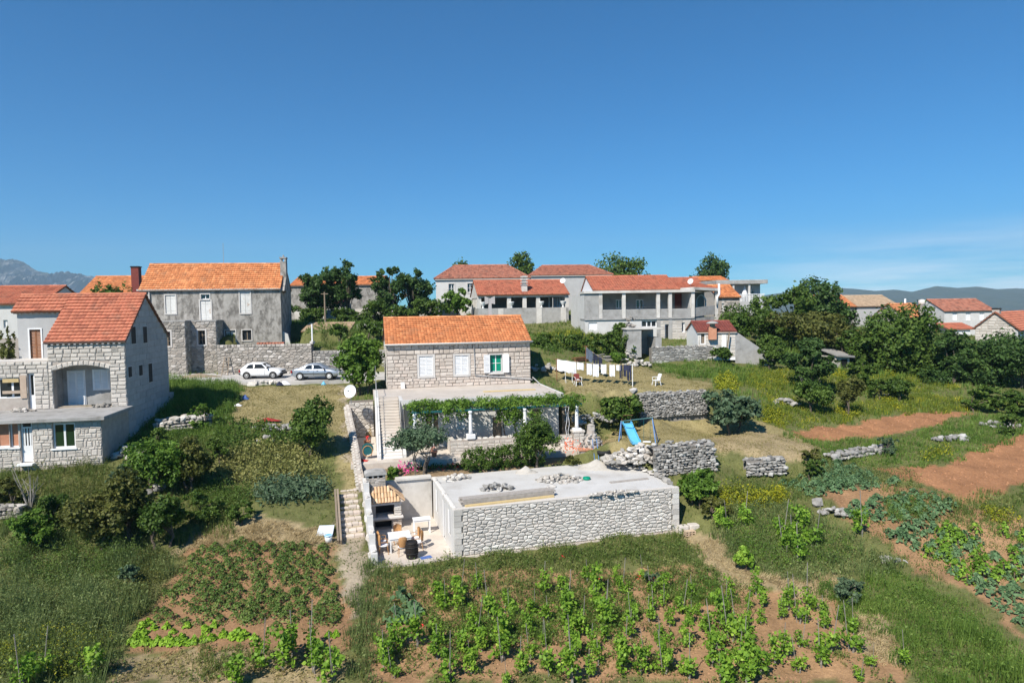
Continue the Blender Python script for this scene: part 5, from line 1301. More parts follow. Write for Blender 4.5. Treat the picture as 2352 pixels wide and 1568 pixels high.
k = MB(); k.bbox(-.2,OW+.05,-.28,.02,oze-.16,oze-.02,.02); k.build('cornice', MT['trim'], ob.e)
x0, x1 = ob.F(ZC(1532,250), OD*.3)[0], ob.F(ZC(1592,250), OD*.3)[0]; zt = ob.F(ZC(1560,108), OD*.3)[1]
k = MB(); k.prism([(x0,OD*.3-.45,oze-.5),(x0,OD*.3-.45,zt-.5),(x0,OD*.3+.45,zt-.5),(x0,OD*.3+.45,oze-.5)], (x1-x0,0,0)); k.prism([(x0,-.0,oze-.3),(x0,OD*.3-.46,zt-2.2),(x0,OD*.3-.46,oze-.3)], (x1-x0,0,0)); ch = k.build('chimney', MT['plaster_o'], ob.e)
k = MB()
for a in (x0, x1-.14): 
    for b in (OD*.3-.45, OD*.3+.31): k.box(a,a+.14,b,b+.14,zt-.498,zt-.15)
k.box(x0-.05,x1+.05,OD*.3-.5,OD*.3+.5,zt-.148,zt); k.tube([((x0+x1)/2,OD*.3,zt),((x0+x1)/2,OD*.3,zt+.25)], .08, 8); k.build('chimney_cap', MT['concrete'], ch)
k = MB(); k.tube([(ob.F(ZC(155,490))[0],-.12,oze-.05),(ob.F(ZC(165,690))[0],-.12,z0)], .06, 7); k.build('downpipe', MT['steel'], ob.e, True)
ax_, az_ = ob.F(ZC(932,190), OD/2); k = MB(); k.tube([(ax_,OD/2,ozr-.1),(ax_,OD/2,ob.F(ZC(928,-40),OD/2)[1])], .025, 5); k.build('aerial', MT['steel'], ob.e)
k = MB(); k.prism([(OW,.3,z0),(OW+.9,.3,z0),(OW+.55,.3,.7),(OW,.3,1.0)], (0,.5,0)); k.build('buttress', MT['plaster_w'], ob.e)
for (pa, pb, yA, lab, wr) in (((225,785),(548,1345),-3.9,'tall rubble stone outbuilding against the old house, nearest the ashlar house',((300,885),(378,1035))), ((590,780),(872,1345),-2.4,'rubble stone outbuilding against the old house, beside the retaining wall',((662,872),(742,1020)))):
    r = ob.R(ZC(*pa), ZC(*pb), yA); e = Bld('stone_outbuilding', lab, 'outbuilding', ob.wor(r[0], yA, r[2]-.3), OA); Wd, Hh = r[1]-r[0], r[3]-r[2]+.3; q = e.R(ZC(*wr[0]), ZC(*wr[1]))
    if pa[0] > 300: e.e.location = ob.wor(r[0]-.45, yA, r[2]-.3); e.o = Vector(e.e.location); Wd += .45; q = (q[0]+.45,q[1]+.45,q[2],q[3])
    k = MB(); panel(k, 0, Wd, 0, Hh, [q], 0, .5); k.box(0,.5,.5,-yA-.02,0,Hh); k.box(Wd-.5,Wd,.5,-yA-.02,0,Hh); w = k.build('wall', MT['mortar'], e.e); k = MB(); k.box(-.05,Wd+.05,-.06,-yA-.05,Hh,Hh+.12); k.build('roof', MT['concrete'], e.e)
    lay(pack_rubble(0, Wd, 0, Hh, [(q[0]-.15,q[1]+.15,q[2]-.15,q[3]+.15)], .42, .27, rng), w, MT['stone_o'], front(0), .03, .05, 150, rng=rng)
    lay(pack_rubble(.0, -yA-.1, 0, Hh, [], .42, .27, rng), w, MT['stone_o'], sideR(Wd), .03, .05, 20, rng=rng)
    window(e.e, q, 0, m=MT['wood'], cols=2, rows=3, rec=.2, surround=(.14, MT['trim']))
# retaining wall behind the cars
a, b = ob.loc(at(*ZC(878,1345), 63.2)), ob.loc(at(*ZC(1862,1310), 63.2))
A, B = at(*ZC(872,1350), 62.6), at(*ZC(1862,1345), 62.6)
rw = Bld('retaining_wall', 'long rubble stone retaining wall behind the two parked cars', 'wall', (A.x, A.y, RZ-.3), math.atan2(B.y-A.y, B.x-A.x)); L1 = (B-A).length
h_l, h_r = rw.F(ZC(878,1038))[1], rw.F(ZC(1850,1003))[1]; hm_ = (h_l+h_r)/2
xr = rw.F(ZC(2150,1100))[0]; h2 = rw.F(ZC(2000,1085))[1]
k = MB(); k.box(0, L1, 0, .7, -.2, hm_); k.box(L1+.001, xr+6, .15, .8, -.2, h2); w = k.build('wall', MT['mortar_d'], rw.e)
lay(pack_rubble(0, L1, .1, hm_-.25, [], .44, .26, rng), w, MT['stone_o'], front(0), .035, .06, 260, rng=rng)
lay(pack_courses(0, L1, hm_-.25, hm_+.05, [], (.3,.3), (.25,.45), rng, 0), w, MT['stone_o'], front(-.02), .03, .05, 60, 'coping_stone', rng=rng)
lay(pack_rubble(L1, xr+5, .1, h2, [], .4, .24, rng), w, MT['stone_g'], front(.15), .035, .06, 120, rng=rng)
k = MB(); k.bbox(L1-.15, L1+.15, -.1, .6, hm_, hm_+.25, .03); k.build('pier', MT['trim'], rw.e); k = MB(); k.box(L1-.06,L1+.06,.2,.32,hm_+.25,hm_+1.9); k.build('post', MT['white'], rw.e)
x0 = rw.F(ZC(1290,1000), 1.2)[0]; x1 = rw.F(ZC(1600,1000), 1.2)[0]
k = empty('tile_stack', rw.wor(x0, .75, hm_-.05), rw.a, 'low stack of red roof tiles on the wall before the old house', 'tile stack')
for i in range(int((x1-x0)/.3)):
    for j in range(2): t = MB(); t.prism([(i*.3+.02,.05,j*.12+.0),(i*.3+.28,.05,j*.12),(i*.3+.26,.05,j*.12+.1),(i*.3+.04,.05,j*.12+.1)], (0,.45,0)); t.build('tile', MT['tile_r'], k)
sh = Bld('tan_roofed_shed', 'low shed with tan tiled roof beside the old house', 'shed', at(*ZC(1770,960), 69), math.radians(5))
W = sh.F(ZC(2235,900))[0]; ze = sh.F(ZC(1770,885))[1]; zr = sh.F(ZC(1900,790), 4)[1]
k = MB(); panel(k, 0, W, -.6, ze, [(.6,1.8,-.6,ze-.3)], 0, .3); k.box(0,.3,.3,4,-.6,ze); k.box(W-.3,W,.3,4,-.6,ze); k.box(.3,W-.3,3.7,4,-.6,ze); k.build('wall', MT['plaster_o'], sh.e); k = MB(); k.box(.5,2,1,1.1,-.6,ze); k.build('shade_sheet', MT['dark'], sh.e)  # dark sheet inside the opening paints the shed's inner shade
tile_plane(sh.e, (-.2,-.25,ze+.03), (W+.2,-.25,ze+.03), (-.2,4.1,zr), MT['tile_b'], .28, .36, seg=3)
x0 = sh.F(ZC(2240,840), 1)[0]; x1 = x0+6.5
s2 = Bld('stone_roofed_shed', 'low shed with grey stone slab roof, half hidden by shrubs', 'shed', sh.wor(x0+.3, .6, -.4), math.radians(4)); k = MB(); k.box(0,6,0,3.5,-.5,ze+.3); k.build('wall', MT['plaster_o'], s2.e)
P = pack_rubble(-.2, 6.2, 0, 4.0, [], .5, .4, rng); lay(P, s2.e, MT['stone_g'], lambda x, z, d: (x, -.2+z*.95, ze+.33+z*.16+d), .02, .06, 90, 'slab', rng=rng)

# ================================================================== houses farther back
def far_house(name, label, o, ang, right, D, eave, ridge, tile, wall, wins=(), base=1.2, yr=.5, kind='gable', over=.3, cat='house', tw=.28, tl=.38, pane=None, frame=None, sur=None, side=.12, wrows=2, run=None, ridge_m=None):
    b = Bld(name, label, cat, at(*o), math.radians(ang)); W = b.F(right)[0]; ze = b.F(eave)[1]; zr = b.F(ridge, D*yr)[1]; rs = [b.R(p, q) for p, q in wins]
    shell(b, W, D, -base, ze, wall, rs, gable=zr-.08 if kind == 'gable' else None, yr=D*yr)
    for r in rs: window(b.e, r, 0, m=frame or MT['white'], cols=2, rows=wrows, rec=.12, fw=.08, pane=pane, surround=(.12, sur) if sur else None)
    if kind == 'gable': gable_roof(b, 0, W, 0, D, ze+.04, zr, tile, over, side, tw, tl, yr=D*yr, ridge_m=ridge_m)
    elif kind == 'hip': hip_roof(b, 0, W, 0, D, ze+.04, zr, tile, over, tw=tw, tl=tl, run=run)
    k = MB(); k.bbox(-.1,W+.1,-over*.85,.02,ze-.16,ze-.03,.02); k.build('cornice', MT['trim'], b.e)
    b.W, b.D, b.ze, b.zr = W, D, ze, zr
    return b
def chimney(b, x, y, z0, z1, w, m, cap=None, d=None):
    d = d or w; k = MB(); k.box(x-w/2,x+w/2,y-d/2,y+d/2,z0,z1); c = k.build('chimney', m, b.e); k = MB(); k.bbox(x-w/2-.08,x+w/2+.08,y-d/2-.08,y+d/2+.08,z1+.001,z1+.14,.02); k.build('chimney_cap', cap or MT['concrete'], c); return c
fl_ = far_house('white_house', 'white house with red roof behind the ashlar house, at the picture edge', (*ZA(-300,1480),60), 9, ZA(520,900), 9, ZA(400,800), ZA(640,585), MT['tile_r'], MT['plaster_w'], [(ZA(40,1010),ZA(100,1110)), (ZA(30,1330),ZA(185,1500))], base=4, pane=MT['shutter_o'])
rc = far_house('house_with_red_chimney', 'house with orange red roof and tall dark red chimney', (*ZA(1010,900),88), 8, ZA(1760,900), 10, ZA(1010,690), ZA(1500,462), MT['tile_o'], MT['plaster_g'], base=4)
cx_, cz_ = rc.F(ZA(1722,650), -.6); chimney(rc, cx_, -.6, cz_-3.0, rc.F(ZA(1722,350),-.6)[1], .95, MT['redbrown'], MT['black'])
hh = far_house('hipped_house', 'grey house with weathered red hipped roof', (*ZH(62,650),100), 5, ZH(1035,600), 11, ZH(60,335), ZH(500,190), MT['tile_d'], MT['plaster_w'], [(ZH(190,385),ZH(250,482)), (ZH(388,380),ZH(442,475))], base=3, kind='hip', sur=MT['trim'], run=3.2)
h9 = far_house('brown_roofed_house', 'house with broad brownish hipped roof behind the concrete loggia', (*ZH(1060,640),112), 4, ZH(1900,640), 13, ZH(1060,300), ZH(1450,190), MT['tile_d'], MT['plaster_g'], base=3, kind='hip', run=3.0)
# loggia building of grey concrete
lg = Bld('concrete_loggia', 'grey concrete building with red roof and open columned loggia', 'building', at(*ZH(505,900), 84), math.radians(10)); rng = random.Random(4)
W = lg.F(ZH(1450,860))[0]; D = 8.0; ze = (lg.F(ZH(500,500))[1]+lg.F(ZH(1430,488))[1])/2; zp = (lg.F(ZH(520,640))[1]+lg.F(ZH(1440,632))[1])/2; zb = lg.F(ZH(700,528))[1]; zr = lg.F(ZH(900,350), D/2)[1]
k = MB(); k.box(0,W,0,.35,-2,zp); k.box(0,.35,.35,D,-2,zp); k.box(W-.35,W,.35,D,-2,zp); k.box(.35,W-.35,D-.3,D,-2,zp+.2); k.build('wall', MT['concrete'], lg.e)
k = MB(); k.box(0,W,0,.35,zb,ze); k.box(0,.35,.35,D,zb,ze); k.box(W-.35,W,.35,D,zb,ze); k.prism([(0,.01,ze),(0,D/2,zr-.1),(0,D-.01,ze)],(.35,0,0)); k.prism([(W-.35,.01,ze),(W-.35,D/2,zr-.1),(W-.35,D-.01,ze)],(.35,0,0)); k.build('beam', MT['concrete_l'], lg.e)
for x in (512,825,988,1130,1432):
    xx = lg.F(ZH(x,600))[0]; k = MB(); k.box(xx-.25,xx+.25,.02,.33,zp,zb); k.build('column', MT['concrete_l'], lg.e)
for i in range(5): k = MB(); y = .9+i*1.5; k.box(.02,.33,y,y+.35,zp,zb); k.build('column', MT['concrete_l'], lg.e); k = MB(); k.box(W-.33,W-.02,y,y+.35,zp,zb); k.build('column', MT['concrete_l'], lg.e)
k = MB(); k.box(.36,W-.36,D-.5,D-.31,zp+.2,zb+.4); k.build('back_wall', MT['concrete'], lg.e)
for x in (1245,1330): xx = lg.F(ZH(x,600),4)[0]; k = MB(); k.box(xx-.1,xx+.1,4,4.2,zp,zb); k.build('column', MT['white'], lg.e)
for x in (740,1140,1395): xx = lg.F(ZH(x,760))[0]; k = MB(); k.box(xx-.35,xx+.35,-.06,-.0,-2,zp-.02); k.build('pilaster', MT['concrete_l'], lg.e)
gable_roof(lg, 0, W, 0, D, ze+.05, zr, MT['tile_r'], .3, .12, .28, .38)
cx_ = lg.F(ZH(982,450), .8)[0]; chimney(lg, cx_, .8, ze-.1, lg.F(ZH(982,400),.8)[1], .7, MT['concrete_l']); 
k = MB(); z_ = lg.F(ZH(982,390),.8)[1]
for i in range(3): k.box(cx_-.42,cx_+.42,.45,1.15,z_+.2+i*.35,z_+.36+i*.35)
k.box(cx_-.25,cx_+.25,.6,1.0,z_,z_+1.1); k.build('chimney_cap', MT['concrete_l'], lg.e)
for i, x in enumerate((552,850,1165,1392)):
    xx, zz = lg.F(ZH(x,600)); u_ = empty('stone_urn', lg.wor(xx, .17, zp), lg.a, ('white stone urn on the loggia parapet, %s' % ('by the first corner column','beside the second column','beside the third column','by the last corner column')[i]), 'urn', 'urns on the loggia parapet'); k = MB(); k.lathe([(.16,0),(.2,.06),(.09,.14),(.12,.3),(.3,.5),(.36,.72),(.4,.8),(.34,.82),(.02,.7)], n=12); k.build('bowl', MT['white'], u_, True)
dish('satellite_dish', 'white satellite dish on the loggia roof corner', lg.wor(lg.F(ZH(1388,355),3)[0], 3, lg.F(ZH(1388,400),3)[1]), .37, (-.35,-.9,.35), pole=.6)
# porch house
po = Bld('porch_house', 'long unfinished grey house with red roof and deep open porch', 'house', at(*ZI(248,930), 72), math.radians(3))
W1 = po.F(ZI(1385,900))[0]; zs0 = po.F(ZI(700,745))[1]; zpar = po.F(ZI(700,650))[1]; zsl = po.F(ZI(700,480))[1]; zst = po.F(ZI(700,455))[1]; PD = 3.2; HD2 = 7.5
k = MB(); lo = [po.R(ZI(285,790),ZI(375,865)), po.R(ZI(840,770),ZI(1000,838)), po.R(ZI(1085,808),ZI(1135,1000)), po.R(ZI(1262,790),ZI(1292,892))]
panel(k, 0, W1, -2.6, zs0-.15, lo, .0, .3); k.box(0,.3,.3,PD+HD2,-2.6,zsl); k.box(W1-.3,W1,.3,PD+HD2,-2.6,zsl); k.box(.3,W1-.3,PD+HD2-.3,PD+HD2,-2.6,zsl); k.build('wall', MT['plaster_w'], po.e)
lay(pack_courses(po.F(ZI(1000,800))[0], W1-.25, -2.5, zs0-.2, lo[2:], (.28,.3), (.6,1.0), rng, 0, .05), po.e, MT['stone_l'], front(0), .025, .03, 120, 'block', rng=rng)
for r in lo[1:]: window(po.e, r, 0, rec=.15, cols=3 if r[1]-r[0] > 1.5 else 1, fw=.1)
k = MB(); k.box(lo[0][0],lo[0][1],.1,.2,lo[0][2],lo[0][3]); k.build('door', MT['white'], po.e)
k = MB(); k.box(-.05,W1+.05,-.15,PD,zs0-.148,zs0+.02); k.build('porch_floor', MT['concrete'], po.e)
xl_ = po.F(ZI(420,700))[0]
k = MB(); k.box(0,xl_,.0,.25,zs0+.02,zsl); k.build('side_panel', MT['concrete'], po.e)
k = MB(); k.box(xl_,W1,.05,.22,zs0+.021,zpar); pp = k.build('parapet', MT['concrete'], po.e)
k = MB()
for i in range(6): k.box(xl_+.01,W1-.01,.035,.0499,zs0+.1+i*.22,zs0+.115+i*.22)
k.build('block_joints', MT['mortar_d'], pp, kind='stuff')
for x in (412,655,1015,1140,1378):
    xx = po.F(ZI(x,600))[0]; k = MB(); k.box(xx-.19,xx+.19,-.02,.3,zs0+.022,zsl); k.build('column', MT['concrete_l'], po.e)
    if x > 900: k = MB(); k.box(xx-.2,xx+.2,-.06,-.001,-2.6,zs0-.15); k.build('pilaster', MT['concrete'], po.e)
k = MB(); k.box(-.1,W1+.1,-.2,PD,zsl,zst); k.build('porch_roof', MT['concrete_l'], po.e)
bw = [po.R(ZI(570,548),ZI(635,645),PD), po.R(ZI(780,548),ZI(862,648),PD), po.R(ZI(1030,550),ZI(1050,645),PD)]
k = MB(); panel(k, .3, W1-.3, zs0+.02, zsl, bw, PD, PD+.3); k.build('back_wall', MT['concrete'], po.e)
for r in bw: window(po.e, r, PD, rec=.1, cols=2, fw=.1)
k = MB(); k.box(po.F(ZI(1200,550),PD-.5)[0], W1-.35, PD-.06, PD-.01, zs0+.1, zsl-.1); k.build('red_panel', MT['redbrown'], po.e)
gz = po.F(ZI(270,303), PD+1.5)[1]; 
zr2 = po.F(ZI(700,303), PD+HD2*.5)[1]; ye_ = PD*.55
A = (po.F(ZI(360,445),ye_)[0]-.3, ye_, zst+.12); B = (po.F(ZI(1240,445),ye_)[0], ye_, zst+.12); C_ = (A[0], PD+HD2*.5, zr2); yr2 = PD+HD2*.5
xg0 = A[0]+.1
tile_plane(po.e, A, B, C_, MT['tile_d'] if False else MT['tile_r'], .3, .38, seg=3)
tile_plane(po.e, (B[0],PD+HD2+.3,zst+.1), (A[0],PD+HD2+.3,zst+.1), (B[0],yr2,zr2), MT['tile_r'], .4, .5, seg=2); ridge_tiles(po.e, (A[0],yr2,zr2+.04), (B[0],yr2,zr2+.04), MT['tile_r'], single=False)
k = MB(); k.prism([(xg0,ye_,zst),(xg0,yr2,zr2-.06),(xg0,PD+HD2,zst)], (.3,0,0)); k.build('gable', MT['white'], po.e)
k = MB(); k.box(xg0-.3,xg0+.0,0.3,PD+HD2,zs0-3,zst); k.build('end_wall', MT['white'], po.e)
# angled end of the porch
x2 = po.F(ZI(1620,640), 1.6)[0]
k = MB(); k.prism([(W1,.1,zs0+.02),(x2,1.6,zs0+.3),(x2,1.8,zs0+.3),(W1,.3,zs0+.02)], (0,0,zpar-zs0)); k.build('parapet', MT['concrete'], po.e)
k = MB(); k.prism([(W1,-.2,zsl+.25),(x2+.3,1.4,zsl+.1),(x2+.3,6,zsl+.1),(W1-1.5,6,zsl+.2)], (0,0,.3)); k.build('porch_roof', MT['concrete_l'], po.e)
k = MB(); k.box(x2-.15,x2+.2,1.5,1.85,zs0-2,zsl+.1); k.build('column', MT['concrete_l'], po.e)
k = MB(); k.box(W1,x2,.35,.5,-2.6,zs0) if False else k.prism([(W1,.2,-2.6),(x2,1.7,-2.6),(x2,1.9,-2.6),(W1,.4,-2.6)], (0,0,zs0+2.6)); k.build('wall', MT['concrete'], po.e)
k = MB(); zz = zpar-.2
for xa, xb in ((W1+.6,W1+1.6),(W1+2.2,W1+3.3)): 
    pts = [(xa,5.5,zz),(xa,5.5,zz+1.2)]+[(xa+(xb-xa)*(i/6),5.5,zz+1.2+.55*math.sin(math.pi*i/6)) for i in range(7)]+[(xb,5.5,zz+1.2),(xb,5.5,zz)]
    k.tube(pts, .09, 6)
k.build('arch', MT['white'], po.e)
k = MB(); k.box(W1,x2+.2,6,6.3,-1,zsl+.1); k.build('wall', MT['stone_o'], po.e)
tile_plane(po.e, (W1-3.5,2.2,zst+.25),(x2+.5,3.2,zst+.1),(W1-3.5,7.5,zst+1.1), MT['tile_r'], .3, .38, seg=3)
px_ = po.F(ZI(1632,500),1.3)[0]; k = MB(); k.tube([(px_,1.3,zsl-1.5),(px_,1.3,zsl-.6),(px_+.25,1.3,zsl-.3),(px_+.2,1.3,po.F(ZI(1632,385),1.3)[1])], .13, 8); k.build('flue_pipe', MT['white_m'], po.e, True)
dish('satellite_dish', 'white satellite dish on the tiled roof of the porch house', po.wor(po.F(ZI(1355,370),5)[0],5,po.F(ZI(1355,405),5)[1]), .34, (-.6,-.7,.35), pole=.5)
# what stands round it
sr = far_house('stone_cottage', 'rubble stone cottage with orange tiled roof behind the flue pipe', (*ZI(1640,680),84), 4, ZI(1868,680), 7, ZI(1800,520), ZI(1700,398), MT['tile_o'], MT['stone_o'], [(ZI(1680,590),ZI(1708,668))], base=2, pane=MT['dark'])
lay(pack_rubble(.8, sr.W, -1, sr.ze-.1, [(sr.F(ZI(1675,600))[0],sr.F(ZI(1712,600))[0],-1,sr.F(ZI(1680,580))[1])], .5, .35, rng), sr.e, MT['stone_o'], front(0), .04, .05, 80, rng=rng)
fb = Bld('flat_roofed_building', 'grey flat roofed building with balcony and closed parasol', 'building', at(*ZI(1690,690), 92), math.radians(2)); W = fb.F(ZI(2130,600))[0]; zt = fb.F(ZI(1900,385))[1]; zf = fb.F(ZI(1900,570))[1]
k = MB(); panel(k, 0, W, -2, zt, [(W*.72,W*.86,zf+.3,zt-.9)], 1.6, 2.0); k.box(0,.3,2,9,-2,zt); k.box(W-.3,W,2,9,-2,zt); k.box(0,W,0,1.59,-2,zf); k.build('wall', MT['plaster_g'], fb.e)
window(fb.e, (W*.72,W*.86,zf+.3,zt-.9), 1.6, rec=.15)
k = MB(); k.bbox(-.9,W+.4,-.1,9.2,zt,zt+.55,.04); k.build('roof', MT['concrete'], fb.e)
bl = MB(); xa = fb.F(ZI(1870,540))[0]
for i in range(16): x = xa+i*(W-xa)/16; bl.box(x,x+.1,.02,.12,zf,zf+.95)
bl.build('balusters', MT['white'], fb.e, kind='stuff'); k = MB(); k.box(xa-.05,W,.0,.15,zf+.95,zf+1.05); k.build('balcony_rail', MT['white'], fb.e)
for x in (xa-1.0, W*.62): k = MB(); k.box(x,x+.25,.1,.35,zf,zt); k.build('column', MT['concrete_l'], fb.e)
px_ = fb.F(ZI(1942,560))[0]; pa = empty('closed_parasol', fb.wor(px_,.8,zf), 0, 'closed white parasol on the balcony of the flat roofed building', 'parasol'); H_ = fb.F(ZI(1942,395),.8)[1]-zf
k = MB(); k.lathe([(.42,.35),(.36,1.2),(.2,H_*.7),(.06,H_*.95),(.01,H_)], n=10); k.build('canopy', MT['cloth_w'], pa, True); k = MB(); k.tube([(0,0,0),(0,0,H_*.5)], .04, 6); k.build('pole', MT['steel'], pa); k = MB(); k.lathe([(.3,0),(.3,.1),(.06,.14)], n=10); k.build('base', MT['concrete'], pa)
r1 = far_house('red_roofed_house', 'red roof showing behind the porch house below a dish', (*ZI(1145,480),98), 2, ZI(1500,480), 8, ZI(1200,420), ZI(1250,322), MT['tile_r'], MT['plaster_w'], base=2)
r2 = far_house('orange_roofed_house', 'small orange roof right under the round evergreen tree', (*ZI(1450,440),106), 2, ZI(1745,440), 7, ZI(1500,352), ZI(1600,310), MT['tile_o'], MT['plaster_g'], base=2)
# small house with dark red roof
sm = far_house('small_stone_house', 'small white block house with dark maroon roof and mushroom chimney', (*ZI(1430,1100),63.5), -4, ZI(1822,1100), 5.5, ZI(1430,885), ZI(1600,778), MT['tile_m'], MT['white'], [(ZI(1462,905),ZI(1500,1010))], base=.8, tw=.26, tl=.36, frame=MT['wood'], wrows=3, over=.2)
lay(pack_courses(.02, sm.W, -.5, sm.ze-.15, [sm.R(ZI(1455,900),ZI(1507,1015))], (.26,.3), (.5,.9), rng, 0, .05), sm.e, MT['stone_l'], front(0), .02, .025, 120, 'block', rng=rng)
d_ = sm.R(ZI(1678,920),ZI(1725,1060)); k = MB(); k.box(d_[0],d_[1],-.09,-.03,d_[2],d_[3]); k.build('door', MT['white'], sm.e)
k = MB(); k.prism([(sm.W+.01,.0,-1.5),(sm.W+.01,0,sm.ze),(sm.W+3.8,.6,-.6),(sm.W+4,.6,-1.5)], (0,.3,0)); k.build('wing_wall', MT['concrete'], sm.e)
cx_, cz_ = sm.F(ZI(1580,870), -.25); k = MB(); k.box(cx_-.36,cx_+.36,-.5,-.1,cz_-.9,cz_+.35); c = k.build('chimney', MT['terracotta'], sm.e); k = MB(); k.lathe([(.25,0),(.25,.28),(.62,.3),(.5,.42),(.2,.52),(.02,.55)], (cx_,-.3,cz_+.35), 14); k.build('chimney_cap', MT['concrete'], c, True)
px_ = sm.F(ZI(1760,900),-.5); p2 = sm.F(ZI(1728,1080),-.5); k = MB(); k.bar((px_[0],-.5,px_[1]+.1),(p2[0],-.6,p2[1]), .1, .1); k.build('prop', MT['wood'], sm.e)
# roofless concrete shed
rs_ = Bld('concrete_shed', 'roofless grey concrete shed with rubble on its slab', 'shed', at(*ZI(688,1070), 62.5), math.radians(6)); W = rs_.F(ZI(1050,1060))[0]; zt = rs_.F(ZI(850,862))[1]; xo = rs_.F(ZI(838,1000))[0]
k = MB(); k.box(0,xo,0,3,-.8,zt); k.box(xo,W,2.5,3,-.8,zt); k.box(W-.6,W,0,2.5,-.8,zt-.8); k.build('wall', MT['concrete'], rs_.e)
k = MB(); k.box(-.1,W+.1,-.1,3.1,zt,zt+.14); k.build('roof', MT['concrete_l'], rs_.e)
k = MB(); x_ = rs_.F(ZI(912,960),2.2)[0]; k.box(x_,W-.65,2.2,2.25,-.6,zt-.6); c = k.build('door', MT['plaster_g'], rs_.e)
for i in range(9): xx = x_+.05+i*(W-.7-x_)/9; q = MB(); q.box(xx,xx+.12,2.15,2.198,-.6,zt-.62); q.build('corrugation', MT['steel'], c)
for i in range(16): put_rock(rs_.e, MT['stone_o'], (W*.22+rng.uniform(-.35,.35), 1.2+rng.uniform(-.4,.4), zt+.25+rng.uniform(0,1.1)*(1 if i < 10 else .2)), .42, rng)
gw = at(*ZI(945,1235), 62.3); g2 = at(*ZI(1590,1235), 63.4)
fw_ = Bld('field_wall', 'grey rubble stone wall between the concrete shed and the small house', 'wall', (gw.x,gw.y,gw.z-.3), math.atan2(g2.y-gw.y,g2.x-gw.x)); L = (g2-gw).length; h = fw_.F(ZI(1200,1045))[1]
k = MB(); k.box(0,L,0,.6,0,h-.05); w = k.build('wall', MT['mortar_d'], fw_.e); lay(pack_rubble(0, L, .2, h, [], .42, .24, rng), w, MT['stone_g'], front(0), .035, .06, 300, rng=rng)
for i in range(int(L/.5)): put_rock(w, MT['stone_g'], (.25+i*.5,.25,h), .42, rng)
# houses on the right
ha = far_house('beige_roofed_house', 'house with old beige roof showing above the trees', (*ZK(905,540),112), 3, ZK(1260,540), 10, ZK(1000,432), ZK(1050,342), MT['tile_b'], MT['plaster_g'], base=2)
tile_plane(ha.e, (-5.5,-.4,ha.ze-.05),(-.15,-.4,ha.ze-.05),(-5.5,4.5,ha.zr+.2), MT['tile_o'], .3, .4, seg=3)
k = MB(); k.box(-5.3,-.3,0,8,-2,ha.ze-.1); k.build('wall', MT['plaster_o'], ha.e)
hc = Bld('stone_gabled_house', 'rubble gable and long red roof rising out of the trees', 'house', at(*ZK(1035,600), 96), math.radians(-46)); zg = hc.F(ZK(1165,415))[1]; xg = hc.F(ZK(1165,420))[0]
zb_ = hc.F(ZK(1035,520))[1]; HL = 13.0; k = MB(); k.prism([(0,0,-2),(2*xg,0,-2),(2*xg,0,zb_),(xg,0,zg),(0,0,zb_)], (0,HL,0)); k.build('wall', MT['stone_o'], hc.e)
tile_plane(hc.e, (2*xg+.3,-.1,zb_-.25), (2*xg+.3,HL,zb_-.25), (xg,-.1,zg+.1), MT['tile_o'], .3, .4, seg=3); tile_plane(hc.e, (-.3,HL,zb_-.25), (-.3,-.1,zb_-.25), (xg,HL,zg+.1), MT['tile_o'], .3, .4, seg=3)
q = hc.loc(at(*ZK(1452,500), 99)); q2 = hc.loc(at(*ZK(1452,435), 99)); chimney(hc, q.x, q.y, q.z-3, q2.z, .7, MT['concrete'])
k = MB(); k.lathe([(.3,0),(.5,.25),(.5,.8),(.1,.95)], (q.x,q.y,q2.z+.14), 10); k.build('chimney_pot', MT['concrete_l'], hc.e, True)
q = hc.loc(at(*ZK(1312,420), 104)); q2 = hc.loc(at(*ZK(1312,370), 104)); k = MB(); k.tube([(q.x,q.y,q.z-2),(q.x,q.y,q2.z)], .14, 8); k.build('flue_pipe', MT['white_m'], hc.e, True)
hw = far_house('white_shuttered_house', 'white two storey house with three closed white shutters', (*ZX(1318,1120),116), 3, ZX(1962,1120), 9, ZX(1600,868), ZX(1700,718), MT['tile_d'], MT['plaster_w'], [(ZX(1428,905),ZX(1490,992)),(ZX(1600,902),ZX(1662,995)),(ZX(1778,902),ZX(1838,990))], base=3, pane=MT['white'], wrows=1)
lo_ = far_house('white_shed', 'small white shed with red lean-to roof before the shuttered house', (*ZX(1440,1215),108), 2, ZX(1655,1215), 3.5, ZX(1500,1108), ZX(1600,1030), MT['tile_r'], MT['white'], base=1.5, yr=.9, side=.9)
sg = Bld('stone_gable_house', 'pale stone house with broad gable and red roof at the picture edge', 'house', at(*ZX(1722,1200), 88), math.radians(-50)); x1 = sg.F(ZX(2235,1260))[0]; zg = sg.F(ZX(1978,895))[1]; zl = sg.F(ZX(1722,1088))[1]
k = MB(); k.prism([(0,0,-2),(x1,0,-2),(x1,0,zl),(x1/2,0,zg),(0,0,zl)], (0,14,0)); sw_o = k.build('wall', MT['mortar'], sg.e)
pl = [p for p in pack_courses(0, x1, -1.5, zg, [], (.33,.42), (.4,.8), rng, .1) if max(c[1] for c in p) < zl+(zg-zl)*(1-abs((sum(c[0] for c in p)/4)/(x1/2)-1))+.05]
lay(pl, sw_o, MT['stone_l'], front(0), .06, .04, 240, rng=rng)
tile_plane(sg.e, (x1+.7,-.25,zl-.35), (x1+.7,14,zl-.35), (x1/2,-.25,zg+.1), MT['tile_r'], .3, .4, seg=3); tile_plane(sg.e, (-.3,14,zl-.15), (-.3,-.25,zl-.15), (x1/2,14,zg+.1), MT['tile_r'], .3, .4, seg=3)
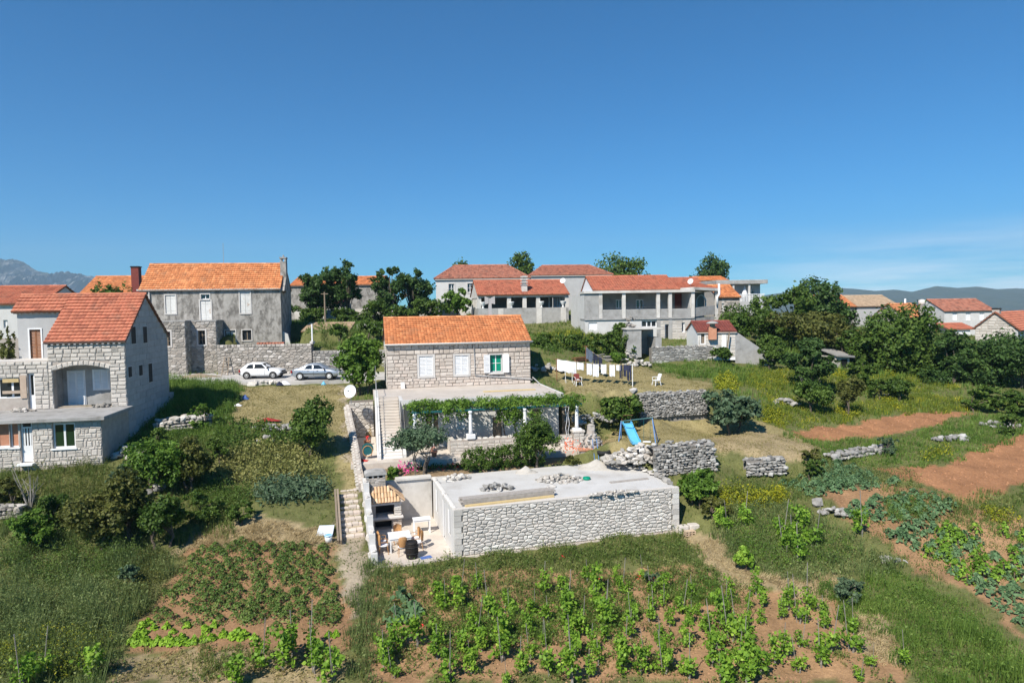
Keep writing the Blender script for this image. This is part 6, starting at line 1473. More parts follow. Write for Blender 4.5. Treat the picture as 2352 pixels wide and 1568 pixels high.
k = MB(); k.box(x1,x1+.3,.0,14,-2,zl-.2); k.build('side_wall', MT['plaster_g'], sg.e); k = MB(); k.box(x1+.3,x1+.34,1.2,2.0,-1.5,zl-.9); k.build('window', MT['white'], sg.e)
chimney(sg, x1/2, .6, zg-.6, zg+.45, .8, MT['stone_o'], MT['black'])
gs_ = far_house('grey_shed', 'grey plank shed beside the white shuttered house', (*ZX(1195,1080),122), 2, ZX(1310,1080), 5, ZX(1250,980), ZX(1260,935), MT['tile_b'], MT['wood_g'], base=2, yr=.7)
bh = far_house('orange_roofed_house', 'orange roof and white wall glimpsed behind the dark trees', (*ZC(1640,760),98), 2, ZC(2600,760), 9, ZC(1800,400), ZC(1800,318), MT['tile_o'], MT['plaster_o'], base=3)
rw_ = Bld('white_wall', 'low white stone wall glimpsed between the dark tree trunks', 'wall', at(*ZC(1980,725), 82), math.radians(2)); W = rw_.F(ZC(2420,700))[0]; k = MB(); k.box(0,W,0,.4,-.3,rw_.F(ZC(2100,600))[1]*.55); k.build('wall', MT['stone_l'], rw_.e)
sf = Bld('red_roofed_hut', 'small hut with dark red roof glimpsed between tree trunks', 'hut', at(*ZC(2085,640), 90), 0.05); W = sf.F(ZC(2210,640))[0]; zz = sf.F(ZC(2100,590))[1]; k = MB(); k.box(0,W,0,4,-1,zz); k.build('wall', MT['plaster_w'], sf.e); tile_plane(sf.e,(-.3,-.3,zz),(W+.3,-.3,zz),(-.3,3,sf.F(ZC(2100,530),3)[1]),MT['tile_m'],.3,.4)
fence = Bld('white_fence', 'low pale wall running behind the dark trees', 'wall', at(940, 722, 92), .03); k = MB(); k.box(-16,8,0,.3,-.4,.9); k.build('wall', MT['concrete_l'], fence.e)
vh = Bld('grey_booth', 'small grey booth with ladder beside the leafy tree', 'booth', at(*ZH(95,720), 88), .05); W = vh.F(ZH(205,700))[0]; k = MB(); k.box(0,W,0,3,-1,vh.F(ZH(150,590))[1]); k.build('wall', MT['plaster_g'], vh.e); k = MB(); k.box(-.2,W+.4,-.2,3.2,vh.F(ZH(150,590))[1],vh.F(ZH(150,590))[1]+.15); k.build('roof', MT['concrete_l'], vh.e)

# ================================================================== cars
def car(name, label, c, rz, paint, L, Wd, body, roof, belt, wins, wheels, sedan=False):
    """body / roof: (x, z) outlines from the tail (x=0) to the nose"""
    e = empty(name, c, rz, label, 'car', 'cars parked by the stone wall'); hw = Wd/2
    bx = [p[0] for p in body]; bz_ = [p[1] for p in body]
    xs = sorted(set(bx + [L*.08, L*.2, L*.35, L*.5, L*.65, L*.8, L*.92])); V, F = [], []
    for x in xs:
        zt = float(np.interp(x, bx, bz_)); t = min(x, L-x)/L; w = hw*(1 - .10*max(0, 1-t/.1)**2); zb = .24 + .14*max(0, 1-t/.06)
        ring = [(-w*.9,zb),(-w*.985,zb+.12),(-w,zb+.3),(-w*.985,min(zt-.05,belt-.06)),(-w*.93,zt-.015),(-w*.6,zt+.012),(0,zt+.02)]
        ring += [(-y,z) for y, z in reversed(ring[:-1])]; V += [(x,y,z) for y, z in ring]
    n = 13; m = len(xs)
    for i in range(m-1):
        for k_ in range(n): F.append((i*n+k_, (i+1)*n+k_, (i+1)*n+(k_+1)%n, i*n+(k_+1)%n))
    F += [tuple(range(n)), tuple((m-1)*n+k_ for k_ in reversed(range(n)))]
    link('body', raw_mesh('body', V, F, paint, True), e)
    rx, rz_ = [p[0] for p in roof], [p[1] for p in roof]; V, F = [], []; zmax = max(rz_)
    wid = lambda z: hw*(.965 - .16*(z-belt)/(zmax-belt))
    for x, z in roof:
        zt = max(z, belt+.005); w = wid(zt); V += [(x,-hw*.965,belt-.04),(x,-w,zt-.035),(x,-w*.9,zt),(x,0,zt+.015),(x,w*.9,zt),(x,w,zt-.035),(x,hw*.965,belt-.04)]
    for i in range(len(roof)-1):
        for k_ in range(6): F.append((i*7+k_, (i+1)*7+k_, (i+1)*7+k_+1, i*7+k_+1))
    cab = link('cabin', raw_mesh('cabin', V, F, paint, True), e)
    for w in wins:
        for sy in (-1, 1):
            P = [(x, sy*(wid(z)+.012), z) for x, z in w]; k = MB(); k.prism(P, (0, -sy*.02, 0)); k.build('side_window', MT['glass'], e)
    def screen(a, b, nm):
        (xa,za),(xb,zb) = a, b; wa, wb = wid(max(za,belt))*.9, wid(zb)*.86; d = Vector((zb-za,0,-(xb-xa))).normalized()*.02; d = d if (d.z > 0) else -d
        k = MB(); k.add([Vector(p)+d for p in ((xa,-wa,za),(xa,wa,za),(xb,wb,zb),(xb,-wb,zb))], [(0,1,2,3)]); k.build(nm, MT['glass'], e)
    i0 = next(i for i in range(len(roof)) if roof[i][1] > zmax-.06); i1 = max(i for i in range(len(roof)) if roof[i][1] > zmax-.06)
    lerp = lambda a, b, t: (a[0]+(b[0]-a[0])*t, a[1]+(b[1]-a[1])*t)
    screen(lerp(roof[0],roof[i0],.12), lerp(roof[0],roof[i0],.9), 'rear_window'); screen(lerp(roof[-1],roof[i1],.06), lerp(roof[-1],roof[i1],.92), 'windscreen')
    for x in wheels:
        for sy in (-1, 1):
            k = MB(); k.lathe([(.35,0),(.35,sy*.012),(.001,sy*.012)], (x,sy*hw*.995,.31), 18, 'Y'); k.build('arch_gap_disc', MT['black'], e)  # black disc on the body, painted in for the shaded arch gap
            k = MB(); k.lathe([(.2,-.09),(.27,-.1),(.3,-.06),(.3,.06),(.27,.1),(.2,.09)], (x,sy*(hw-.07),.3), 18, 'Y'); w_ = k.build('wheel', MT['rubber'], e, True)
            k = MB(); k.lathe([(.2,sy*.06),(.19,sy*.1),(.12,sy*.085),(.06,sy*.11),(.001,sy*.115)], (x,sy*(hw-.07),.3), 14, 'Y'); k.build('rim', MT['steel'] if not sedan else MT['white_m'], w_)
    bm = MT['black'] if not sedan else paint
    k = MB(); k.bbox(-.06,.14,-hw*.93,hw*.93,.36,.52,.04); k.build('bumper', bm, e); k = MB(); k.bbox(L-.14,L+.07,-hw*.93,hw*.93,.34,.5,.04); k.build('bumper', bm, e)
    for sy in (-1, 1):
        k = MB(); k.bbox(-.012,.1,sy*hw*.9-.13,sy*hw*.9+.05,.6,.82,.02); k.build('tail_light', MT['lamp_r'], e); k = MB(); k.bbox(L-.12,L+.01,sy*hw*.75-.14,sy*hw*.75+.14,.55,.68,.02); k.build('headlight', MT['lamp_w'], e)
        for x in ((L*.62,) if not sedan else (L*.47,L*.7)):
            k = MB(); k.box(x-.006,x+.006,sy*hw*1.0-.006,sy*hw*1.0+.006,.36,belt-.02); k.build('door_seam', MT['black'], e)
        for x in ((L*.42,) if not sedan else (L*.34,L*.535)):
            k = MB(); k.box(x,x+.14,sy*hw*.99-.02,sy*hw*.99+.02,.76,.8); k.build('door_handle', MT['black'], e)
        if sedan: k = MB(); k.box(L*.25,L*.74,sy*(hw+.004)-.01,sy*(hw+.004)+.01,.5,.56); k.build('side_strip', MT['black'], e)
        k = MB(); k.bbox(L*.68,L*.68+.12,sy*(hw+.08)-.09,sy*(hw+.08)+.07,belt,belt+.12,.02); k.build('mirror', MT['black'], e)
    if not sedan: k = MB(); k.box(L-.005,L+.012,-hw*.6,hw*.6,.55,.7); k.build('grille', MT['black'], e)
    return e
p = on_z(*ZR(300,640), RZ+.04); q = on_z(*ZR(860,632), RZ+.04); RA = math.atan2(q.y-p.y, q.x-p.x)
car('hatchback_car', 'white three door hatchback with black bumpers, bonnet nose battered', (p.x-.62*math.cos(RA), p.y+.75-.62*math.sin(RA), RZ+.03), RA, MT['car_w'], 3.75, 1.62,
    [(0,.62),(.04,.8),(.14,.9),(.5,.93),(2.3,.92),(2.75,.9),(3.3,.84),(3.62,.77),(3.75,.6)], [(.12,.9),(.35,1.1),(.72,1.37),(1.2,1.42),(1.75,1.42),(1.98,1.38),(2.35,1.14),(2.66,.9)], .9,
    [[(.62,.95),(1.28,.95),(1.28,1.29),(.98,1.29),(.8,1.2)], [(1.38,.95),(2.38,.95),(2.02,1.3),(1.38,1.3)]], (.68,3.07))
p2 = on_z(*ZR(1425,658), RZ+.04); q2 = on_z(*ZR(2020,625), RZ+.04); RA2 = RA+.02
car('saloon_car', 'silver four door saloon car with red tail light, parked near the tree', (p2.x-.78*math.cos(RA2), p2.y+.78-.78*math.sin(RA2), RZ+.03), RA2, MT['car_s'], 4.2, 1.66,
    [(0,.6),(.05,.86),(.3,.95),(.8,.96),(1.2,.93),(2.7,.91),(3.1,.92),(3.6,.84),(4.0,.72),(4.2,.55)], [(.6,.93),(.95,1.15),(1.35,1.34),(1.75,1.39),(2.2,1.38),(2.45,1.32),(2.8,1.12),(3.12,.9)], .9,
    [[(1.12,.95),(1.85,.95),(1.85,1.27),(1.55,1.27),(1.3,1.15)], [(1.95,.95),(2.85,.95),(2.42,1.26),(1.95,1.29)]], (.78,3.35), True)

# ================================================================== along the lane and the lawn before it
rng = random.Random(77)
la = gp(*ZC(975,1350)); up_ = at(*ZC(1996,780), 74); e = empty('utility_pole', (up_.x,up_.y,h1(up_.x,up_.y)), 0, 'thin wooden pole rising beside the dark trees', 'pole'); k = MB(); k.tube([(0,0,-.3),(0,0,at(*ZC(1992,470),74).z-h1(up_.x,up_.y))], [.11,.08], 7); k.build('shaft', MT['wood'], e); k = MB(); k.bar((-.4,0,at(*ZC(1992,490),74).z-h1(up_.x,up_.y)),(.4,0,at(*ZC(1992,490),74).z-h1(up_.x,up_.y)), .08, .08); k.build('crossarm', MT['wood'], e)
e = empty('wooden_ladder', (la.x, 62.3, RZ+.05), .0, 'short wooden ladder leaning on the stone retaining wall', 'ladder')
for x in (-.28,.3): k = MB(); k.bar((x,-.5,0),(x*.7,.15,1.75), .07, .05); k.build('rail', MT['wood'], e)
for z in (.35,.85,1.3): k = MB(); t = z/1.75; k.bar((-.28+.08*t,-.5+.65*t,z),(.3-.09*t,-.5+.65*t,z), .05, .04); k.build('rung', MT['wood'], e)
o = mound('earth_heap', 'low heap of earth at the foot of the stone outbuildings', (on_z(*ZC(700,1360), RZ).x, 61.0, RZ+.02), 2.3, .9, .4, mat('dusty_earth', [(.26,.2,.14),(.34,.27,.2)], 3, bump=.5), 'earth heap')
def ledge(label, a, b, n, m, s, dz=.0, cap=40, name='stone_edging', cat='edging'):
    A, B = gp(*a), gp(*b); e = empty(name, A, math.atan2(B.y-A.y,B.x-A.x), label, cat); L = (B-A).to_2d().length
    for i in range(n): put_rock(e, m, (L*(i+rng.random()*.6)/n, rng.uniform(-.15,.15), (B.z-A.z)*i/n+.1+dz*rng.random()), s*rng.uniform(.7,1.3), rng)
    return e
ledge('row of flat white stones along the lane edge above the lawn', ZC(1270,1440), ZC(1530,1445), 26, MT['stone_w'], .45, .25)
for i, (f, a, b, lab) in enumerate(((ZC,(1170,1455),(1265,1455),'pair of stone steps from the lane to the lawn, nearest the outbuildings'), (ZC,(2100,1425),(2195,1425),'pair of stone steps from the lane to the grassy path'))):
    A, B = gp(*f(*a)), gp(*f(*b)); e = empty('lane_steps', A, math.atan2(B.y-A.y,B.x-A.x), lab, 'steps'); L = (B-A).to_2d().length
    for j in range(2): k = MB(); k.bbox(0,L,j*.35,j*.35+.45,-.3,.16+j*.17,.02); k.build('step', MT['concrete_l'], e)
def crumple(name, label, cat, c, m, sx=.4, sy=.3, h=.25, n=30):
    """crumpled sheet lying on the ground"""
    r_ = random.Random(hash(label) % 1000); k = MB(); N = 7; V = []
    for j in range(N):
        for i in range(N):
            u, v = i/(N-1)-.5, j/(N-1)-.5; z = h*max(0, 1-4*(u*u+v*v)**.9)*r_.uniform(.5,1.1); V.append((u*2*sx+r_.uniform(-.04,.04), v*2*sy+r_.uniform(-.04,.04), z if 0 < i < N-1 and 0 < j < N-1 else .0))
    k.add(V, [(j*N+i, j*N+i+1, (j+1)*N+i+1, (j+1)*N+i) for j in range(N-1) for i in range(N-1)]); o = k.build(name, m, None, True, label, cat); o.location = c; return o
crumple('plastic_bag', 'white and black plastic bag on the stone ledge below the lane', 'bag', gp(*ZC(1575,1445))+Vector((0,0,.05)), MT['cloth_w'], .5, .3, .45)
crumple('dark_bag', 'dark bag beside the white plastic bag below the lane', 'bag', gp(*ZC(1520,1450))+Vector((0,0,.05)), MT['cloth_n'], .3, .25, .4)
crumple('blue_toy', 'small blue plastic toy on the lawn near the lane steps', 'toy', gp(*ZC(1978,1440)), MT['slide'], .2, .15, .35)
crumple('blue_bag', 'blue bag at the lawn edge beside the tall grass', 'bag', gp(*ZQ(1185,455)), MT['blue_t'], .38, .25, .4)
crumple('white_bag', 'white bag at the lawn edge by the tall grass', 'bag', gp(*ZQ(1120,525)), MT['cloth_w'], .32, .2, .2)
crumple('red_tarpaulin', 'strip of red cloth lying over stones at the end of the lawn', 'cloth', gp(*ZQ(1445,700))+Vector((0,0,.12)), mat('dark_red_cloth', [(.25,.02,.02),(.34,.03,.03)], 3, rough=.8), .8, .2, .25)
crumple('red_bag', 'small red bag by the shrub at the end of the lawn', 'bag', gp(*ZQ(1722,652))+Vector((0,0,.1)), MT['redbrown'], .25, .16, .25)
heap('stone_heap', 'scatter of rounded stones below the red cloth', gp(*ZQ(1520,760)), 1.7, .9, .4, .32, MT['stone_g'], 34, rng, 34)
heap('stone_heap', 'single big pale boulder group amid weeds below the lawn', gp(*ZQ(1455,905)), .7, .4, .4, .5, MT['stone_g'], 5, rng, 5)
dry_wall('dry_stone_wall', 'short pale dry stone wall half buried in the grassy slope', 'wall', gp(*ZQ(270,790)), gp(*ZQ(850,735)), .85, .6, .34, MT['stone_x'], rng, 120)
heap('stone_heap', 'heap of flat pale slabs beside the ashlar house corner', gp(*ZB(1640,1320)), 1.1, .6, .75, .42, MT['stone_x'], 40, rng, 40)
dry_wall('dry_stone_wall', 'low broken stone wall in the meadow below the ashlar house', 'wall', gp(*ZP(0,540)), gp(*ZP(155,530)), .7, .5, .3, MT['stone_o'], rng, 60)
heap('stone_heap', 'pale rocks showing among the shrubs of the meadow', gp(*ZP(1010,385)), .9, .5, .5, .55, MT['stone_g'], 7, rng, 7)
heap('stone_heap', 'grey rock among the olive coloured shrubs of the meadow', gp(*ZP(930,480)), .6, .4, .45, .5, MT['stone_g'], 5, rng, 5)
# boundary wall of the yard, dish and bits in the alley
bwp = [(798,932),(803,962),(811,1000),(818,1042),(823,1082),(828,1118)]
pts = [gp(x-4, y+12) for x, y in bwp]; e = empty('boundary_wall', pts[0], 0, 'narrow pale stone wall between the grassy path and the yard', 'wall')
k = MB(); core = []
for i in range(len(pts)-1):
    a, b = pts[i]-pts[0], pts[i+1]-pts[0]; d = (b-a).normalized(); n_ = Vector((d.y,-d.x,0)).normalized()*.32
    if n_.x < 0: n_ = -n_
    zb = -2.2 - 1.2*(i > 2)
    A0, A1, B0, B1 = a, a+n_, b, b+n_; za, zb_ = a.z+.5, b.z+.5
    k.add([(A0.x,A0.y,a.z-.6),(A1.x,A1.y,Z_YARD-pts[0].z-.1),(B1.x,B1.y,Z_YARD-pts[0].z-.1),(B0.x,B0.y,b.z-.6),(A0.x,A0.y,za),(A1.x,A1.y,za),(B1.x,B1.y,zb_),(B0.x,B0.y,zb_)], [(4,7,6,5),(0,4,5,1),(1,5,6,2),(2,6,7,3),(3,7,4,0)])
    L = (b-a).length; m_ = int(L/.34)
    for j in range(m_):
        t = (j+.5)/m_; c_ = a.lerp(b, t)+n_*.5; put_rock(e, MT['stone_l'], (c_.x,c_.y,za+(zb_-za)*t-.04), .3, rng, (0,0,rng.uniform(-.3,.3)))
        for zz in (.15,.35): c2 = a.lerp(b,t)-n_*.02; put_rock(e, MT['stone_l'], (c2.x,c2.y,za+(zb_-za)*t-.5+zz), .3, rng, (0,0,rng.uniform(-.2,.2)))
k.build('wall', MT['mortar'], e)
av = Bld('alley_wall', 'stone wall closing the sunken alley beside the stairs', 'wall', hb.wor(tx0-1.75, -1.7, GF), HOUSE_A); k = MB(); k.box(0,1.75,0,.4,-.1,-GF-.6); w = k.build('wall', MT['mortar_h'], av.e)
lay(pack_rubble(0, 1.75, 0, -GF-.7, [], .4, .26, rng), w, MT['stone_l'], front(0), .03, .05, 70, rng=rng)
dp_ = gp(795, 938); dish('satellite_dish', 'large white satellite dish on the boundary wall beside the stairs', at(*ZE(150,300), 46.4), .46, (-.25,-.92,.25), pole=.52*1.6)
hr = hb.wor(*hb.T(ZE(325,880), GF), GF); e = empty('hose_reel', hr, HOUSE_A, 'teal hose reel with coiled hose at the foot of the alley', 'hose reel'); k = MB(); k.lathe([(.05,-.12),(.36,-.12),(.36,-.09),(.12,-.08),(.12,.08),(.36,.09),(.36,.12),(.05,.12)], (0,0,.62), 18, 'Y'); k.build('drum', MT['teal'], e)
k = MB(); pts_ = [(.3*math.cos(t*.5), -.14-.01*math.sin(t), .5+.34*math.sin(t*.5)) for t in range(40)]; k.tube(pts_, .022, 5); k.build('hose', MT['wicker'], e)
for sx in (-1,1): k = MB(); k.tube([(sx*.25,.18,0),(sx*.2,.1,1.15)], .02, 5); k.build('frame', MT['rust'], e)
for lab, pp, c in (('red flowered terracotta pot above the hose reel', (318,740), 'petal_r'), ('terracotta pot near the bottom of the stairs', (1020,860), 'petal_o')):
    x, y = hb.T(ZE(*pp), GF); e = empty('flower_pot', hb.wor(x,y,GF), 0, lab, 'flower pot'); k = MB(); k.lathe([(.13,0),(.2,.3),(.23,.3),(.23,.36),(.19,.36),(.17,.3),(.01,.3)], n=14); k.build('pot', MT['terracotta'], e, True)
    k = MB()
    for i in range(26): a = rng.uniform(0,6.28); r_ = rng.uniform(0,.2); p = Vector((r_*math.cos(a),r_*math.sin(a),.4+rng.uniform(0,.2))); k.add([p,p+Vector((.05,.02,.03)),p+Vector((.03,.06,.04)),p+Vector((-.02,.04,.02))],[(0,1,2,3)])
    k.build('blossom', MT[c], e)
x, y = hb.T(ZE(372,605), GF); k = MB(); k.lathe([(.18,0),(.24,.35),(.22,.35),(.17,.03),(.01,.03)], n=14); o = k.build('blue_bucket', MT['blue_t'], None, True, 'dark blue bucket in the sunken alley', 'bucket'); o.location = hb.wor(x,y,GF)
x, y = hb.T(ZE(250,905), GF); crumple('red_hose', 'coil of red hose lying on the yard paving', 'hose', hb.wor(x,y,GF+.01), MT['red'], .45, .25, .12)
A = hb.wor(*hb.T(ZD(1300,890)), .01); B = hb.wor(*hb.T(ZD(1842,866)), .01); e = empty('long_board', A, math.atan2(B.y-A.y,B.x-A.x), 'long yellowish board lying flat on the terrace', 'board'); k = MB(); k.bbox(0,(B-A).length,-.22,.22,0,.05,.006); k.build('board', MT['wood_y'], e)
r = hb.R(ZD(432,818), ZD(478,868), -.1); k = MB(); k.prism([(r[0],-.35,.003),(r[1],-.35,.003),(r[1],-.04,r[3]-r[2]+.1),(r[0],-.04,r[3]-r[2]+.1)], (0,.03,.01)); o = k.build('leaning_slab', MT['trim'], None, False, 'pale slab leaning against the house wall on the terrace', 'slab'); o.location = hb.wor(0,0,0); o.rotation_euler = (0,0,HOUSE_A)
# path steps beside the courtyard
for i in range(9):
    y = 1128+i*13.2; t = i/8; A, B = gp(782-2*t, y+2), gp(820+17*t, y); e = empty('path_step', A, math.atan2(B.y-A.y,B.x-A.x), 'rough stone step of the grassy path, %s' % ('topmost of the flight','second from the top','third from the top','fourth from the top','middle of the flight','fourth from the bottom','third from the bottom','second from the bottom','lowest of the flight')[i], 'step', 'steps of the grassy path'); L = (B-A).to_2d().length; x = 0
    while x < L:
        w = rng.uniform(.25,.5); k = MB(); k.bbox(x+.01,min(L,x+w),rng.uniform(-.04,.04),.34,-.22,.07+rng.uniform(-.02,.03),.025); k.build('stone', MT['stone_h'], e); x += w
A, B = gp(777,1250), gp(770,1140); e = empty('timber_beam', A, 0, 'long dark wooden beam standing along the path steps', 'beam')
for dx in (0,.14): k = MB(); k.bar((dx,0,.12),(B.x-A.x+dx,B.y-A.y,B.z-A.z+.35), .1, .22); k.build('timber', MT['wood'], e)
c = gp(755,1246); e = empty('white_bucket', c, 0, 'white plastic bucket with blue rim beside the timber beam', 'bucket'); k = MB(); k.lathe([(.16,0),(.2,.42),(.18,.42),(.15,.03),(.01,.03)], n=16); k.build('body', MT['white'], e, True); k = MB(); k.lathe([(.205,.36),(.215,.36),(.215,.4),(.205,.4)], n=16); k.build('rim', MT['slide'], e, True)
c = gp(748,1226); o = MB().add([(-.42,-.3,.02),(.42,-.24,.02),(.38,.3,.36),(-.4,.32,.34),(-.42,-.3,.0),(.42,-.24,.0),(.38,.3,.34),(-.4,.32,.32)], [(0,1,2,3),(7,6,5,4),(0,4,5,1),(1,5,6,2),(2,6,7,3),(3,7,4,0)]).build('white_sheet', mat('bluish_sheet', [(.6,.66,.72),(.7,.75,.8)], 3, rough=.5, bump=.2), None, False, 'stiff pale blue sheet propped behind the white bucket', 'sheet'); o.location = c

# ================================================================== the upper lawn with the washing
def gz1(x, y): return h1(x, y)
dry_wall('dry_stone_wall', 'long grey dry stone wall holding up the washing lawn', 'wall', gp(*ZJ(1200,845)), gp(*ZJ(1900,800)), 1.75, .8, .21, MT['stone_g'], rng, 300, ragged=.08)
heap('stone_heap', 'tumbled pale stones sloping down beside the pergola end', gp(*ZJ(700,860))+Vector((0,0,-.1)), 1.9, 1.5, .7, .34, MT['stone_g'], 120, rng, 120)
heap('stone_heap', 'pile of pale stones and wood by the house gable', gp(*ZJ(200,350)), 1.7, .8, .7, .42, MT['stone_x'], 38, rng, 38)
heap('stone_heap', 'white rubble tumbled at the corner of the concrete shed', gp(*ZJ(1190,300)), 1.4, .9, .6, .4, MT['stone_x'], 30, rng, 30)
heap('stone_heap', 'creamy stones stacked beside the leafy bush near the shed', gp(*ZI(690,1180)), 1.0, .6, 1.2, .4, MT['stone_x'], 36, rng, 36)
P0, P1 = gp(*ZJ(345,465)), gp(*ZJ(1138,520)); top0 = at(*ZJ(345,292), P0.y); top1 = at(*ZJ(1138,335), P1.y)
B0, B1 = gp(*ZJ(660,390)), None
def post(label, base, top, m, r=.035):
    e = empty('clothes_post', base, 0, label, 'post', 'posts of the clothes lines'); k = MB(); k.tube([(0,0,-.1),(0,0,top)], r, 7); k.build('pole', m, e); k = MB(); k.bar((-.25,0,top-.05),(.25,0,top-.05), .04, .04); k.build('crossbar', m, e); return e
t0, t1 = 1.9, 1.85
post('thin post at the house end of the clothes line', P0, t0, MT['rust']); post('white post at the far end of the clothes line', P1, t1, MT['white'])
l0, l1 = P0+Vector((0,0,t0-.04)), P1+Vector((0,0,t1-.04))
def lp(t, a=l0, b=l1, sag=.16): p = a.lerp(b, t); p.z -= sag*math.sin(math.pi*t); return p
k = MB(); k.tube([lp(i/20) for i in range(21)], .008, 4); k.build('clothes_line', MT['steel'], None, False, 'front clothes line hung with white washing', 'clothes line')
b0 = gp(*ZJ(650,330)); b1 = gp(*ZJ(860,395)); c0, c1 = b0+Vector((0,0,1.9)), b1+Vector((0,0,1.6)); post('dark post carrying the line of dark washing', b0, 2.0, MT['rust'])
k = MB(); k.tube([lp(i/10, c0, l0.lerp(l1,.72), .1) for i in range(11)], .008, 4); k.build('clothes_line', MT['steel'], None, False, 'second clothes line hung with dark washing', 'clothes line')
def cloth(name, label, a, b, drop, m, legs=False, seed=0, group='washing on the lines', th=.012, taper=0.0):
    r_ = random.Random(seed); n, mm = 9, 8; V, F = [], []; d = (b-a); nrm = Vector((d.y,-d.x,0)).normalized(); ph = r_.uniform(0,6)
    for j in range(mm):
        for i in range(n):
            u, v = i/(n-1), j/(mm-1); uu = .5+(u-.5)*(1-taper*v); p = a.lerp(b, uu); p.z -= .05*math.sin(math.pi*u)*(1-v)
            p.z -= drop*v*(1+.04*math.sin(u*9+ph)); p += nrm*(.05*math.sin(u*11+ph)*v + .03*math.sin(u*5-ph)*v); V.append(p-a)
    for j in range(mm-1):
        for i in range(n-1):
            if legs and j > 2 and i == n//2-0: continue
            F.append((j*n+i, j*n+i+1, (j+1)*n+i+1, (j+1)*n+i))
    c = len(V); V += [v+nrm*th for v in V]; F += [tuple(c+x for x in reversed(f)) for f in F[:]]
    e = empty(name, a, 0, label, 'laundry', group); link('cloth', raw_mesh('cloth', V, F, m, True), e)
    k = MB()
    for t in (.06,.94): p = a.lerp(b,t)-a; k.box(p.x-.015,p.x+.015,p.y-.03,p.y+.03,p.z-.06,p.z+.04)
    k.build('pegs', MT['wood_y'], e); return e
W_ = [('white_sheet','big white bed sheet at the house end of the line',.005,.15,.95,'cloth_w',0),('white_sheet','white bed sheet above the folding chair, second along the line',.15,.26,1.0,'cloth_w',0),('pillow_case','pair of small white pillow cases next to the sheets',.27,.36,.62,'cloth_w',0),
      ('white_towel','long white towel left of a gap in the washing',.4,.47,.95,'cloth_w',0),('white_towel','long white towel right beside its twin in mid line',.48,.56,1.05,'cloth_w',0),('white_shirt','white shirt hung askew past the two towels',.585,.66,.8,'cloth_w',0),
      ('white_towel','single white towel next to the dark clothes',.7,.77,.98,'cloth_w',0),('white_vest','small white vest between towel and dark clothes',.785,.84,.5,'cloth_w',0),('dark_trousers','dark blue trousers hung thin beside the white vest',.83,.87,1.15,'cloth_n',1),
      ('black_shirt','black shirt with hanging sleeves at the post end',.88,.955,1.0,'cloth_n',1),('black_trousers','black trousers, last on the line by the white post',.93,.985,1.35,'cloth_n',1)]
for i, (nm, lab, ta, tb, dr, m, lg_) in enumerate(W_): cloth(nm, lab, lp(ta), lp(tb), dr, MT[m], bool(lg_), i, taper=.12 if 'shirt' in nm else 0)
for i, (nm, lab, ta, tb, dr, m) in enumerate((('grey_blanket','grey blue blanket at the post of the second line',.02,.3,1.0,'cloth_b'),('navy_trousers','navy trousers with white stripe on the second line',.32,.5,1.05,'cloth_n'),('dark_jumper','dark jumper farther along the second line',.52,.68,.85,'cloth_n'))):
    f = lambda t: lp(t, c0, l0.lerp(l1,.72), .1)
    cloth(nm, lab, f(ta), f(tb), dr, MT[m], nm.endswith('trousers'), 40+i, taper=.0)
put_rock(None, MT['stone_w'], gp(*ZJ(1145,575))+Vector((0,0,.1)), .75, rng, name='boulder'); tag(bpy.context.scene.objects['boulder'], 'single pale boulder at the foot of the white clothes post', 'boulder')
def plastic_chair(name, label, c, rz, m, seat_m=None):
    e = empty(name, c, rz, label, 'chair'); k = MB(); k.bbox(-.24,.24,-.24,.22,.41,.45,.02); k.build('seat', seat_m or m, e)
    k = MB(); k.prism([(-.22,.2,.46),(.22,.2,.46),(.24,.32,.9),(.15,.34,.95),(-.15,.34,.95),(-.24,.32,.9)], (0,.03,.01)); k.build('backrest', seat_m or m, e)
    for sx in (-1,1):
        for sy in (-1,1): k = MB(); k.bar((sx*.2,sy*.19,.41),(sx*.26,sy*.27,0), .045, .045); k.build('leg', m, e)
        k = MB(); k.tube([(sx*.24,.26,.68),(sx*.28,.0,.69),(sx*.27,-.22,.66),(sx*.24,-.22,.44)], .022, 6); k.build('armrest', m, e)
    return e
c = gp(*ZJ(1388,508)); plastic_chair('plastic_chair', 'white plastic armchair alone on the dry lawn', c, math.radians(-70), MT['white'])
c = gp(*ZJ(565,510)); plastic_chair('folding_chair', 'brown and white chair with a cloth on it under the washing', c, math.radians(15), MT['white'], MT['redbrown']); crumple('clothes_bundle', 'pale cloth bundle on the brown chair under the washing', 'laundry', c+Vector((0,-.02,.455)), MT['sand'], .18, .15, .14)
c = gp(*ZJ(470,480)); e = empty('clothes_rack', c, .1, 'white folding clothes rack standing under the bed sheets', 'clothes rack')
for sx in (-1,1):
    k = MB(); k.tube([(sx*.28,-.25,0),(sx*.28,.2,.95)], .016, 5); k.tube([(sx*.28,.25,0),(sx*.28,-.2,.95)], .016, 5); k.build('leg_frame', MT['white'], e)
for i in range(4): k = MB(); y = -.2+i*.13; k.tube([(-.28,y,.95),(.28,y,.95)], .01, 5); k.build('rail', MT['white'], e)
for lab, a, b, m, n in (('stack of rusty brown boards under the hedge', ZJ(530,255), ZJ(640,250), MT['rust'], 4), ('bundle of grey planks lying beside the second clothes line', ZJ(720,245), ZJ(800,225), MT['wood_g'], 5), ('long grey poles on the grass before the shed', ZJ(850,250), ZJ(1000,270), MT['wood_g'], 5)):
    A, B = gp(*a), gp(*b); e = empty('timber_stack', A, math.atan2(B.y-A.y,B.x-A.x), lab, 'timber stack'); L = (B-A).to_2d().length+.6
    for i in range(n): k = MB(); y = rng.uniform(-.25,.25); k.bar((rng.uniform(-.2,.1),y,.06+i*.09),(L+rng.uniform(-.2,.2),y+rng.uniform(-.15,.15),.06+i*.09), .2, .07); k.build('plank', m, e)

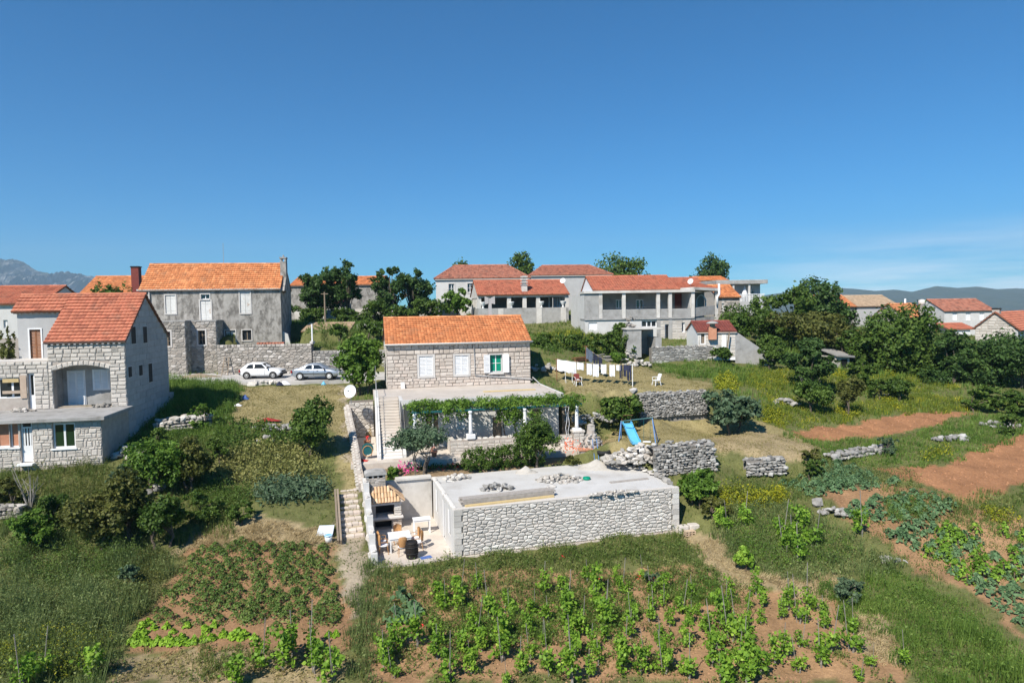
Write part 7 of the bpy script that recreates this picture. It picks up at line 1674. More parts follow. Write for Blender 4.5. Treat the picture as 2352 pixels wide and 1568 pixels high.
# ================================================================== the play lawn
S0, S1 = gp(*ZU(385,905)), gp(*ZU(1265,790))
ang = math.atan2(S1.y-S0.y, S1.x-S0.x); L = (S1-S0).to_2d().length; e = empty('swing_frame', S0, ang, 'blue steel swing frame with teal top bar on the lawn', 'swing'); hz_ = 1.85; dz = S1.z-S0.z
for x, s in ((.15,-1),(L-.5,1)):
    z_ = dz*(x/L)
    for yy in (0, 1.5): k = MB(); k.tube([(x+s*.35*(1 if s > 0 else .4),yy*1.0,z_-.05),(x,.75,z_+hz_)], .035, 7); k.build('leg', MT['blue'], e)
k = MB(); k.tube([(.1,.75,hz_),(L-.45,.75,dz+hz_)], .035, 7); k.build('top_bar', MT['teal'], e)
for xs in (L*.68,):
    for dx in (-.2,.2): k = MB(); k.tube([(xs+dx,.75,hz_+dz*.7),(xs+dx,.72,.42+dz*.7)], .012, 5); k.build('rope', MT['teal'], e)
    k = MB(); k.bbox(xs-.25,xs+.25,.58,.86,.38+dz*.7,.43+dz*.7,.01); k.build('swing_seat', MT['white'], e)
a = at(*ZU(575,235), S0.y+1.6); b = gp(*ZU(790,720)); tz = a.z; ab = Vector((b.x-a.x, b.y-a.y, 0)); sl_e = empty('slide', Vector((a.x,a.y,h1(a.x,a.y))), math.atan2(ab.y,ab.x), 'light blue plastic slide standing behind the swing frame', 'slide'); LL = ab.length; zt = min(1.75, tz-h1(a.x,a.y)); zb = h1(b.x,b.y)-h1(a.x,a.y)+.12
prof = [(0,zt),(.25,zt-.03),(LL*.5,zt*.52+zb*.5),(LL*.85,zb+.12),(LL,zb+.06)]
k = MB()
for i in range(len(prof)-1):
    (x0,z0),(x1,z1) = prof[i], prof[i+1]
    for ya, yb, za, zb2 in ((-.3,-.26,.16,.0),(-.26,.26,.0,-.04),(.26,.3,.16,.0)): k.add([(x0,ya,z0+za),(x1,ya,z1+za),(x1,yb,z1+za),(x0,yb,z0+za),(x0,ya,z0+zb2-.03),(x1,ya,z1+zb2-.03),(x1,yb,z1+zb2-.03),(x0,yb,z0+zb2-.03)], [(0,1,2,3),(7,6,5,4),(0,4,5,1),(2,6,7,3),(3,7,4,0),(1,5,6,2)])
k.build('chute', MT['slide'], sl_e)
for yy in (-.3,.3):
    k = MB(); k.tube([(-.02,yy,zt+.3),(0,yy,zt),(-.55,yy*1.2,0)], .022, 6); k.build('ladder_rail', MT['rust'], sl_e)
for i in range(4): z = .3+i*.38; k = MB(); x = -.55*(1-z/zt); k.tube([(x,-.32,z),(x,.32,z)], .018, 5); k.build('rung', MT['rust'], sl_e)
ph = gp(1455, 1030); 
# bottle shaped stone oven
ov = gp(*ZJ(705,1180)); ov = hb.wor(*hb.loc((ov.x, ov.y, 0))[:2], GF); oc = at(*ZJ(705,1300), 42.5); oz = h1(oc.x, oc.y)
e = empty('stone_oven', (oc.x,oc.y,oz), .1, 'bottle shaped stone oven with short chimney beside the pier', 'oven'); zt = at(*ZJ(710,925), 42.5).z-oz
k = MB(); k.lathe([(.7,0),(.7,.55),(.62,.9),(.45,zt*.62),(.3,zt*.7),(.27,zt-.28)], n=12); w = k.build('body', MT['mortar'], e)
for j in range(9):
    z = .08+j*(zt-.5)/9; r_ = float(np.interp(z,[0,.55,.9,zt*.62,zt*.7,zt],[.7,.7,.62,.45,.3,.27])); n = max(7, int(r_*18))
    for i in range(n):
        t = 6.283*(i+.5*(j%2))/n
        if math.sin(t) > .35: continue
        o = put_rock(w, MT['stone_g'], (r_*math.cos(t), r_*math.sin(t), z), .26, rng, (0,0,t))
k = MB(); k.bbox(-.22,.22,-.22,.22,zt-.28,zt,.04); k.build('chimney', MT['stone_o'], e); k = MB(); k.lathe([(.27,zt),(.16,zt+.1),(.02,zt+.13)], n=10); k.build('chimney_cap', MT['stone_o'], e)
k = MB(); k.bbox(-1.0,.9,-1.0,-.4,.5,.6,.02); k.build('hearth_slab', MT['redbrown'] if False else MT['terracotta'], e); k = MB(); k.box(-.9,.8,-.95,-.5,-.1,.5); k.build('hearth', MT['stone_o'], e)
c = at(*ZJ(735,1245), 41.0)
for lab, xp in (('blue steel prop standing before the stone oven, nearer the pier', 715), ('blue steel prop standing before the stone oven, nearer the swing', 760)):
    A = at(*ZJ(xp+25,1255), 40.6); T_ = at(*ZJ(xp,1065), 40.9); k = MB(); k.tube([A+Vector((0,0,-.2)),T_], .025, 6); o = k.build('steel_prop', MT['blue'], None, False, lab, 'prop')
k = MB(); k.lathe([(.3,0),(.42,.02),(.44,.12),(.42,.22),(.3,.24),(.3,.0)], n=18); o = k.build('scrap_tyre', MT['rubber'], None, True, 'black tyre lying by the stones behind the flat roof', 'tyre'); c = gp(*ZJ(835,1245)); o.location = c
# stone heaps and walls beyond the annex
heap('stone_heap', 'sprawling heap of pale grey stones spilling towards the flat roof', gp(*ZJ(1230,1260))+Vector((0,0,-.15)), 2.6, 1.3, 1.0, .34, MT['stone_x'], 260, rng, 220, rot=.2)
dry_wall('dry_stone_wall', 'high dry stone wall of dark and pale stones behind the bright bush', 'wall', gp(*ZJ(1330,1400))+Vector((0,0,-.2)), gp(*ZJ(1960,1350))+Vector((0,0,-.1)), 1.75, 1.3, .25, MT['stone_g'], rng, 300, ragged=.12, end_h=1.7)
dry_wall('dry_stone_wall', 'low dry stone wall below the dry lawn, beside the cabbages', 'wall', gp(*ZL(255,750)), gp(*ZL(545,735)), 1.0, .7, .28, MT['stone_g'], rng, 130, ragged=.15)
dry_wall('dry_stone_wall', 'crumbling line of pale stones edging the green bank', 'wall', gp(*ZL(880,640)), gp(*ZL(1290,570)), .4, .8, .34, MT['stone_g'], rng, 90, ragged=.4)
heap('stone_heap', 'pale stones in the grass between the two red fields', gp(*ZL(1800,490)), 1.6, .6, .5, .4, MT['stone_g'], 26, rng, 26)
heap('stone_heap', 'pale stones in the grass at the end of the bank', gp(*ZL(2130,390)), 1.7, .6, .5, .42, MT['stone_g'], 24, rng, 24)
heap('stone_heap', 'white stones under the tangled shrubs on the slope', gp(*ZL(545,230)), 1.2, .6, .8, .42, MT['stone_g'], 26, rng, 26)
heap('stone_heap', 'white stones below the round dark bush', gp(*ZL(1340,165)), 1.4, .4, .35, .4, MT['stone_g'], 14, rng, 14)
heap('stone_heap', 'small heap of grey stones beside the vegetable bed', gp(*ZL(920,1040)), .75, .5, .45, .3, MT['stone_g'], 30, rng, 30)
heap('stone_heap', 'few pale rocks between vegetables and tall grass', gp(*ZL(1340,1400)), .7, .35, .3, .35, MT['stone_g'], 7, rng, 7)
k = put_rock(None, MT['stone_g'], gp(*ZL(797,985))+Vector((0,0,.2)), .65, rng, (1.2,0,.3), 'boulder'); tag(k, 'upright rounded pale stone beside the vegetable bed', 'boulder')
e = empty('stone_blocks', gp(*ZG(2140,1085)), .2, 'two pale building blocks beyond the annex corner', 'block'); 
k = MB(); k.bbox(-.55,.0,.2,.6,0,.38,.03); k.build('block', MT['stone_l'], e); k = MB(); k.bbox(.05,.6,.15,.6,0,.42,.03); k.build('block', MT['stone_l'], e)
e = empty('hollow_brick', gp(*ZG(2125,1095)), .25, 'orange beige hollow brick beside the stone blocks', 'brick'); k = MB(); hx = [(-.22,-.02),(.02,.22)]
panel(k, -.3, .3, 0, .25, [(-.25,-.13,.03,.11),(-.08,.06,.03,.11),(.11,.25,.03,.11),(-.25,-.13,.15,.22),(-.08,.06,.15,.22),(.11,.25,.15,.22)], -.15, .15); k.build('body', MT['tile_b'], e); k = MB(); k.box(-.28,.28,.05,.1,.02,.24); k.build('core', MT['dark'], e)  # dark sheet across the holes, their shade put into its colour
# little ruin in the bushes
rp = gp(*ZK(790,960)); e = empty('stone_hut', (rp.x,rp.y,rp.z-.2), .4, 'tiny stone hut with tilted slab roof among the bushes', 'hut'); k = MB(); k.box(-.9,.9,0,1.8,0,1.5); w = k.build('wall', MT['stone_l'], e); k = MB(); k.prism([(-1.1,-.3,1.5),(1.3,-.3,1.3),(1.3,2,1.9),(-1.1,2,2.1)], (0,0,.15)); k.build('roof', MT['stone_g'], e); k = MB(); k.box(-.3,.6,-.02,.1,0,1.2); k.build('doorway_shade', MT['black'], e)  # black panel on the solid wall, painted shade of a door opening

# ================================================================== greenery
def rot_leaves(c, nrm, tang_rng, l, w):
    """quads (rhombs) with centres c (n,3), facing nrm; l, w half sizes (n,)"""
    nrm = nrm / np.maximum(np.linalg.norm(nrm, axis=1, keepdims=True), 1e-6)
    t = tang_rng.normal(size=c.shape); t -= nrm*(t*nrm).sum(1, keepdims=True); t /= np.maximum(np.linalg.norm(t, axis=1, keepdims=True), 1e-6)
    b = np.cross(nrm, t); l, w = l[:,None], w[:,None]
    return np.stack([c+t*l, c+b*w-t*l*.15, c-t*l, c-b*w-t*l*.15], 1).reshape(-1, 3)
def crown_mesh(name, lobes, n, size, m, seed, asp=.62, per=24, spread=.15, inner=.55, up=.35):
    r = np.random.default_rng(seed); L = np.array(lobes, float); area = (L[:,3]*L[:,4] + L[:,4]*L[:,5] + L[:,3]*L[:,5]); cnt = np.maximum(1, (n*area/area.sum()).astype(int)); C, N = [], []
    for q, k in zip(L, cnt):
        mcl = max(1, k//per); d = r.normal(size=(mcl,3)); d[:,2] += .15; d /= np.linalg.norm(d, axis=1, keepdims=True)
        rad = inner + (1-inner)*r.random(mcl)**.6; cc = d*rad[:,None]
        idx = r.integers(0, mcl, k); p = cc[idx] + r.normal(size=(k,3))*spread
        C.append(p*q[3:6]+q[:3]); nn = d[idx]/q[3:6]*q[3:6].mean(); N.append(nn*.7 + r.normal(size=(k,3))*.65 + np.array([0,0,up]))
    C, N = np.concatenate(C), np.concatenate(N); s = size*r.uniform(.6,1.3,len(C))
    return np_mesh(name, rot_leaves(C, N, r, s, s*asp), 4, m)
def lobes_for(rx, ry, rz, cz, k, rng, squash=1.0, loose=False):
    out = []
    if loose:
        for i in range(k*2):
            a = rng.uniform(0,6.283); f = rng.uniform(.1,.78); zz = rng.uniform(-.8,.8)*math.sqrt(max(.05,1-f*f)); s = rng.uniform(.2,.36); out.append((rx*f*math.cos(a), ry*f*math.sin(a), cz+rz*zz, rx*s, ry*s, rz*s*.8))
        return out
    for i in range(k):
        a = 6.283*(i+rng.random()*.6)/k; f = rng.uniform(.25,.56) if i else 0; zz = rng.uniform(-.45,.48)*(1 if i else .3)
        s = rng.uniform(.34,.5); out.append((rx*f*math.cos(a), ry*f*math.sin(a), cz+rz*zz, rx*s, ry*s, rz*s*squash))
    return out
def tree(name, label, cat, base, w, h, leaf, n, size, bark='bark', trunk=.35, k=7, rng=None, group=None, dp=None, asp=.62, tr=.05, spread=.16, stems=1, inner=.55, lean=(0,0), lobes=None, loose=False):
    """crown of leaf clumps over a trunk that forks into limbs; trunk = bare share of the height"""
    rng = rng or RNG; e = empty(name, base, 0, label, cat, group); dp = dp or w*.9; cz = h*(trunk+1)/2; rz = h*(1-trunk)/2
    lb_ = lobes or lobes_for(w/2, dp/2, rz, cz, k, rng, loose=loose); sd = rng.randrange(10**6)
    link('crown', crown_mesh('crown', lb_, n, size, LM[leaf], sd, asp, spread=spread, inner=inner), e)
    t = MB(); R = h*tr*.5+.03
    for s in range(stems):
        ox, oy = (rng.uniform(-.12,.12)*w, rng.uniform(-.12,.12)*dp) if stems > 1 else (0, 0); fork = Vector((ox*1.6+lean[0], oy*1.6+lean[1], max(h*trunk, h*.18)))
        t.tube([(ox,oy,-.25),(ox*1.2+lean[0]*.3,oy*1.2,fork.z*.5),fork], [R/math.sqrt(stems)*1.15,R/math.sqrt(stems)*.9,R/math.sqrt(stems)*.75], 7)
        for q in lb_[s::stems]: m_ = fork.lerp(Vector(q[:3]), .55)+Vector((rng.uniform(-.1,.1)*w*.3, rng.uniform(-.1,.1)*w*.3, .06*h)); t.tube([fork, m_, q[:3]], [R*.55/math.sqrt(stems),R*.35/math.sqrt(stems),R*.12], 5)
    t.build('trunk', MT[bark], e)
    return e
def veg(name, label, x0, x1, yt, yb, leaf, n, size, d=None, cat='shrub', trunk=.06, k=7, seed=1, **kw):
    """plant that spans x0..x1 across and yt..yb in height on the frame, standing on the ground (or at distance d)"""
    px = (x0+x1)/2; rng = random.Random(seed*7+int(px)); b = gp(px, yb) if d is None else at(px, yb, d)
    if d is not None: b.z = min(b.z, max(b.z-8, h1(b.x, b.y)))
    n, size = int(n*1.75), size*.78; sc = b.y/FPX; return tree(name, label, cat, b, (x1-x0)*sc*(1.02 if kw.get('loose') else 1.16), (at(px, yt, b.y).z-b.z)*(1.05 if kw.get('loose') else 1.1), leaf, n, size, k=k, trunk=trunk, rng=rng, **kw)
# -- trees behind
veg('fig_tree','bright green fig tree beside the house gable and the lane',770,890,772,886,'fig',3600,.21,52.5,'tree',.08,9,3,stems=3)
veg('evergreen_tree','dark evergreen tree next to the old house gable',664,762,628,742,'carob',3600,.24,80,'tree',.03,9,4,spread=.2,loose=True)
veg('evergreen_tree','tall dark tree with bare forked trunk behind the tan roofed shed',732,852,590,742,'carob',4200,.24,82,'tree',.16,12,5,spread=.2,inner=.3,stems=3,loose=True)
veg('evergreen_tree','loose dark tree behind the fig tree, shorter of the two',842,930,610,740,'carob',2800,.24,84,'tree',.12,9,6,spread=.2,inner=.25,stems=2,loose=True)
veg('evergreen_tree','dark tree just left of the hipped house',906,1008,602,742,'carob',3400,.24,86,'tree',.08,10,7,spread=.2,inner=.3,stems=2,loose=True)
veg('undergrowth_bush','low dark bush under the loose trees behind the fig tree',820,900,690,745,'hedge',1500,.2,80,'bush',.03,7,17)
veg('undergrowth_bush','low green bush beside the hipped house',950,1030,690,742,'mid',1500,.2,82,'bush',.03,7,18)
veg('undergrowth_bush','low dark bush at the foot of the tree by the old house',690,760,700,748,'hedge',1500,.2,79,'bush',.03,7,690)
veg('undergrowth_bush','low green bush under the tall forked tree',760,830,705,748,'hedge',1500,.2,79,'bush',.03,7,760)
veg('undergrowth_bush','low dark bush between the loose dark trees',880,960,700,748,'hedge',1500,.2,79,'bush',.03,7,880)
veg('leafy_tree','round dark treetop above the hipped roof ridge',1024,1100,590,700,'mid',2600,.3,126,'tree',.2,7,8)
veg('leafy_tree','feathery treetop between the two hipped roofs',1146,1254,585,700,'mid',2600,.32,130,'tree',.2,9,9,spread=.2,inner=.3,loose=True)
veg('broad_tree','largest round green treetop behind the porch house roof',1372,1506,566,700,'mid',5200,.32,122,'tree',.1,10,10)
veg('broad_tree','domed dark tree above the small orange roof',1588,1688,596,700,'carob',4200,.3,122,'tree',.15,9,11)
veg('small_tree','bright green leafy tree beside the concrete loggia',1020,1082,664,730,'fig',1900,.24,88,'tree',.1,7,12)
veg('shrub','dark green shrubs behind the ashlar house ridge, beside the red chimney',206,314,652,700,'hedge',2600,.2,74,'shrub',.05,9,13)
veg('young_tree','thin young tree with sparse crown on the upper terrace of the ashlar house',2,42,752,832,'olive',420,.14,42.5,'tree',.45,5,14,tr=.02)
# -- more bushes of the slopes
for i, (lab, x0, x1, yt, yb, lf, n, s_, d) in enumerate((
  ('tangled green bush on the slope beside the short dry stone wall',330,410,985,1045,'mid',2200,.1,None), ('low bush in the grass under the lane',430,500,925,985,'fig',1300,.1,None), ('green bush between the bramble and the yellowing plants',470,530,1000,1060,'mid',1500,.1,None),
  ('grey green bush at the meadow edge below the ashlar terrace',240,320,1060,1130,'grey',1500,.1,None), ('low wide bush in the meadow, near the picture edge',-20,70,1095,1170,'olive',2000,.1,None), ('green bush in the meadow beside the olive brown shrub',90,170,1125,1210,'mid',2200,.1,None),
  ('feathery bush left of the artichoke clump',420,520,1125,1200,'mid',2400,.09,None), ('dark low bush above the straw',520,590,1150,1205,'hedge',1400,.09,None), ('bush on the bank right under the dry lawn',1400,1470,960,1000,'olive',900,.1,None),
  ('leafy bush below the crumbling stone line',1830,1900,1050,1100,'mid',1400,.1,None), ('low brown bush beside the low dry stone wall',1840,1890,1030,1062,'olive',900,.1,None), ('bush on the green bank between the red fields',2010,2065,1005,1045,'grey',900,.1,None),
  ('bush at the upper corner of the lower red field',2290,2352,950,1000,'mid',1300,.12,None), ('green bush at the right of the annex, behind the blocks',1600,1680,1130,1190,'olive',1500,.09,None), ('broad low bush under the brownish shrub on the slope',1980,2040,870,915,'mid',1300,.13,None),
  ('dark bush under the tall lush tree',1940,2030,830,890,'hedge',2000,.15,None), ('bush at the foot of the sloping wing wall',1740,1800,790,850,'mid',1800,.15,None), ('rounded bush in the lower right grass',1905,1990,1320,1385,'grey',1800,.08,None),
  ('small grey bush between the vines and the path',1480,1520,1310,1345,'grey',600,.07,None))): veg('wild_bush', lab, x0, x1, yt, yb, lf, n, s_, d, 'bush', .03, 7, 200+i, stems=2, loose=True, group='wild bushes of the slopes')
# -- right hand thicket
R_ = [('fine leaved mid green tree, first of the thicket beside the parasol',1732,1885,642,800,'mid',5200,.24,74,9),('dark tree with glossy crown behind the thicket',1846,1962,646,800,'carob',5000,.25,77,9),
      ('olive coloured broad shrub in the middle of the thicket',1765,1995,700,830,'olive',5200,.22,69,10),('dark bush below the olive coloured shrub',1885,2015,758,868,'hedge',4200,.2,66,8),
      ('tall lush green tree in the middle of the thicket',1985,2150,704,880,'mid',6800,.24,65,11),('dark green rounded bush above the yellow flowers',1786,1922,780,898,'carob',4600,.19,None,9),
      ('dense dark tree between lush tree and picture edge',2115,2262,768,905,'carob',5200,.2,61,9),('dark glossy tree at the picture edge',2236,2420,762,908,'carob',6200,.21,60,10),
      ('low mid green bush below the glossy tree',2206,2300,880,948,'mid',2400,.16,None,7),('low dark bush at the picture edge above the bank',2295,2400,890,955,'hedge',2400,.16,None,7),
      ('dark bush filling the gap between lush tree and dense tree',2080,2190,800,900,'hedge',3600,.19,63,7),('pale green shrub at the top of the green slope',1735,1830,760,850,'mid',2600,.18,66,7)]
for i, (lab, x0, x1, yt, yb, lf, n, s, d, k_) in enumerate(R_): veg('thicket_tree', lab, x0, x1, yt, yb, lf, n, s, d, 'tree' if yb-yt > 110 else 'bush', .03, k_, 20+i, stems=2, loose=(i % 3 != 1), group='trees and bushes of the thicket')
B_ = [('round_bush','single round dark bush above the white stones',2028,2097,864,922,'hedge',2200,.14,None,6),('upright_shrub','upright brownish shrub with dark foot',1918,1978,858,955,'olive',1900,.14,None,6),('tangled_shrub','tangled shrub with dead grey twigs on the slope',1822,1915,858,945,'mid',2000,.16,None,7),
      ('ivy_bush','round ivy bush at the end of the field wall',1634,1686,794,836,'hedge',1900,.16,62.2,6),('ivy_mound','mound of ivy over the wall behind the small maroon roofed house',1628,1760,704,790,'hedge',3400,.18,70,9),
      ('fig_bush','grey green fig bush standing on the dry lawn edge',1616,1752,902,996,'grey',2100,.2,None,9),('fig_bush','spreading green bush above the swing frame',1370,1484,902,990,'mid',2300,.18,None,9),
      ('dark_bush','dark bush beside the house gable, under the loggia',1214,1292,768,836,'hedge',3000,.16,61,7),('leafy_bush','leafy green bush beside the concrete shed',1394,1452,733,810,'mid',2600,.16,65,7),
      ('small_bush','small bright bush at the corner of the concrete shed',1400,1440,800,838,'fig',900,.14,60.5,5),('bright_bush','bright green rounded bush beside the annex corner',1556,1654,1074,1156,'fig',2300,.15,None,8),
      ('oleander','loose green shrub with visible dark stems at the foot of the stairs',886,1034,984,1088,'grey',3200,.1,None,10),('rounded_shrub','dense dark rounded shrub before the pergola',1178,1284,964,1080,'hedge',4600,.1,None,9),
      ('lawn_shrub','dark leafy shrub at the corner of the lawn beside the path',664,778,918,1050,'mid',4600,.14,None,10),('bramble','lush green bramble thicket below the grassy slope',300,440,1010,1130,'fig',4200,.12,None,10),
      ('bramble','darker bramble thicket with brown tips, next to yellowing plants',400,494,1010,1128,'olive',3000,.12,None,8),('juniper','large olive brown shrub in the meadow',150,300,1120,1262,'olive',4800,.11,None,10),
      ('juniper','tall brownish shrub with dark shaded foot in the meadow',255,350,1085,1240,'olive',3600,.11,None,8),('dark_bush','dark shaded shrub at the meadow edge by the field',320,420,1140,1262,'hedge',3600,.11,None,9),
      ('shrub','small green shrub beside the tan roofed shed',830,882,733,770,'hedge',1200,.16,66,6),('shrub','pale green bush against the tan roofed shed',758,812,742,790,'mid',1300,.16,65,6),
      ('leafy_bush','yellow green bush in the tall grass, lower slope',20,120,1180,1262,'fig',1700,.11,None,8),('silver_bush','silvery grey bush between meadow and field',268,330,1290,1340,'grey',700,.1,None,6),
      ('leafy_plant','pot of big leaved green plant with pink blossoms by the chimney',884,930,1072,1116,'fig',420,.12,37.9,6),('vine_bush','bright green bushy vine on the dry path edge',1688,1732,1250,1310,'vine',600,.12,None,6)]
for i, (nm, lab, x0, x1, yt, yb, lf, n, s, d, k_) in enumerate(B_): veg(nm, lab, x0, x1, yt, yb, lf, n, s, d, 'bush', .1 if nm != 'oleander' else .3, k_, 60+i, stems=2 if nm != 'oleander' else 5, inner=.45)
def blossoms(name, label, px, d, w, h, n, m, s=.05, cat='flowers', z=None):
    c = at(*px, d); r = np.random.default_rng(n); C = r.normal(size=(n,3))*np.array([w,w*.6,h])*.5; me = np_mesh('blossom', rot_leaves(C, r.normal(size=(n,3))+np.array([0,-1,1.0]), r, np.full(n,s), np.full(n,s*.8)), 4, m); o = link(name, me); o.location = c; tag(o, label, cat); return o
blossoms('pink_blossom', 'cluster of magenta blossoms above the barbecue chimney', ZE(690,980), 38.2, .75, .3, 90, MT['magenta'], .06)
blossoms('red_blossom', 'red flowers in the shaded bed behind the rubble heap', ZE(1230,970), 39.6, .7, .2, 60, MT['petal_r'], .05)
blossoms('red_blossom', 'small patch of red flowers under the oleander shadow', ZE(1080,1000), 39.2, .5, .2, 40, MT['petal_r'], .05)
blossoms('orange_blossom', 'coral red flowers beside the stone pier', ZG(870,160), 40.8, .8, .35, 90, MT['petal_o'], .06)
veg('flower_shrub','low reddish shrub under the coral flowers',1290,1342,1042,1076,'olive',600,.08,None,'bush',.05,5,91)
# hedge: clipped block of leaves
h0, h1_ = nb.F(ZE(1350,1000), AD+.7)[0], nb.F(ZE(2140,960), AD+.7)[0]; e = empty('box_hedge', nb.wor(h0, AD+.7, AH-.1), ANNEX_A, 'clipped dark green hedge along the back of the flat roof', 'hedge'); HLn = h1_-h0; e.location.z = Z_BED
link('foliage', crown_mesh('foliage', [(HLn*(i+.5)/9, .35*((i%2)-.5)*.4, .62, HLn/9*.95, .6, .70+.04*math.sin(i*2)) for i in range(9)], 15000, .055, LM['hedge'], 5, inner=.75, spread=.1), e)
k = MB()
for i in range(12): k.tube([(HLn*(i+.5)/12,0,-.1),(HLn*(i+.5)/12+.1,.05,.6)], .02, 5)
k.build('stems', MT['bark'], e)
k = MB(); e2 = empty('dark_hedge', at(1366, 822, 63), .02, 'long dark clipped hedge below the yellow weeds', 'hedge'); e2.location.z = h1(e2.location.x, e2.location.y)
link('foliage', crown_mesh('foliage', [(-3.2+i*.92, 0, .85, .8, .9, 1.0+.1*math.sin(i*3)) for i in range(8)], 5200, .13, LM['hedge'], 6, inner=.65, spread=.12), e2); k.tube([(-3,0,-.2),(-3,0,.8)], .05, 5); k.tube([(3,0,-.2),(3,0,.8)], .05, 5); k.build('stems', MT['bark'], e2)
# pergola vine
e = empty('pergola_vine', hb.wor(px0, PY, GF), HOUSE_A, 'grape vine covering the teal pergola with hanging leaves', 'vine'); PL = px1-px0; dzb = bz-GF
lob = [(PL*(i+.5)/15, .95+.4*math.sin(i*1.7), dzb+.26+.07*math.sin(i*2.3), PL/15*1.0, 1.3, .34) for i in range(15)]
lob = [q for i, q in enumerate(lob)]
for i, (t, dz_) in enumerate(((.02,.35),(.06,.3),(.1,.35),(.2,.22),(.3,.2),(.52,.55),(.56,.8),(.6,.7),(.64,.5),(.7,.3),(.94,.12))): lob.append((PL*t, -.1+.5*(i%3)*.4, dzb-.1-dz_*.6, .5, .36, .34+dz_*.6))
link('leaves', crown_mesh('leaves', lob, 11000, .085, LM['perg'], 9, inner=.3, spread=.22), e)
k = MB()
for t in (.12,.55,.62): k.tube([(PL*t,1.6,-.1),(PL*t+.12,1.45,.7),(PL*t-.08,1.2,1.5),(PL*t+.05,.9,dzb)], [.06,.05,.045,.03], 6)
k.build('trunk', MT['bark'], e); k = MB()
for dx in (0,.16): k.tube([(PL*.90+dx+.05*math.sin(z*5+dx*9), -.12, dzb-.0-z*.25) for z in range(0, 9)], .018, 5)
k.build('hanging_cord', MT['cloth_w'], e)
# yellowing bed, grey sprawling artichokes
def patch(name, label, poly, n, hgt, size, leaf, seed, cat='plants', kind='stuff', asp=.6, clump=None, per=14, zpow=1.0, up=.5):
    """leafy ground cover over a piece of ground"""
    P = gpoly(poly); r = np.random.default_rng(seed); xs, ys = [p[0] for p in P], [p[1] for p in P]; q = np.empty((0,2)); m_ = max(1, n//per)
    while len(q) < m_:
        c = np.stack([r.uniform(min(xs),max(xs),m_*2), r.uniform(min(ys),max(ys),m_*2)],1); q = np.concatenate([q, c[inpoly(c[:,0],c[:,1],P)]])
    q = q[:m_]; hh = hgt*r.uniform(.45,1.15,m_); i = r.integers(0,m_,n); sp = clump or hgt*.4; xy = q[i]+r.normal(size=(n,2))*sp*.6; z = Hs(xy[:,0],xy[:,1]) + hh[i]*r.random(n)**zpow
    s = size*r.uniform(.6,1.3,n); me = np_mesh(name, rot_leaves(np.stack([xy[:,0],xy[:,1],z],1), r.normal(size=(n,3))*.8+np.array([0,0,up]), r, s, s*asp), 4, LM[leaf]); return tag(link(name, me), label, cat if kind != 'stuff' else None, None, kind)
patch('yellowing_plants','bed of yellowing leafy plants below the lawn',[ZQ(900,1080),ZQ(1300,960),ZQ(1900,980),ZQ(2000,1280),ZQ(1500,1340),ZQ(860,1330)],5200,.75,.085,'pale',1)
patch('weeds','mixed green weeds on the bank below the lawn',[ZQ(880,720),ZQ(1380,700),ZQ(1700,850),ZQ(1900,1000),ZQ(1300,1000),ZQ(900,1050)],4200,.55,.08,'mid',2)
for i, (lab, pp) in enumerate((('large grey green artichoke clump above the straw',[ZQ(1230,1480),ZQ(1420,1350),ZQ(1900,1310),ZQ(2080,1420),ZQ(2000,1520),ZQ(1500,1560)]),)):
    patch('artichoke_clump', lab, pp, 2600, .6, .16, 'grey', 3+i, kind='stuff', asp=.28, clump=.4)
patch('weeds','feathery green weeds left of the artichokes',[ZQ(640,1480),ZQ(900,1360),ZQ(1250,1400),ZQ(1230,1568),ZQ(700,1600)],4200,.6,.07,'mid',5,asp=.3)
patch('yellow_broom','patch of yellow flowering broom between dry wall and vines',[ZL(0,880),ZL(160,860),ZL(300,900),ZL(540,880),ZL(580,960),ZL(300,1010),ZL(60,1050),ZL(-40,980)],3600,.6,.06,'yellow',6)
patch('yellow_broom','yellow flowering shrubs below the green field wall slope',[ZI(1620,1400),ZI(1720,1350),ZI(1840,1420),ZI(1800,1540),ZI(1640,1520)],1900,.7,.08,'yellow',7)
# vines, each a plant
def vine_master(i):
    r = random.Random(100+i); e = empty('grape_vine'); lob = [(r.uniform(-.16,.16), r.uniform(-.14,.14), .26+.13*j*r.uniform(.7,1.1), .21*r.uniform(.6,1.2), .19, .14) for j in range(4+i%3)]
    link('leaves', crown_mesh('leaves', lob, 210+30*(i%3), .06, LM['vine'], 300+i, .8, per=6, spread=.38, inner=.35), e)
    k = MB(); k.tube([(0,0,-.1),(.05*r.choice((-1,1)),.03,.14),(.0,.0,.32),(.06,.02,.5)], [.035,.03,.022,.01], 5); k.tube([(0,0,.2),(-.14,.05,.36)], [.02,.01], 5); k.build('stem', MT['bark_g'], e)
    if i % 3 != 2: k = MB(); k.tube([(.08,.02,-.1),(.1+r.uniform(-.15,.2),.02+r.uniform(-.12,.12),r.uniform(1.1,1.7))], .013, 5); k.build('stake', MT['bark_g'], e)
    return e
vm = [vine_master(i) for i in range(6)]; used = [False]*6; rng = random.Random(8)
vine_lab = 'leafy grape vine in the rows of red soil before the annex'
def plant(masters, flags, i, p, s, rz, lab, cat, group):
    o = masters[i] if not flags[i] else copy_tree(masters[i]); flags[i] = True; o.location = p; o.scale = (s,s,s*rng.uniform(.9,1.15)); o.rotation_euler = (0,0,rz); tag(o, lab, cat, group); return o
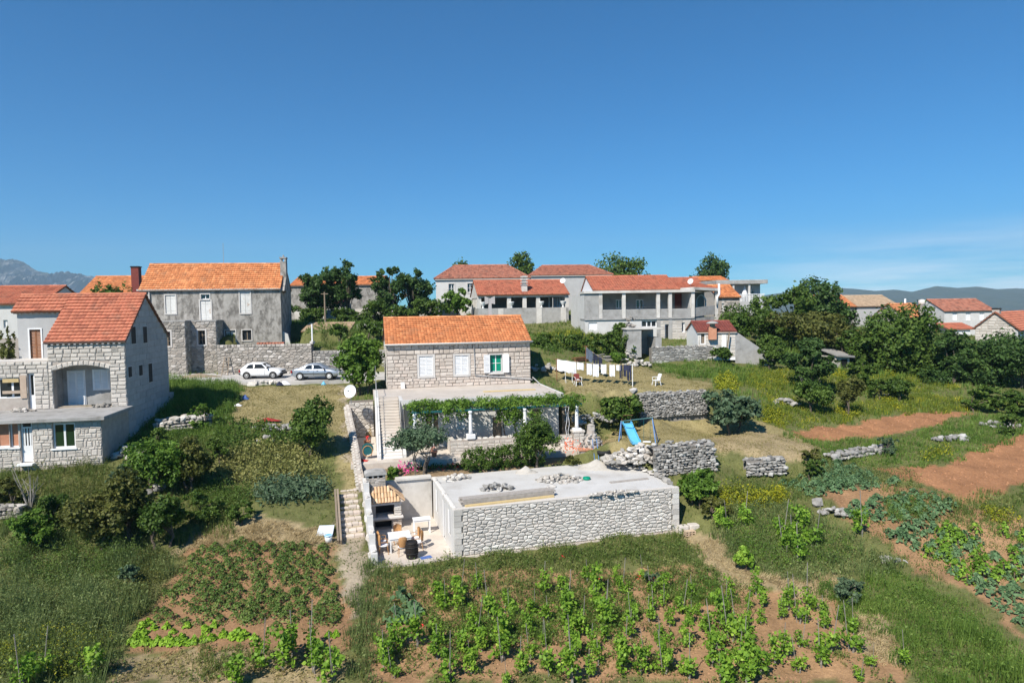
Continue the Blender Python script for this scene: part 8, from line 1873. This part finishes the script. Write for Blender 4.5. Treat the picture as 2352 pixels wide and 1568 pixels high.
VP = [ (gpoly([ZN(520,480),ZN(1150,400),ZN(1850,340),ZN(2100,340),ZN(2060,480),ZN(1650,600),ZN(700,660),ZN(540,600)]), .9, 26),
       (gpoly([ZN(90,780),ZN(600,760),ZN(1250,650),ZN(1600,520),ZN(2100,420),ZN(2380,480),ZN(2800,620),ZN(2860,1080),ZN(90,1080)]), .88, 200),
       (gpoly([ZM(200,480),ZM(560,420),ZM(980,560),ZM(1200,640),ZM(1300,820),ZM(1560,900),ZM(1640,1070),ZM(200,1070)]), .9, 90)]
placed = []
for P, sp, cap in VP:
    xs, ys = [p[0] for p in P], [p[1] for p in P]; c = 0; yy = min(ys)
    while yy < max(ys):
        xx = min(xs)+rng.random()*sp
        while xx < max(xs):
            x, y = xx+rng.uniform(-.3,.3), yy+rng.uniform(-.28,.28)
            if bool(inpoly(np.array([x]),np.array([y]),P)[0]) and all((x-a)**2+(y-b)**2 > .38 for a, b in placed) and rng.random() < .9:
                placed.append((x,y)); plant(vm, used, rng.randrange(6), (x,y,h1(x,y)), rng.choice((.65,.8,.9,1.0,1.1,1.25))*rng.uniform(.9,1.1), rng.uniform(0,6.28), vine_lab, 'vine', 'grape vines before the annex')
            xx += sp
        yy += sp*.95
for i, (x, y) in enumerate(((90,1560),(55,1590),(215,1560),(600,1530),(672,1512),(655,1540),(715,1500),(725,1545),(540,1575),(765,1560),(880,1540),(905,1500))):
    p = gp(x,y); plant(vm, used, i % 6, p, rng.uniform(1.1,1.6), rng.uniform(0,6), 'scattered grape vine in the dry grass below the vegetable field', 'vine', 'scattered vines below the field')
for i, (x, y) in enumerate((ZL(130,1180),ZL(250,1130),ZL(60,1160),ZL(520,1230),ZL(600,1300),ZL(660,1200),ZL(760,1290),ZL(1120,1200),ZL(700,1150),ZL(560,1330),ZL(640,1400))):
    p = gp(x,y); plant(vm, used, i % 6, p, rng.uniform(1.1,1.5), rng.uniform(0,6), 'pale green vine growing wild in the tall weeds', 'vine', 'wild vines in the tall weeds')
# potatoes, lettuces, cabbages
def rosette(name, leaf, n, r0, h, size, seed, asp=.6, stem=None):
    rg = np.random.default_rng(seed); e = empty(name); a = rg.uniform(0,6.28,n); t = rg.random(n); C = np.stack([r0*t*np.cos(a), r0*t*np.sin(a), h*(1-t**1.5)*.9+.03+rg.normal(size=n)*.02],1); N = np.stack([np.cos(a)*t*.9,np.sin(a)*t*.9,np.full(n,.7)],1)+rg.normal(size=(n,3))*.35; s = size*rg.uniform(.7,1.25,n)
    link('leaves', np_mesh('leaves', rot_leaves(C,N,rg,s,s*asp), 4, LM[leaf]), e); k = MB(); k.tube([(0,0,-.06),(0,0,h*.6)], .02, 5); k.build('stem', MT['bark'] if stem is None else LM[leaf], e); return e
pm = [rosette('potato_plant','potato',95,.29,.26,.052,400+i,.55) for i in range(5)]; pf_ = [False]*5
P = gpoly([ZO(880,470),ZO(1860,460),ZO(2010,1010),ZO(1500,1040),ZO(560,1010),ZO(660,790)]); xs, ys = [p[0] for p in P], [p[1] for p in P]; yy = min(ys); cnt = 0
while yy < max(ys):
    xx = min(xs)
    while xx < max(xs):
        x, y = xx+rng.uniform(-.14,.14), yy+rng.uniform(-.13,.13)
        if cnt < 300 and bool(inpoly(np.array([x]),np.array([y]),P)[0]) and rng.random() < .9: plant(pm, pf_, rng.randrange(5), (x,y,h1(x,y)), rng.uniform(.75,1.3), rng.uniform(0,6), 'low potato plant in the red vegetable field', 'potato plant', 'potato plants of the vegetable field'); cnt += 1
        xx += .43
    yy += .43
lm_ = [rosette('lettuce','lettuce',70,.17,.17,.06,500+i,.9,1) for i in range(4)]; lf_ = [False]*4
LP = [(500,1040),(540,1025),(585,1055),(680,1045),(725,1085),(830,1040),(975,1075),(1030,1040),(960,1050)] + [(420+i*33, 1160-0.0*i+ (8 if i % 2 else 0)) for i in range(15)] + [(470,1100),(510,1090),(450,1130),(1100,1105),(1165,1115),(1210,1090),(1255,1110),(1325,1120),(1180,1125),(1230,1128),(1880,1100),(1930,1102),(700,1140),(790,1135),(510,1135),(950,1140),(1010,1135)]
for i, p in enumerate(LP): plant(lm_, lf_, i % 4, gp(*ZO(*p)), rng.uniform(.9,1.3), rng.uniform(0,6), 'bright yellow green lettuce head at the field edge', 'lettuce', 'lettuces at the end of the field')
cm = [rosette('cabbage_plant','cabbage',54,.34,.36,.105,600+i,.62) for i in range(4)]; cf_ = [False]*4
bands = [[ZL(540,830),ZL(680,780),ZL(760,900),ZL(660,900)], [ZL(720,890),ZL(760,690),ZL(1060,680),ZL(1240,760),ZL(1230,860),ZL(800,905)], [ZL(1240,800),ZL(1400,800),ZL(1360,860)], [ZL(980,1050),ZL(1250,930),ZL(1640,900),ZL(1850,1020),ZL(1700,1130),ZL(1150,1120)],
         [ZL(1280,1200),ZL(1500,1150),ZL(1800,1150),ZL(2000,1250),ZL(1840,1420),ZL(1560,1330)], [ZL(1650,1440),ZL(2300,1200),ZL(2341,1560),ZL(1900,1560)], [ZM(1980,380),ZM(2352,300),ZM(2352,700),ZM(2150,560)]]
placed = []
for bi, b_ in enumerate(bands):
    P = gpoly(b_); xs, ys = [p[0] for p in P], [p[1] for p in P]
    for t in range(400):
        x, y = rng.uniform(min(xs),max(xs)), rng.uniform(min(ys),max(ys))
        if bool(inpoly(np.array([x]),np.array([y]),P)[0]) and all((x-a)**2+(y-b)**2 > (.5 if bi != 5 else .9)**2 for a, b in placed): placed.append((x,y)); plant(cm, cf_, rng.randrange(4), (x,y,h1(x,y)), rng.uniform(.75,1.25), rng.uniform(0,6), 'grey green cabbage plant in the beds beside the red field', 'cabbage', 'cabbages beside the red field')
for i, p in enumerate((ZN(300,520),ZN(380,600),ZN(260,640))): plant(cm, cf_, i, gp(*p), 1.7, i, ('tall','broad','low')[i]+' grey green artichoke at the corner of the vineyard', 'artichoke', None)
patch('bean_plants','dense bed of feathery green plants among the cabbages',[ZL(740,860),ZL(880,720),ZL(1180,740),ZL(1230,840),ZL(900,880)],3000,.5,.07,'cabbage',11,asp=.35)
patch('onion_bed','dense bed of upright green stalks among the cabbages',[ZL(1280,1080),ZL(1290,980),ZL(1500,940),ZL(1620,1000),ZL(1560,1080),ZL(1400,1120)],2400,.5,.08,'g_green',12,asp=.16,up=-.2)

for i, (pp, n) in enumerate((([ZK(0,1040),ZK(200,1000),ZK(330,1040),ZK(300,1110),ZK(0,1120)],1300), ([ZK(90,1330),ZK(200,1300),ZK(320,1340),ZK(280,1440),ZK(130,1420)],1700), ([ZK(730,1010),ZK(820,990),ZK(1100,1080),ZK(1050,1120),ZK(780,1060)],1300), ([ZK(1140,990),ZK(1240,990),ZK(1230,1030),ZK(1140,1030)],600), ([ZK(1100,1200),ZK(1180,1190),ZK(1300,1290),ZK(1200,1310)],1000), ([ZK(740,1320),ZK(880,1310),ZK(960,1370),ZK(800,1390)],1000), ([ZL(1540,620),ZL(1780,560),ZL(1780,620),ZL(1600,650)],600), ([ZL(2060,1010),ZL(2260,1050),ZL(2240,1130),ZL(2080,1100)],700))):
    patch('yellow_flowers', 'patch of yellow wild flowers %s' % ('below the field wall','beside the grey fig bush','under the lush tree','against the dark trees','below the round bush','by the upright shrub','on the bank over the red field','beside the cabbage beds')[i], pp, n, .5, .055, 'yellow', 900+i, clump=.35, per=16)
bm_ = [rosette('bean_plant','vine',70,.3,.55,.07,650+i,.7) for i in range(3)]; bf_ = [False]*3
for i in range(60):
    b_ = [ZL(1500,1180),ZL(2000,1150),ZL(2341,1180),ZL(2341,1560),ZL(1900,1560),ZL(1560,1330)]; P = gpoly(b_) if i == 0 else P; xs, ys = [p[0] for p in P], [p[1] for p in P]; x, y = rng.uniform(min(xs),max(xs)), rng.uniform(min(ys),max(ys))
    if bool(inpoly(np.array([x]),np.array([y]),P)[0]): plant(bm_, bf_, i % 3, (x,y,h1(x,y)), rng.uniform(.8,1.3), rng.uniform(0,6), 'upright fresh green bean plant among the grey cabbages', 'bean plant', 'bean plants among the cabbages')
for o in [b for b, f in zip(bm_, bf_) if not f]:
    for c in list(o.children): bpy.data.objects.remove(c)
    bpy.data.objects.remove(o)
patch('weeds','small weeds scattered between the cabbages',[ZL(980,1060),ZL(1640,900),ZL(2000,1060),ZL(2341,1150),ZL(2341,1568),ZL(1560,1480)],5200,.14,.04,'g_mix',950,clump=.25,per=12)
# ---- grass
def grass(label, poly, dens, h, w, leaf, seed, blades=7, tall=.35, leafy=0.0, holes=0.0, name='grass', lean=.35, clumpy=.5):
    P = gpoly(poly); r = np.random.default_rng(seed); P = [tuple(p) for p in P]; xs, ys = [p[0] for p in P], [p[1] for p in P]; A = (max(xs)-min(xs))*(max(ys)-min(ys)); n = int(A*dens)
    c = np.stack([r.uniform(min(xs),max(xs),n), r.uniform(min(ys),max(ys),n)],1); wob = .4*np.sin(c[:,1]*2.3+1.1*np.sin(c[:,0]*1.7)); c = c[inpoly(c[:,0]+wob, c[:,1]+.35*np.sin(c[:,0]*2.1), P)]
    f = (np.sin(c[:,0]*.9+2.1*np.sin(c[:,1]*.7+seed)) * np.sin(c[:,1]*1.1+1.7*np.sin(c[:,0]*.8+seed*2)) + .5*np.sin(c[:,0]*2.7+c[:,1]*2.1+seed))
    if holes: k = f + r.normal(size=len(c))*.25 > -1.2+2.0*holes; c, f = c[k], f[k]
    k = ~(inpoly(c[:,0],c[:,1],YARD) | inpoly(c[:,0],c[:,1],COURT)); c, f = c[k], f[k]
    n = len(c); hh = h*np.clip(1+clumpy*f*.6, .28, 2.2)*r.uniform(.6,1.25,n)
    m = n*blades; i = np.repeat(np.arange(n), blades); b = c[i]+r.normal(size=(m,2))*h*.16; z = Hs(b[:,0],b[:,1])-.02; H_ = hh[i]*r.uniform(.5,1.1,m); a = r.uniform(0,6.28,m); ln = lean*H_*r.uniform(.2,1.4,m)
    t = np.stack([b[:,0]+np.cos(a)*ln, b[:,1]+np.sin(a)*ln, z+H_],1); wv = np.stack([-np.sin(a+.6),np.cos(a+.6)],1)*w*r.uniform(.6,1.3,m)[:,None]
    V = np.stack([np.stack([b[:,0]-wv[:,0],b[:,1]-wv[:,1],z],1), np.stack([b[:,0]+wv[:,0],b[:,1]+wv[:,1],z],1), t],1).reshape(-1,3)
    o = link(name, np_mesh(name, V, 3, LM[leaf])); tag(o, label, None, None, 'stuff')
    if leafy:
        q = int(n*leafy); j = r.integers(0,n,q*6) if n else []; cc = c[j]+r.normal(size=(len(j),2))*.12; s = r.uniform(.03,.075,len(j)); zz = Hs(cc[:,0],cc[:,1])+hh[j]*r.uniform(.15,1.0,len(j))
        o2 = link('weeds', np_mesh('weeds', rot_leaves(np.stack([cc[:,0],cc[:,1],zz],1), r.normal(size=(len(j),3))*.7+np.array([0,0,.6]), r, s, s*.5), 4, LM[leaf])); tag(o2, label.replace('grass','leafy weeds'), None, None, 'stuff')
    return n
G = grass
for i, (lab, pp, n, hgt, sz, lf, asp) in enumerate((
  ('tangle of tall weeds in the middle of the meadow', [(20,1260),(180,1230),(330,1270),(300,1340),(120,1360),(0,1330)], 9000, 1.15, .05, 'mid', .35), ('greyish tall weeds low in the meadow', [(-40,1360),(150,1350),(290,1360),(260,1470),(80,1480),(-60,1450)], 9000, 1.1, .05, 'g_tall', .3),
  ('yellow flecked weeds at the lowest meadow corner', [(0,1480),(240,1470),(250,1568),(-60,1568)], 6000, .9, .045, 'g_yel', .35), ('brown tipped weeds under the ashlar house', [(60,1090),(230,1070),(300,1110),(240,1170),(80,1165)], 5000, .9, .05, 'olive', .3),
  ('leafy weeds on the steep bank beside the lawn', [(380,1000),(500,985),(560,1000),(500,1060),(360,1060)], 3800, .6, .06, 'mid', .4), ('bright weeds on the slope below the lane', [(400,905),(520,900),(530,950),(420,970)], 3200, .5, .06, 'fig', .35),
  ('leafy weeds along the meadow side of the field', [(300,1290),(420,1260),(400,1330),(330,1440),(280,1440)], 3600, .5, .045, 'olive', .4), ('weeds under the annex wall', [(1060,1300),(1540,1238),(1560,1265),(1300,1300),(1080,1330)], 4200, .3, .04, 'mid', .4),
  ('scrambling weeds between wild vines and cabbages', [(1660,1220),(1850,1200),(1990,1280),(1900,1330),(1700,1300)], 6500, .8, .045, 'fig', .4), ('feathery weeds at the lower right edge', [(1960,1370),(2130,1350),(2250,1430),(2300,1540),(2100,1540)], 8000, .85, .04, 'g_green', .22),
  ('weeds on the bank above the cabbages', [(1860,1060),(2030,1060),(2120,1090),(2000,1110),(1880,1110)], 2800, .4, .05, 'g_mix', .4), ('weeds among the first vine rows', [(960,1390),(1300,1370),(1520,1360),(1480,1430),(1200,1450),(980,1470)], 5200, .35, .04, 'mid', .4),
  ('weeds along the dry path beside the vines', [(1560,1310),(1680,1330),(1760,1420),(1660,1420)], 2600, .4, .04, 'mid', .35))): patch('weeds', lab, pp, n, hgt, sz, lf, 800+i, asp=asp, clump=.55, per=110)
G('tall grey green meadow grass at the lower left', [(-80,1255),(60,1180),(160,1190),(300,1250),(415,1262),(330,1390),(285,1480),(262,1600),(-120,1600)], 32, .6, .016, 'g_tall', 1, 7, leafy=.6, clumpy=1.5)
G('rank dry grass under the ashlar house', [(-60,1080),(100,1068),(240,1056),(330,1110),(300,1190),(160,1190),(60,1180),(-80,1255)], 26, .5, .018, 'g_mix', 2, 7, leafy=.3)
G('bright tall grass on the slope beside the ashlar house', [(290,1045),(345,920),(380,880),(555,884),(540,930),(515,985),(505,1010),(330,1030)], 24, .6, .02, 'g_green', 3, 7, leafy=.45)
G('tall grass in the shade of the lane', [(330,930),(372,866),(470,872),(560,886),(480,905)], 14, .6, .025, 'g_green', 4, 6)
G('green weeds between shrubs and field', [(300,1030),(500,1010),(490,1130),(560,1190),(560,1230),(430,1255),(300,1240)], 24, .45, .018, 'g_mix', 5, 6, leafy=.5)
G('tall grass strip beside the vegetable field', [(815,1330),(850,1300),(905,1300),(890,1400),(870,1568),(810,1568),(800,1450)], 34, .5, .015, 'g_tall', 6, 7, leafy=.3)
G('weedy grass in front of the annex wall', [(868,1302),(1045,1284),(1300,1256),(1560,1226),(1610,1260),(1660,1340),(1500,1380),(1200,1400),(900,1430)], 34, .32, .014, 'g_mix', 7, 7, leafy=.7, holes=.25)
G('patchy weeds between the vine rows', [(870,1400),(1200,1390),(1520,1370),(1680,1400),(1900,1470),(2120,1568),(850,1568)], 20, .2, .013, 'g_mix', 8, 6, leafy=.9, holes=.62)
G('dense green grass among the first vines', [(960,1430),(1200,1400),(1500,1385),(1440,1440),(1250,1480),(1010,1500)], 34, .3, .014, 'g_green', 9, 7, leafy=1.0)
G('tall weeds between annex and cabbages', [(1640,1190),(1740,1150),(1900,1190),(1960,1260),(2060,1290),(2050,1330),(1900,1340),(1750,1330),(1640,1250)], 30, .5, .016, 'g_tall', 10, 7, leafy=.7)
G('dark green tussock on the vineyard edge', [(1520,1350),(1640,1330),(1690,1370),(1660,1400),(1540,1400)], 34, .42, .016, 'g_green', 11, 8, leafy=1.0)
G('tall fine grass at the lower right', [(1880,1360),(2000,1310),(2120,1330),(2230,1400),(2300,1470),(2400,1520),(2400,1620),(2120,1620),(2060,1500),(1950,1440)], 34, .55, .015, 'g_green', 12, 8, leafy=.35, clumpy=1.3)
G('grass edging the cabbage beds', [(2140,1150),(2250,1140),(2400,1120),(2400,1250),(2250,1230)], 22, .4, .018, 'g_mix', 13, 6, leafy=.4)
G('green grass bank between the red fields', [(1780,985),(1860,1010),(2060,1005),(2200,975),(2300,950),(2420,940),(2420,990),(2250,1040),(2120,1075),(2030,1075),(1900,1050),(1850,1020)], 18, .35, .022, 'g_green', 14, 6, leafy=.35)
G('yellow flowered grass above the upper red field', [(1752,960),(1760,900),(1860,930),(2000,920),(2120,905),(2230,920),(2350,935),(2200,948),(2000,955),(1850,985),(1790,985)], 18, .4, .024, 'g_yel', 15, 6, leafy=.6)
G('yellow flowered slope below the thicket', [(1640,870),(1720,850),(1900,850),(2100,860),(2220,890),(2100,905),(1960,910),(1760,905)], 13, .45, .03, 'g_yel', 16, 6, leafy=.6)
G('lush green grass below the field wall', [(1500,838),(1640,836),(1760,845),(1740,890),(1640,872),(1560,866)], 14, .5, .03, 'g_green', 17, 6, leafy=.5)
G('yellowish weeds behind the dark hedge', [(1225,770),(1330,760),(1450,765),(1450,800),(1290,800)], 10, .6, .04, 'g_yel', 18, 6, leafy=.4)
G('green weeds above the retaining wall', [(715,800),(720,770),(800,755),(880,765),(880,800)], 11, .55, .035, 'g_mix', 19, 6, leafy=.4)
G('rough grass under the dark trees', [(660,755),(700,738),(1000,735),(1100,745),(1080,770),(880,770),(760,765)], 6, .5, .05, 'g_green', 20, 5)
G('short dry turf of the lawn below the lane', [(522,975),(560,890),(790,884),(800,930),(815,1010),(828,1120),(785,1125),(775,1000),(740,975)], 44, .095, .016, 'g_dry', 21, 6, lean=.8)
G('short dry turf of the washing lawn', [(1235,858),(1270,838),(1470,838),(1560,868),(1640,876),(1630,905),(1480,908),(1380,918),(1300,905),(1285,870)], 36, .095, .018, 'g_dry', 22, 6, lean=.8)
G('short dry turf of the play lawn', [(1400,1046),(1395,1000),(1470,965),(1640,955),(1800,985),(1890,1030),(1860,1060),(1740,1052),(1620,1030),(1480,1040)], 44, .095, .016, 'g_dry', 23, 6, lean=.8)
G('sparse grass on the stony path', [(778,1250),(782,1125),(822,1125),(850,1280),(830,1330),(800,1340)], 30, .1, .014, 'g_mix', 24, 6, holes=.4, lean=.6)
G('cut straw lying above the vegetable field', [ZO(760,470),ZO(920,350),ZO(1560,270),ZO(1880,330),ZO(1900,450),ZO(1200,470)], 110, .24, .014, 'straw', 25, 6, name='straw', lean=1.6)
G('straw and dry weeds below the lettuces', [ZO(280,1260),ZO(900,1220),ZO(1950,1200),ZO(2040,1440),ZO(300,1440)], 34, .2, .013, 'g_dry', 26, 6, leafy=.3, lean=1.0)
G('green weeds mixed in the straw below the lettuces', [ZO(850,1200),ZO(1300,1150),ZO(1250,1450),ZO(800,1450)], 30, .3, .013, 'g_mix', 27, 6, leafy=.5)
G('straw on the path beside the annex', [ZM(40,80),ZM(260,80),ZM(420,220),ZM(560,350),ZM(1180,360),ZM(980,540),ZM(600,430),ZM(380,430),ZM(250,300)], 60, .18, .013, 'straw', 28, 6, lean=2.0, name='straw')
G('matted straw in the lower vineyard', [ZM(1200,650),ZM(1380,610),ZM(1470,760),ZM(1640,870),ZM(1500,950),ZM(1270,860)], 70, .18, .013, 'straw', 29, 6, lean=2.0, name='straw')
G('sparse weeds in the vegetable field', [ZO(880,470),ZO(1900,450),ZO(2060,1100),ZO(560,1010)], 12, .1, .012, 'g_mix', 30, 5, leafy=.8, holes=.4)
G('wild grass along the dry stone walls', [(1660,1090),(1720,1095),(1850,1090),(1900,1110),(1860,1150),(1740,1140),(1660,1150)], 24, .35, .018, 'g_mix', 31, 6, leafy=.6)
G('grass between cabbages and red field', [(2010,1095),(2080,1110),(2200,1160),(2260,1180),(2180,1210),(2040,1150)], 24, .3, .017, 'g_mix', 32, 6, leafy=.6, holes=.2)
G('rough grass of the far slope', [(1720,800),(1800,770),(2352,790),(2352,880),(1900,860)], 5, .7, .06, 'g_green', 33, 5)
# everything else that is neither tilled, mown, paved nor built on
def filler(label, y0, y1, dens, h, w, leaf, seed):
    r = np.random.default_rng(seed); n = int((y1**2-y0**2)*.82*dens); y = np.sqrt(r.uniform(y0**2,y1**2,n)); x = y*r.uniform(-.82,.82,n); k = (zone_class(x,y) <= 1) & ~inpoly(x,y,YARD) & ~inpoly(x,y,COURT) & ~((x > -48) & (x < -10.5) & (y > 56) & (y < 63)); x, y = x[k], y[k]; n = len(x)
    f = np.sin(x*.8+1.7*np.sin(y*.6)) + .6*np.sin(x*2.3-y*1.9); hh = h*np.clip(1+.4*f,.3,1.8)*r.uniform(.6,1.2,n); i = np.repeat(np.arange(n),6); m = len(i); bx, by = x[i]+r.normal(size=m)*h*.25, y[i]+r.normal(size=m)*h*.25; z = Hs(bx,by)-.02; a = r.uniform(0,6.28,m); H_ = hh[i]*r.uniform(.5,1.1,m); ln = .45*H_*r.uniform(.2,1.4,m); wv = w*r.uniform(.6,1.3,m)
    V = np.stack([np.stack([bx-wv*np.sin(a),by+wv*np.cos(a),z],1), np.stack([bx+wv*np.sin(a),by-wv*np.cos(a),z],1), np.stack([bx+np.cos(a)*ln,by+np.sin(a)*ln,z+H_],1)],1).reshape(-1,3); tag(link('grass', np_mesh('grass', V, 3, LM[leaf])), label, None, None, 'stuff')
filler('rough grass between the gardens, nearer part', 20, 46, 9, .26, .016, 'g_mix', 71)
filler('rough grass on the slopes, middle distance', 46, 74, 5, .32, .028, 'g_green', 72)
filler('rough grass round the upper houses', 74, 120, 1.6, .45, .06, 'g_mix', 73)
def clods(label, poly, dens, s, m, seed):
    P = gpoly(poly); r = np.random.default_rng(seed); xs, ys = [p[0] for p in P], [p[1] for p in P]; n = int((max(xs)-min(xs))*(max(ys)-min(ys))*dens); x, y = r.uniform(min(xs),max(xs),n), r.uniform(min(ys),max(ys),n); k = inpoly(x,y,P) & ~inpoly(x,y,COURT); x, y = x[k], y[k]; n = len(x); z = Hs(x,y); q = s*r.uniform(.3,1.0,n)**1.5; a = r.uniform(0,6.28,n)
    c = np.stack([x,y,z],1); p = [c+np.stack([np.cos(a+t)*q*1.4, np.sin(a+t)*q*r.uniform(.7,1.4,n), -.01-0*q],1) for t in (0,2.1,4.2)]; ap = c+np.stack([r.normal(size=n)*q*.3,r.normal(size=n)*q*.3,q*r.uniform(.7,1.3,n)],1)
    V = np.stack([p[0],p[1],ap,p[1],p[2],ap,p[2],p[0],ap],1).reshape(-1,3); tag(link('clods', np_mesh('clods', V, 3, m)), label, None, None, 'stuff')
MT['clod'] = mat('crumbly_earth', [(.25,.145,.08),(.36,.215,.125)], 5, rough=1, rnd=.3, bump=.3); MT['clod_r'] = mat('crumbly_red_earth', [(.26,.125,.065),(.36,.185,.10)], 5, rough=1, rnd=.3, bump=.3)
clods('clods of dry earth between the vines', [ZN(60,420),ZN(900,380),ZN(2100,330),ZN(2700,560),ZN(3000,1080),ZN(60,1080)], 26, .06, MT['clod'], 1)
clods('clods of dry earth in the vegetable field', [ZO(860,440),ZO(1960,440),ZO(2080,1180),ZO(400,1210),ZO(640,760)], 26, .05, MT['clod'], 2)
clods('clods of red earth in the lower ploughed field', ZONES[-1][1], 10, .075, MT['clod_r'], 3)
clods('clods of red earth in the upper ploughed field', ZONES[-2][1], 8, .09, MT['clod_r'], 4)
clods('clods of earth between the cabbages', [ZL(820,880),ZL(1300,800),ZL(1900,960),ZL(2341,1100),ZL(2341,1568),ZL(1560,1480),ZL(1000,1100)], 14, .06, MT['clod'], 5)
patch('bed_plants','low green plants in the bed behind the flat roof',[ZE(740,1010),ZE(1350,985),ZE(1340,950),ZE(760,980)],700,.28,.06,'mid',14)
# poppies, dead twigs
for i, p in enumerate((ZG(800,1340),ZN(1870,355),ZN(1890,360),ZN(1975,370),ZN(440,680),ZN(1610,375))): q = gp(*p); blossoms('poppy', 'red poppy in the weeds, %s' % ('alone before the annex wall','first of three near the vine rows','second of three near the vine rows','third of three near the vine rows','by the corner artichokes','beside the first vine row')[i], (p[0],p[1]-6), q.y, .16, .1, 7, MT['petal_r'], .05)
for i, (lab, p, hgt) in enumerate((('bare dead branch leaning out of the meadow grass', ZP(190,500), 2.6), ('dead grey twigs standing out of the tangled shrub', ZK(520,1230), 2.4))):
    q = gp(*p); e = empty('dead_branch', q, 0, lab, 'dead branch'); k = MB(); rr = random.Random(i)
    for j in range(9):
        a = rr.uniform(-.7,.7); t = Vector((math.sin(a)*hgt*.7-(.5 if i == 0 else 0), rr.uniform(-.4,.4), hgt*rr.uniform(.5,1))); m_ = t*.5+Vector((rr.uniform(-.15,.15),0,.1)); k.tube([(0,0,-.1),m_,t], [.035,.02,.008], 5); k.tube([m_, m_+Vector((rr.uniform(-.5,.5),.1,rr.uniform(.2,.6)))], [.014,.005], 4)
    k.build('twigs', MT['bark_g'], e)
# ------------------------------------------------------------------ the air
hz = MB(); hz.box(-6100, 6100, -310, 6100, -90, 620)
hm, hn, hl = _nt('thin_haze')
ho, hv = hn.new('ShaderNodeOutputMaterial'), hn.new('ShaderNodeVolumePrincipled')
hv.inputs['Color'].default_value = (.58, .82, 1.0, 1)
hv.inputs['Density'].default_value = 1.4e-4
hv.inputs['Anisotropy'].default_value = .0
hl.new(hv.outputs[0], ho.inputs['Volume'])
tag(hz.build('haze', hm), 'thin blue haze over land and sea', None, None, 'stuff')
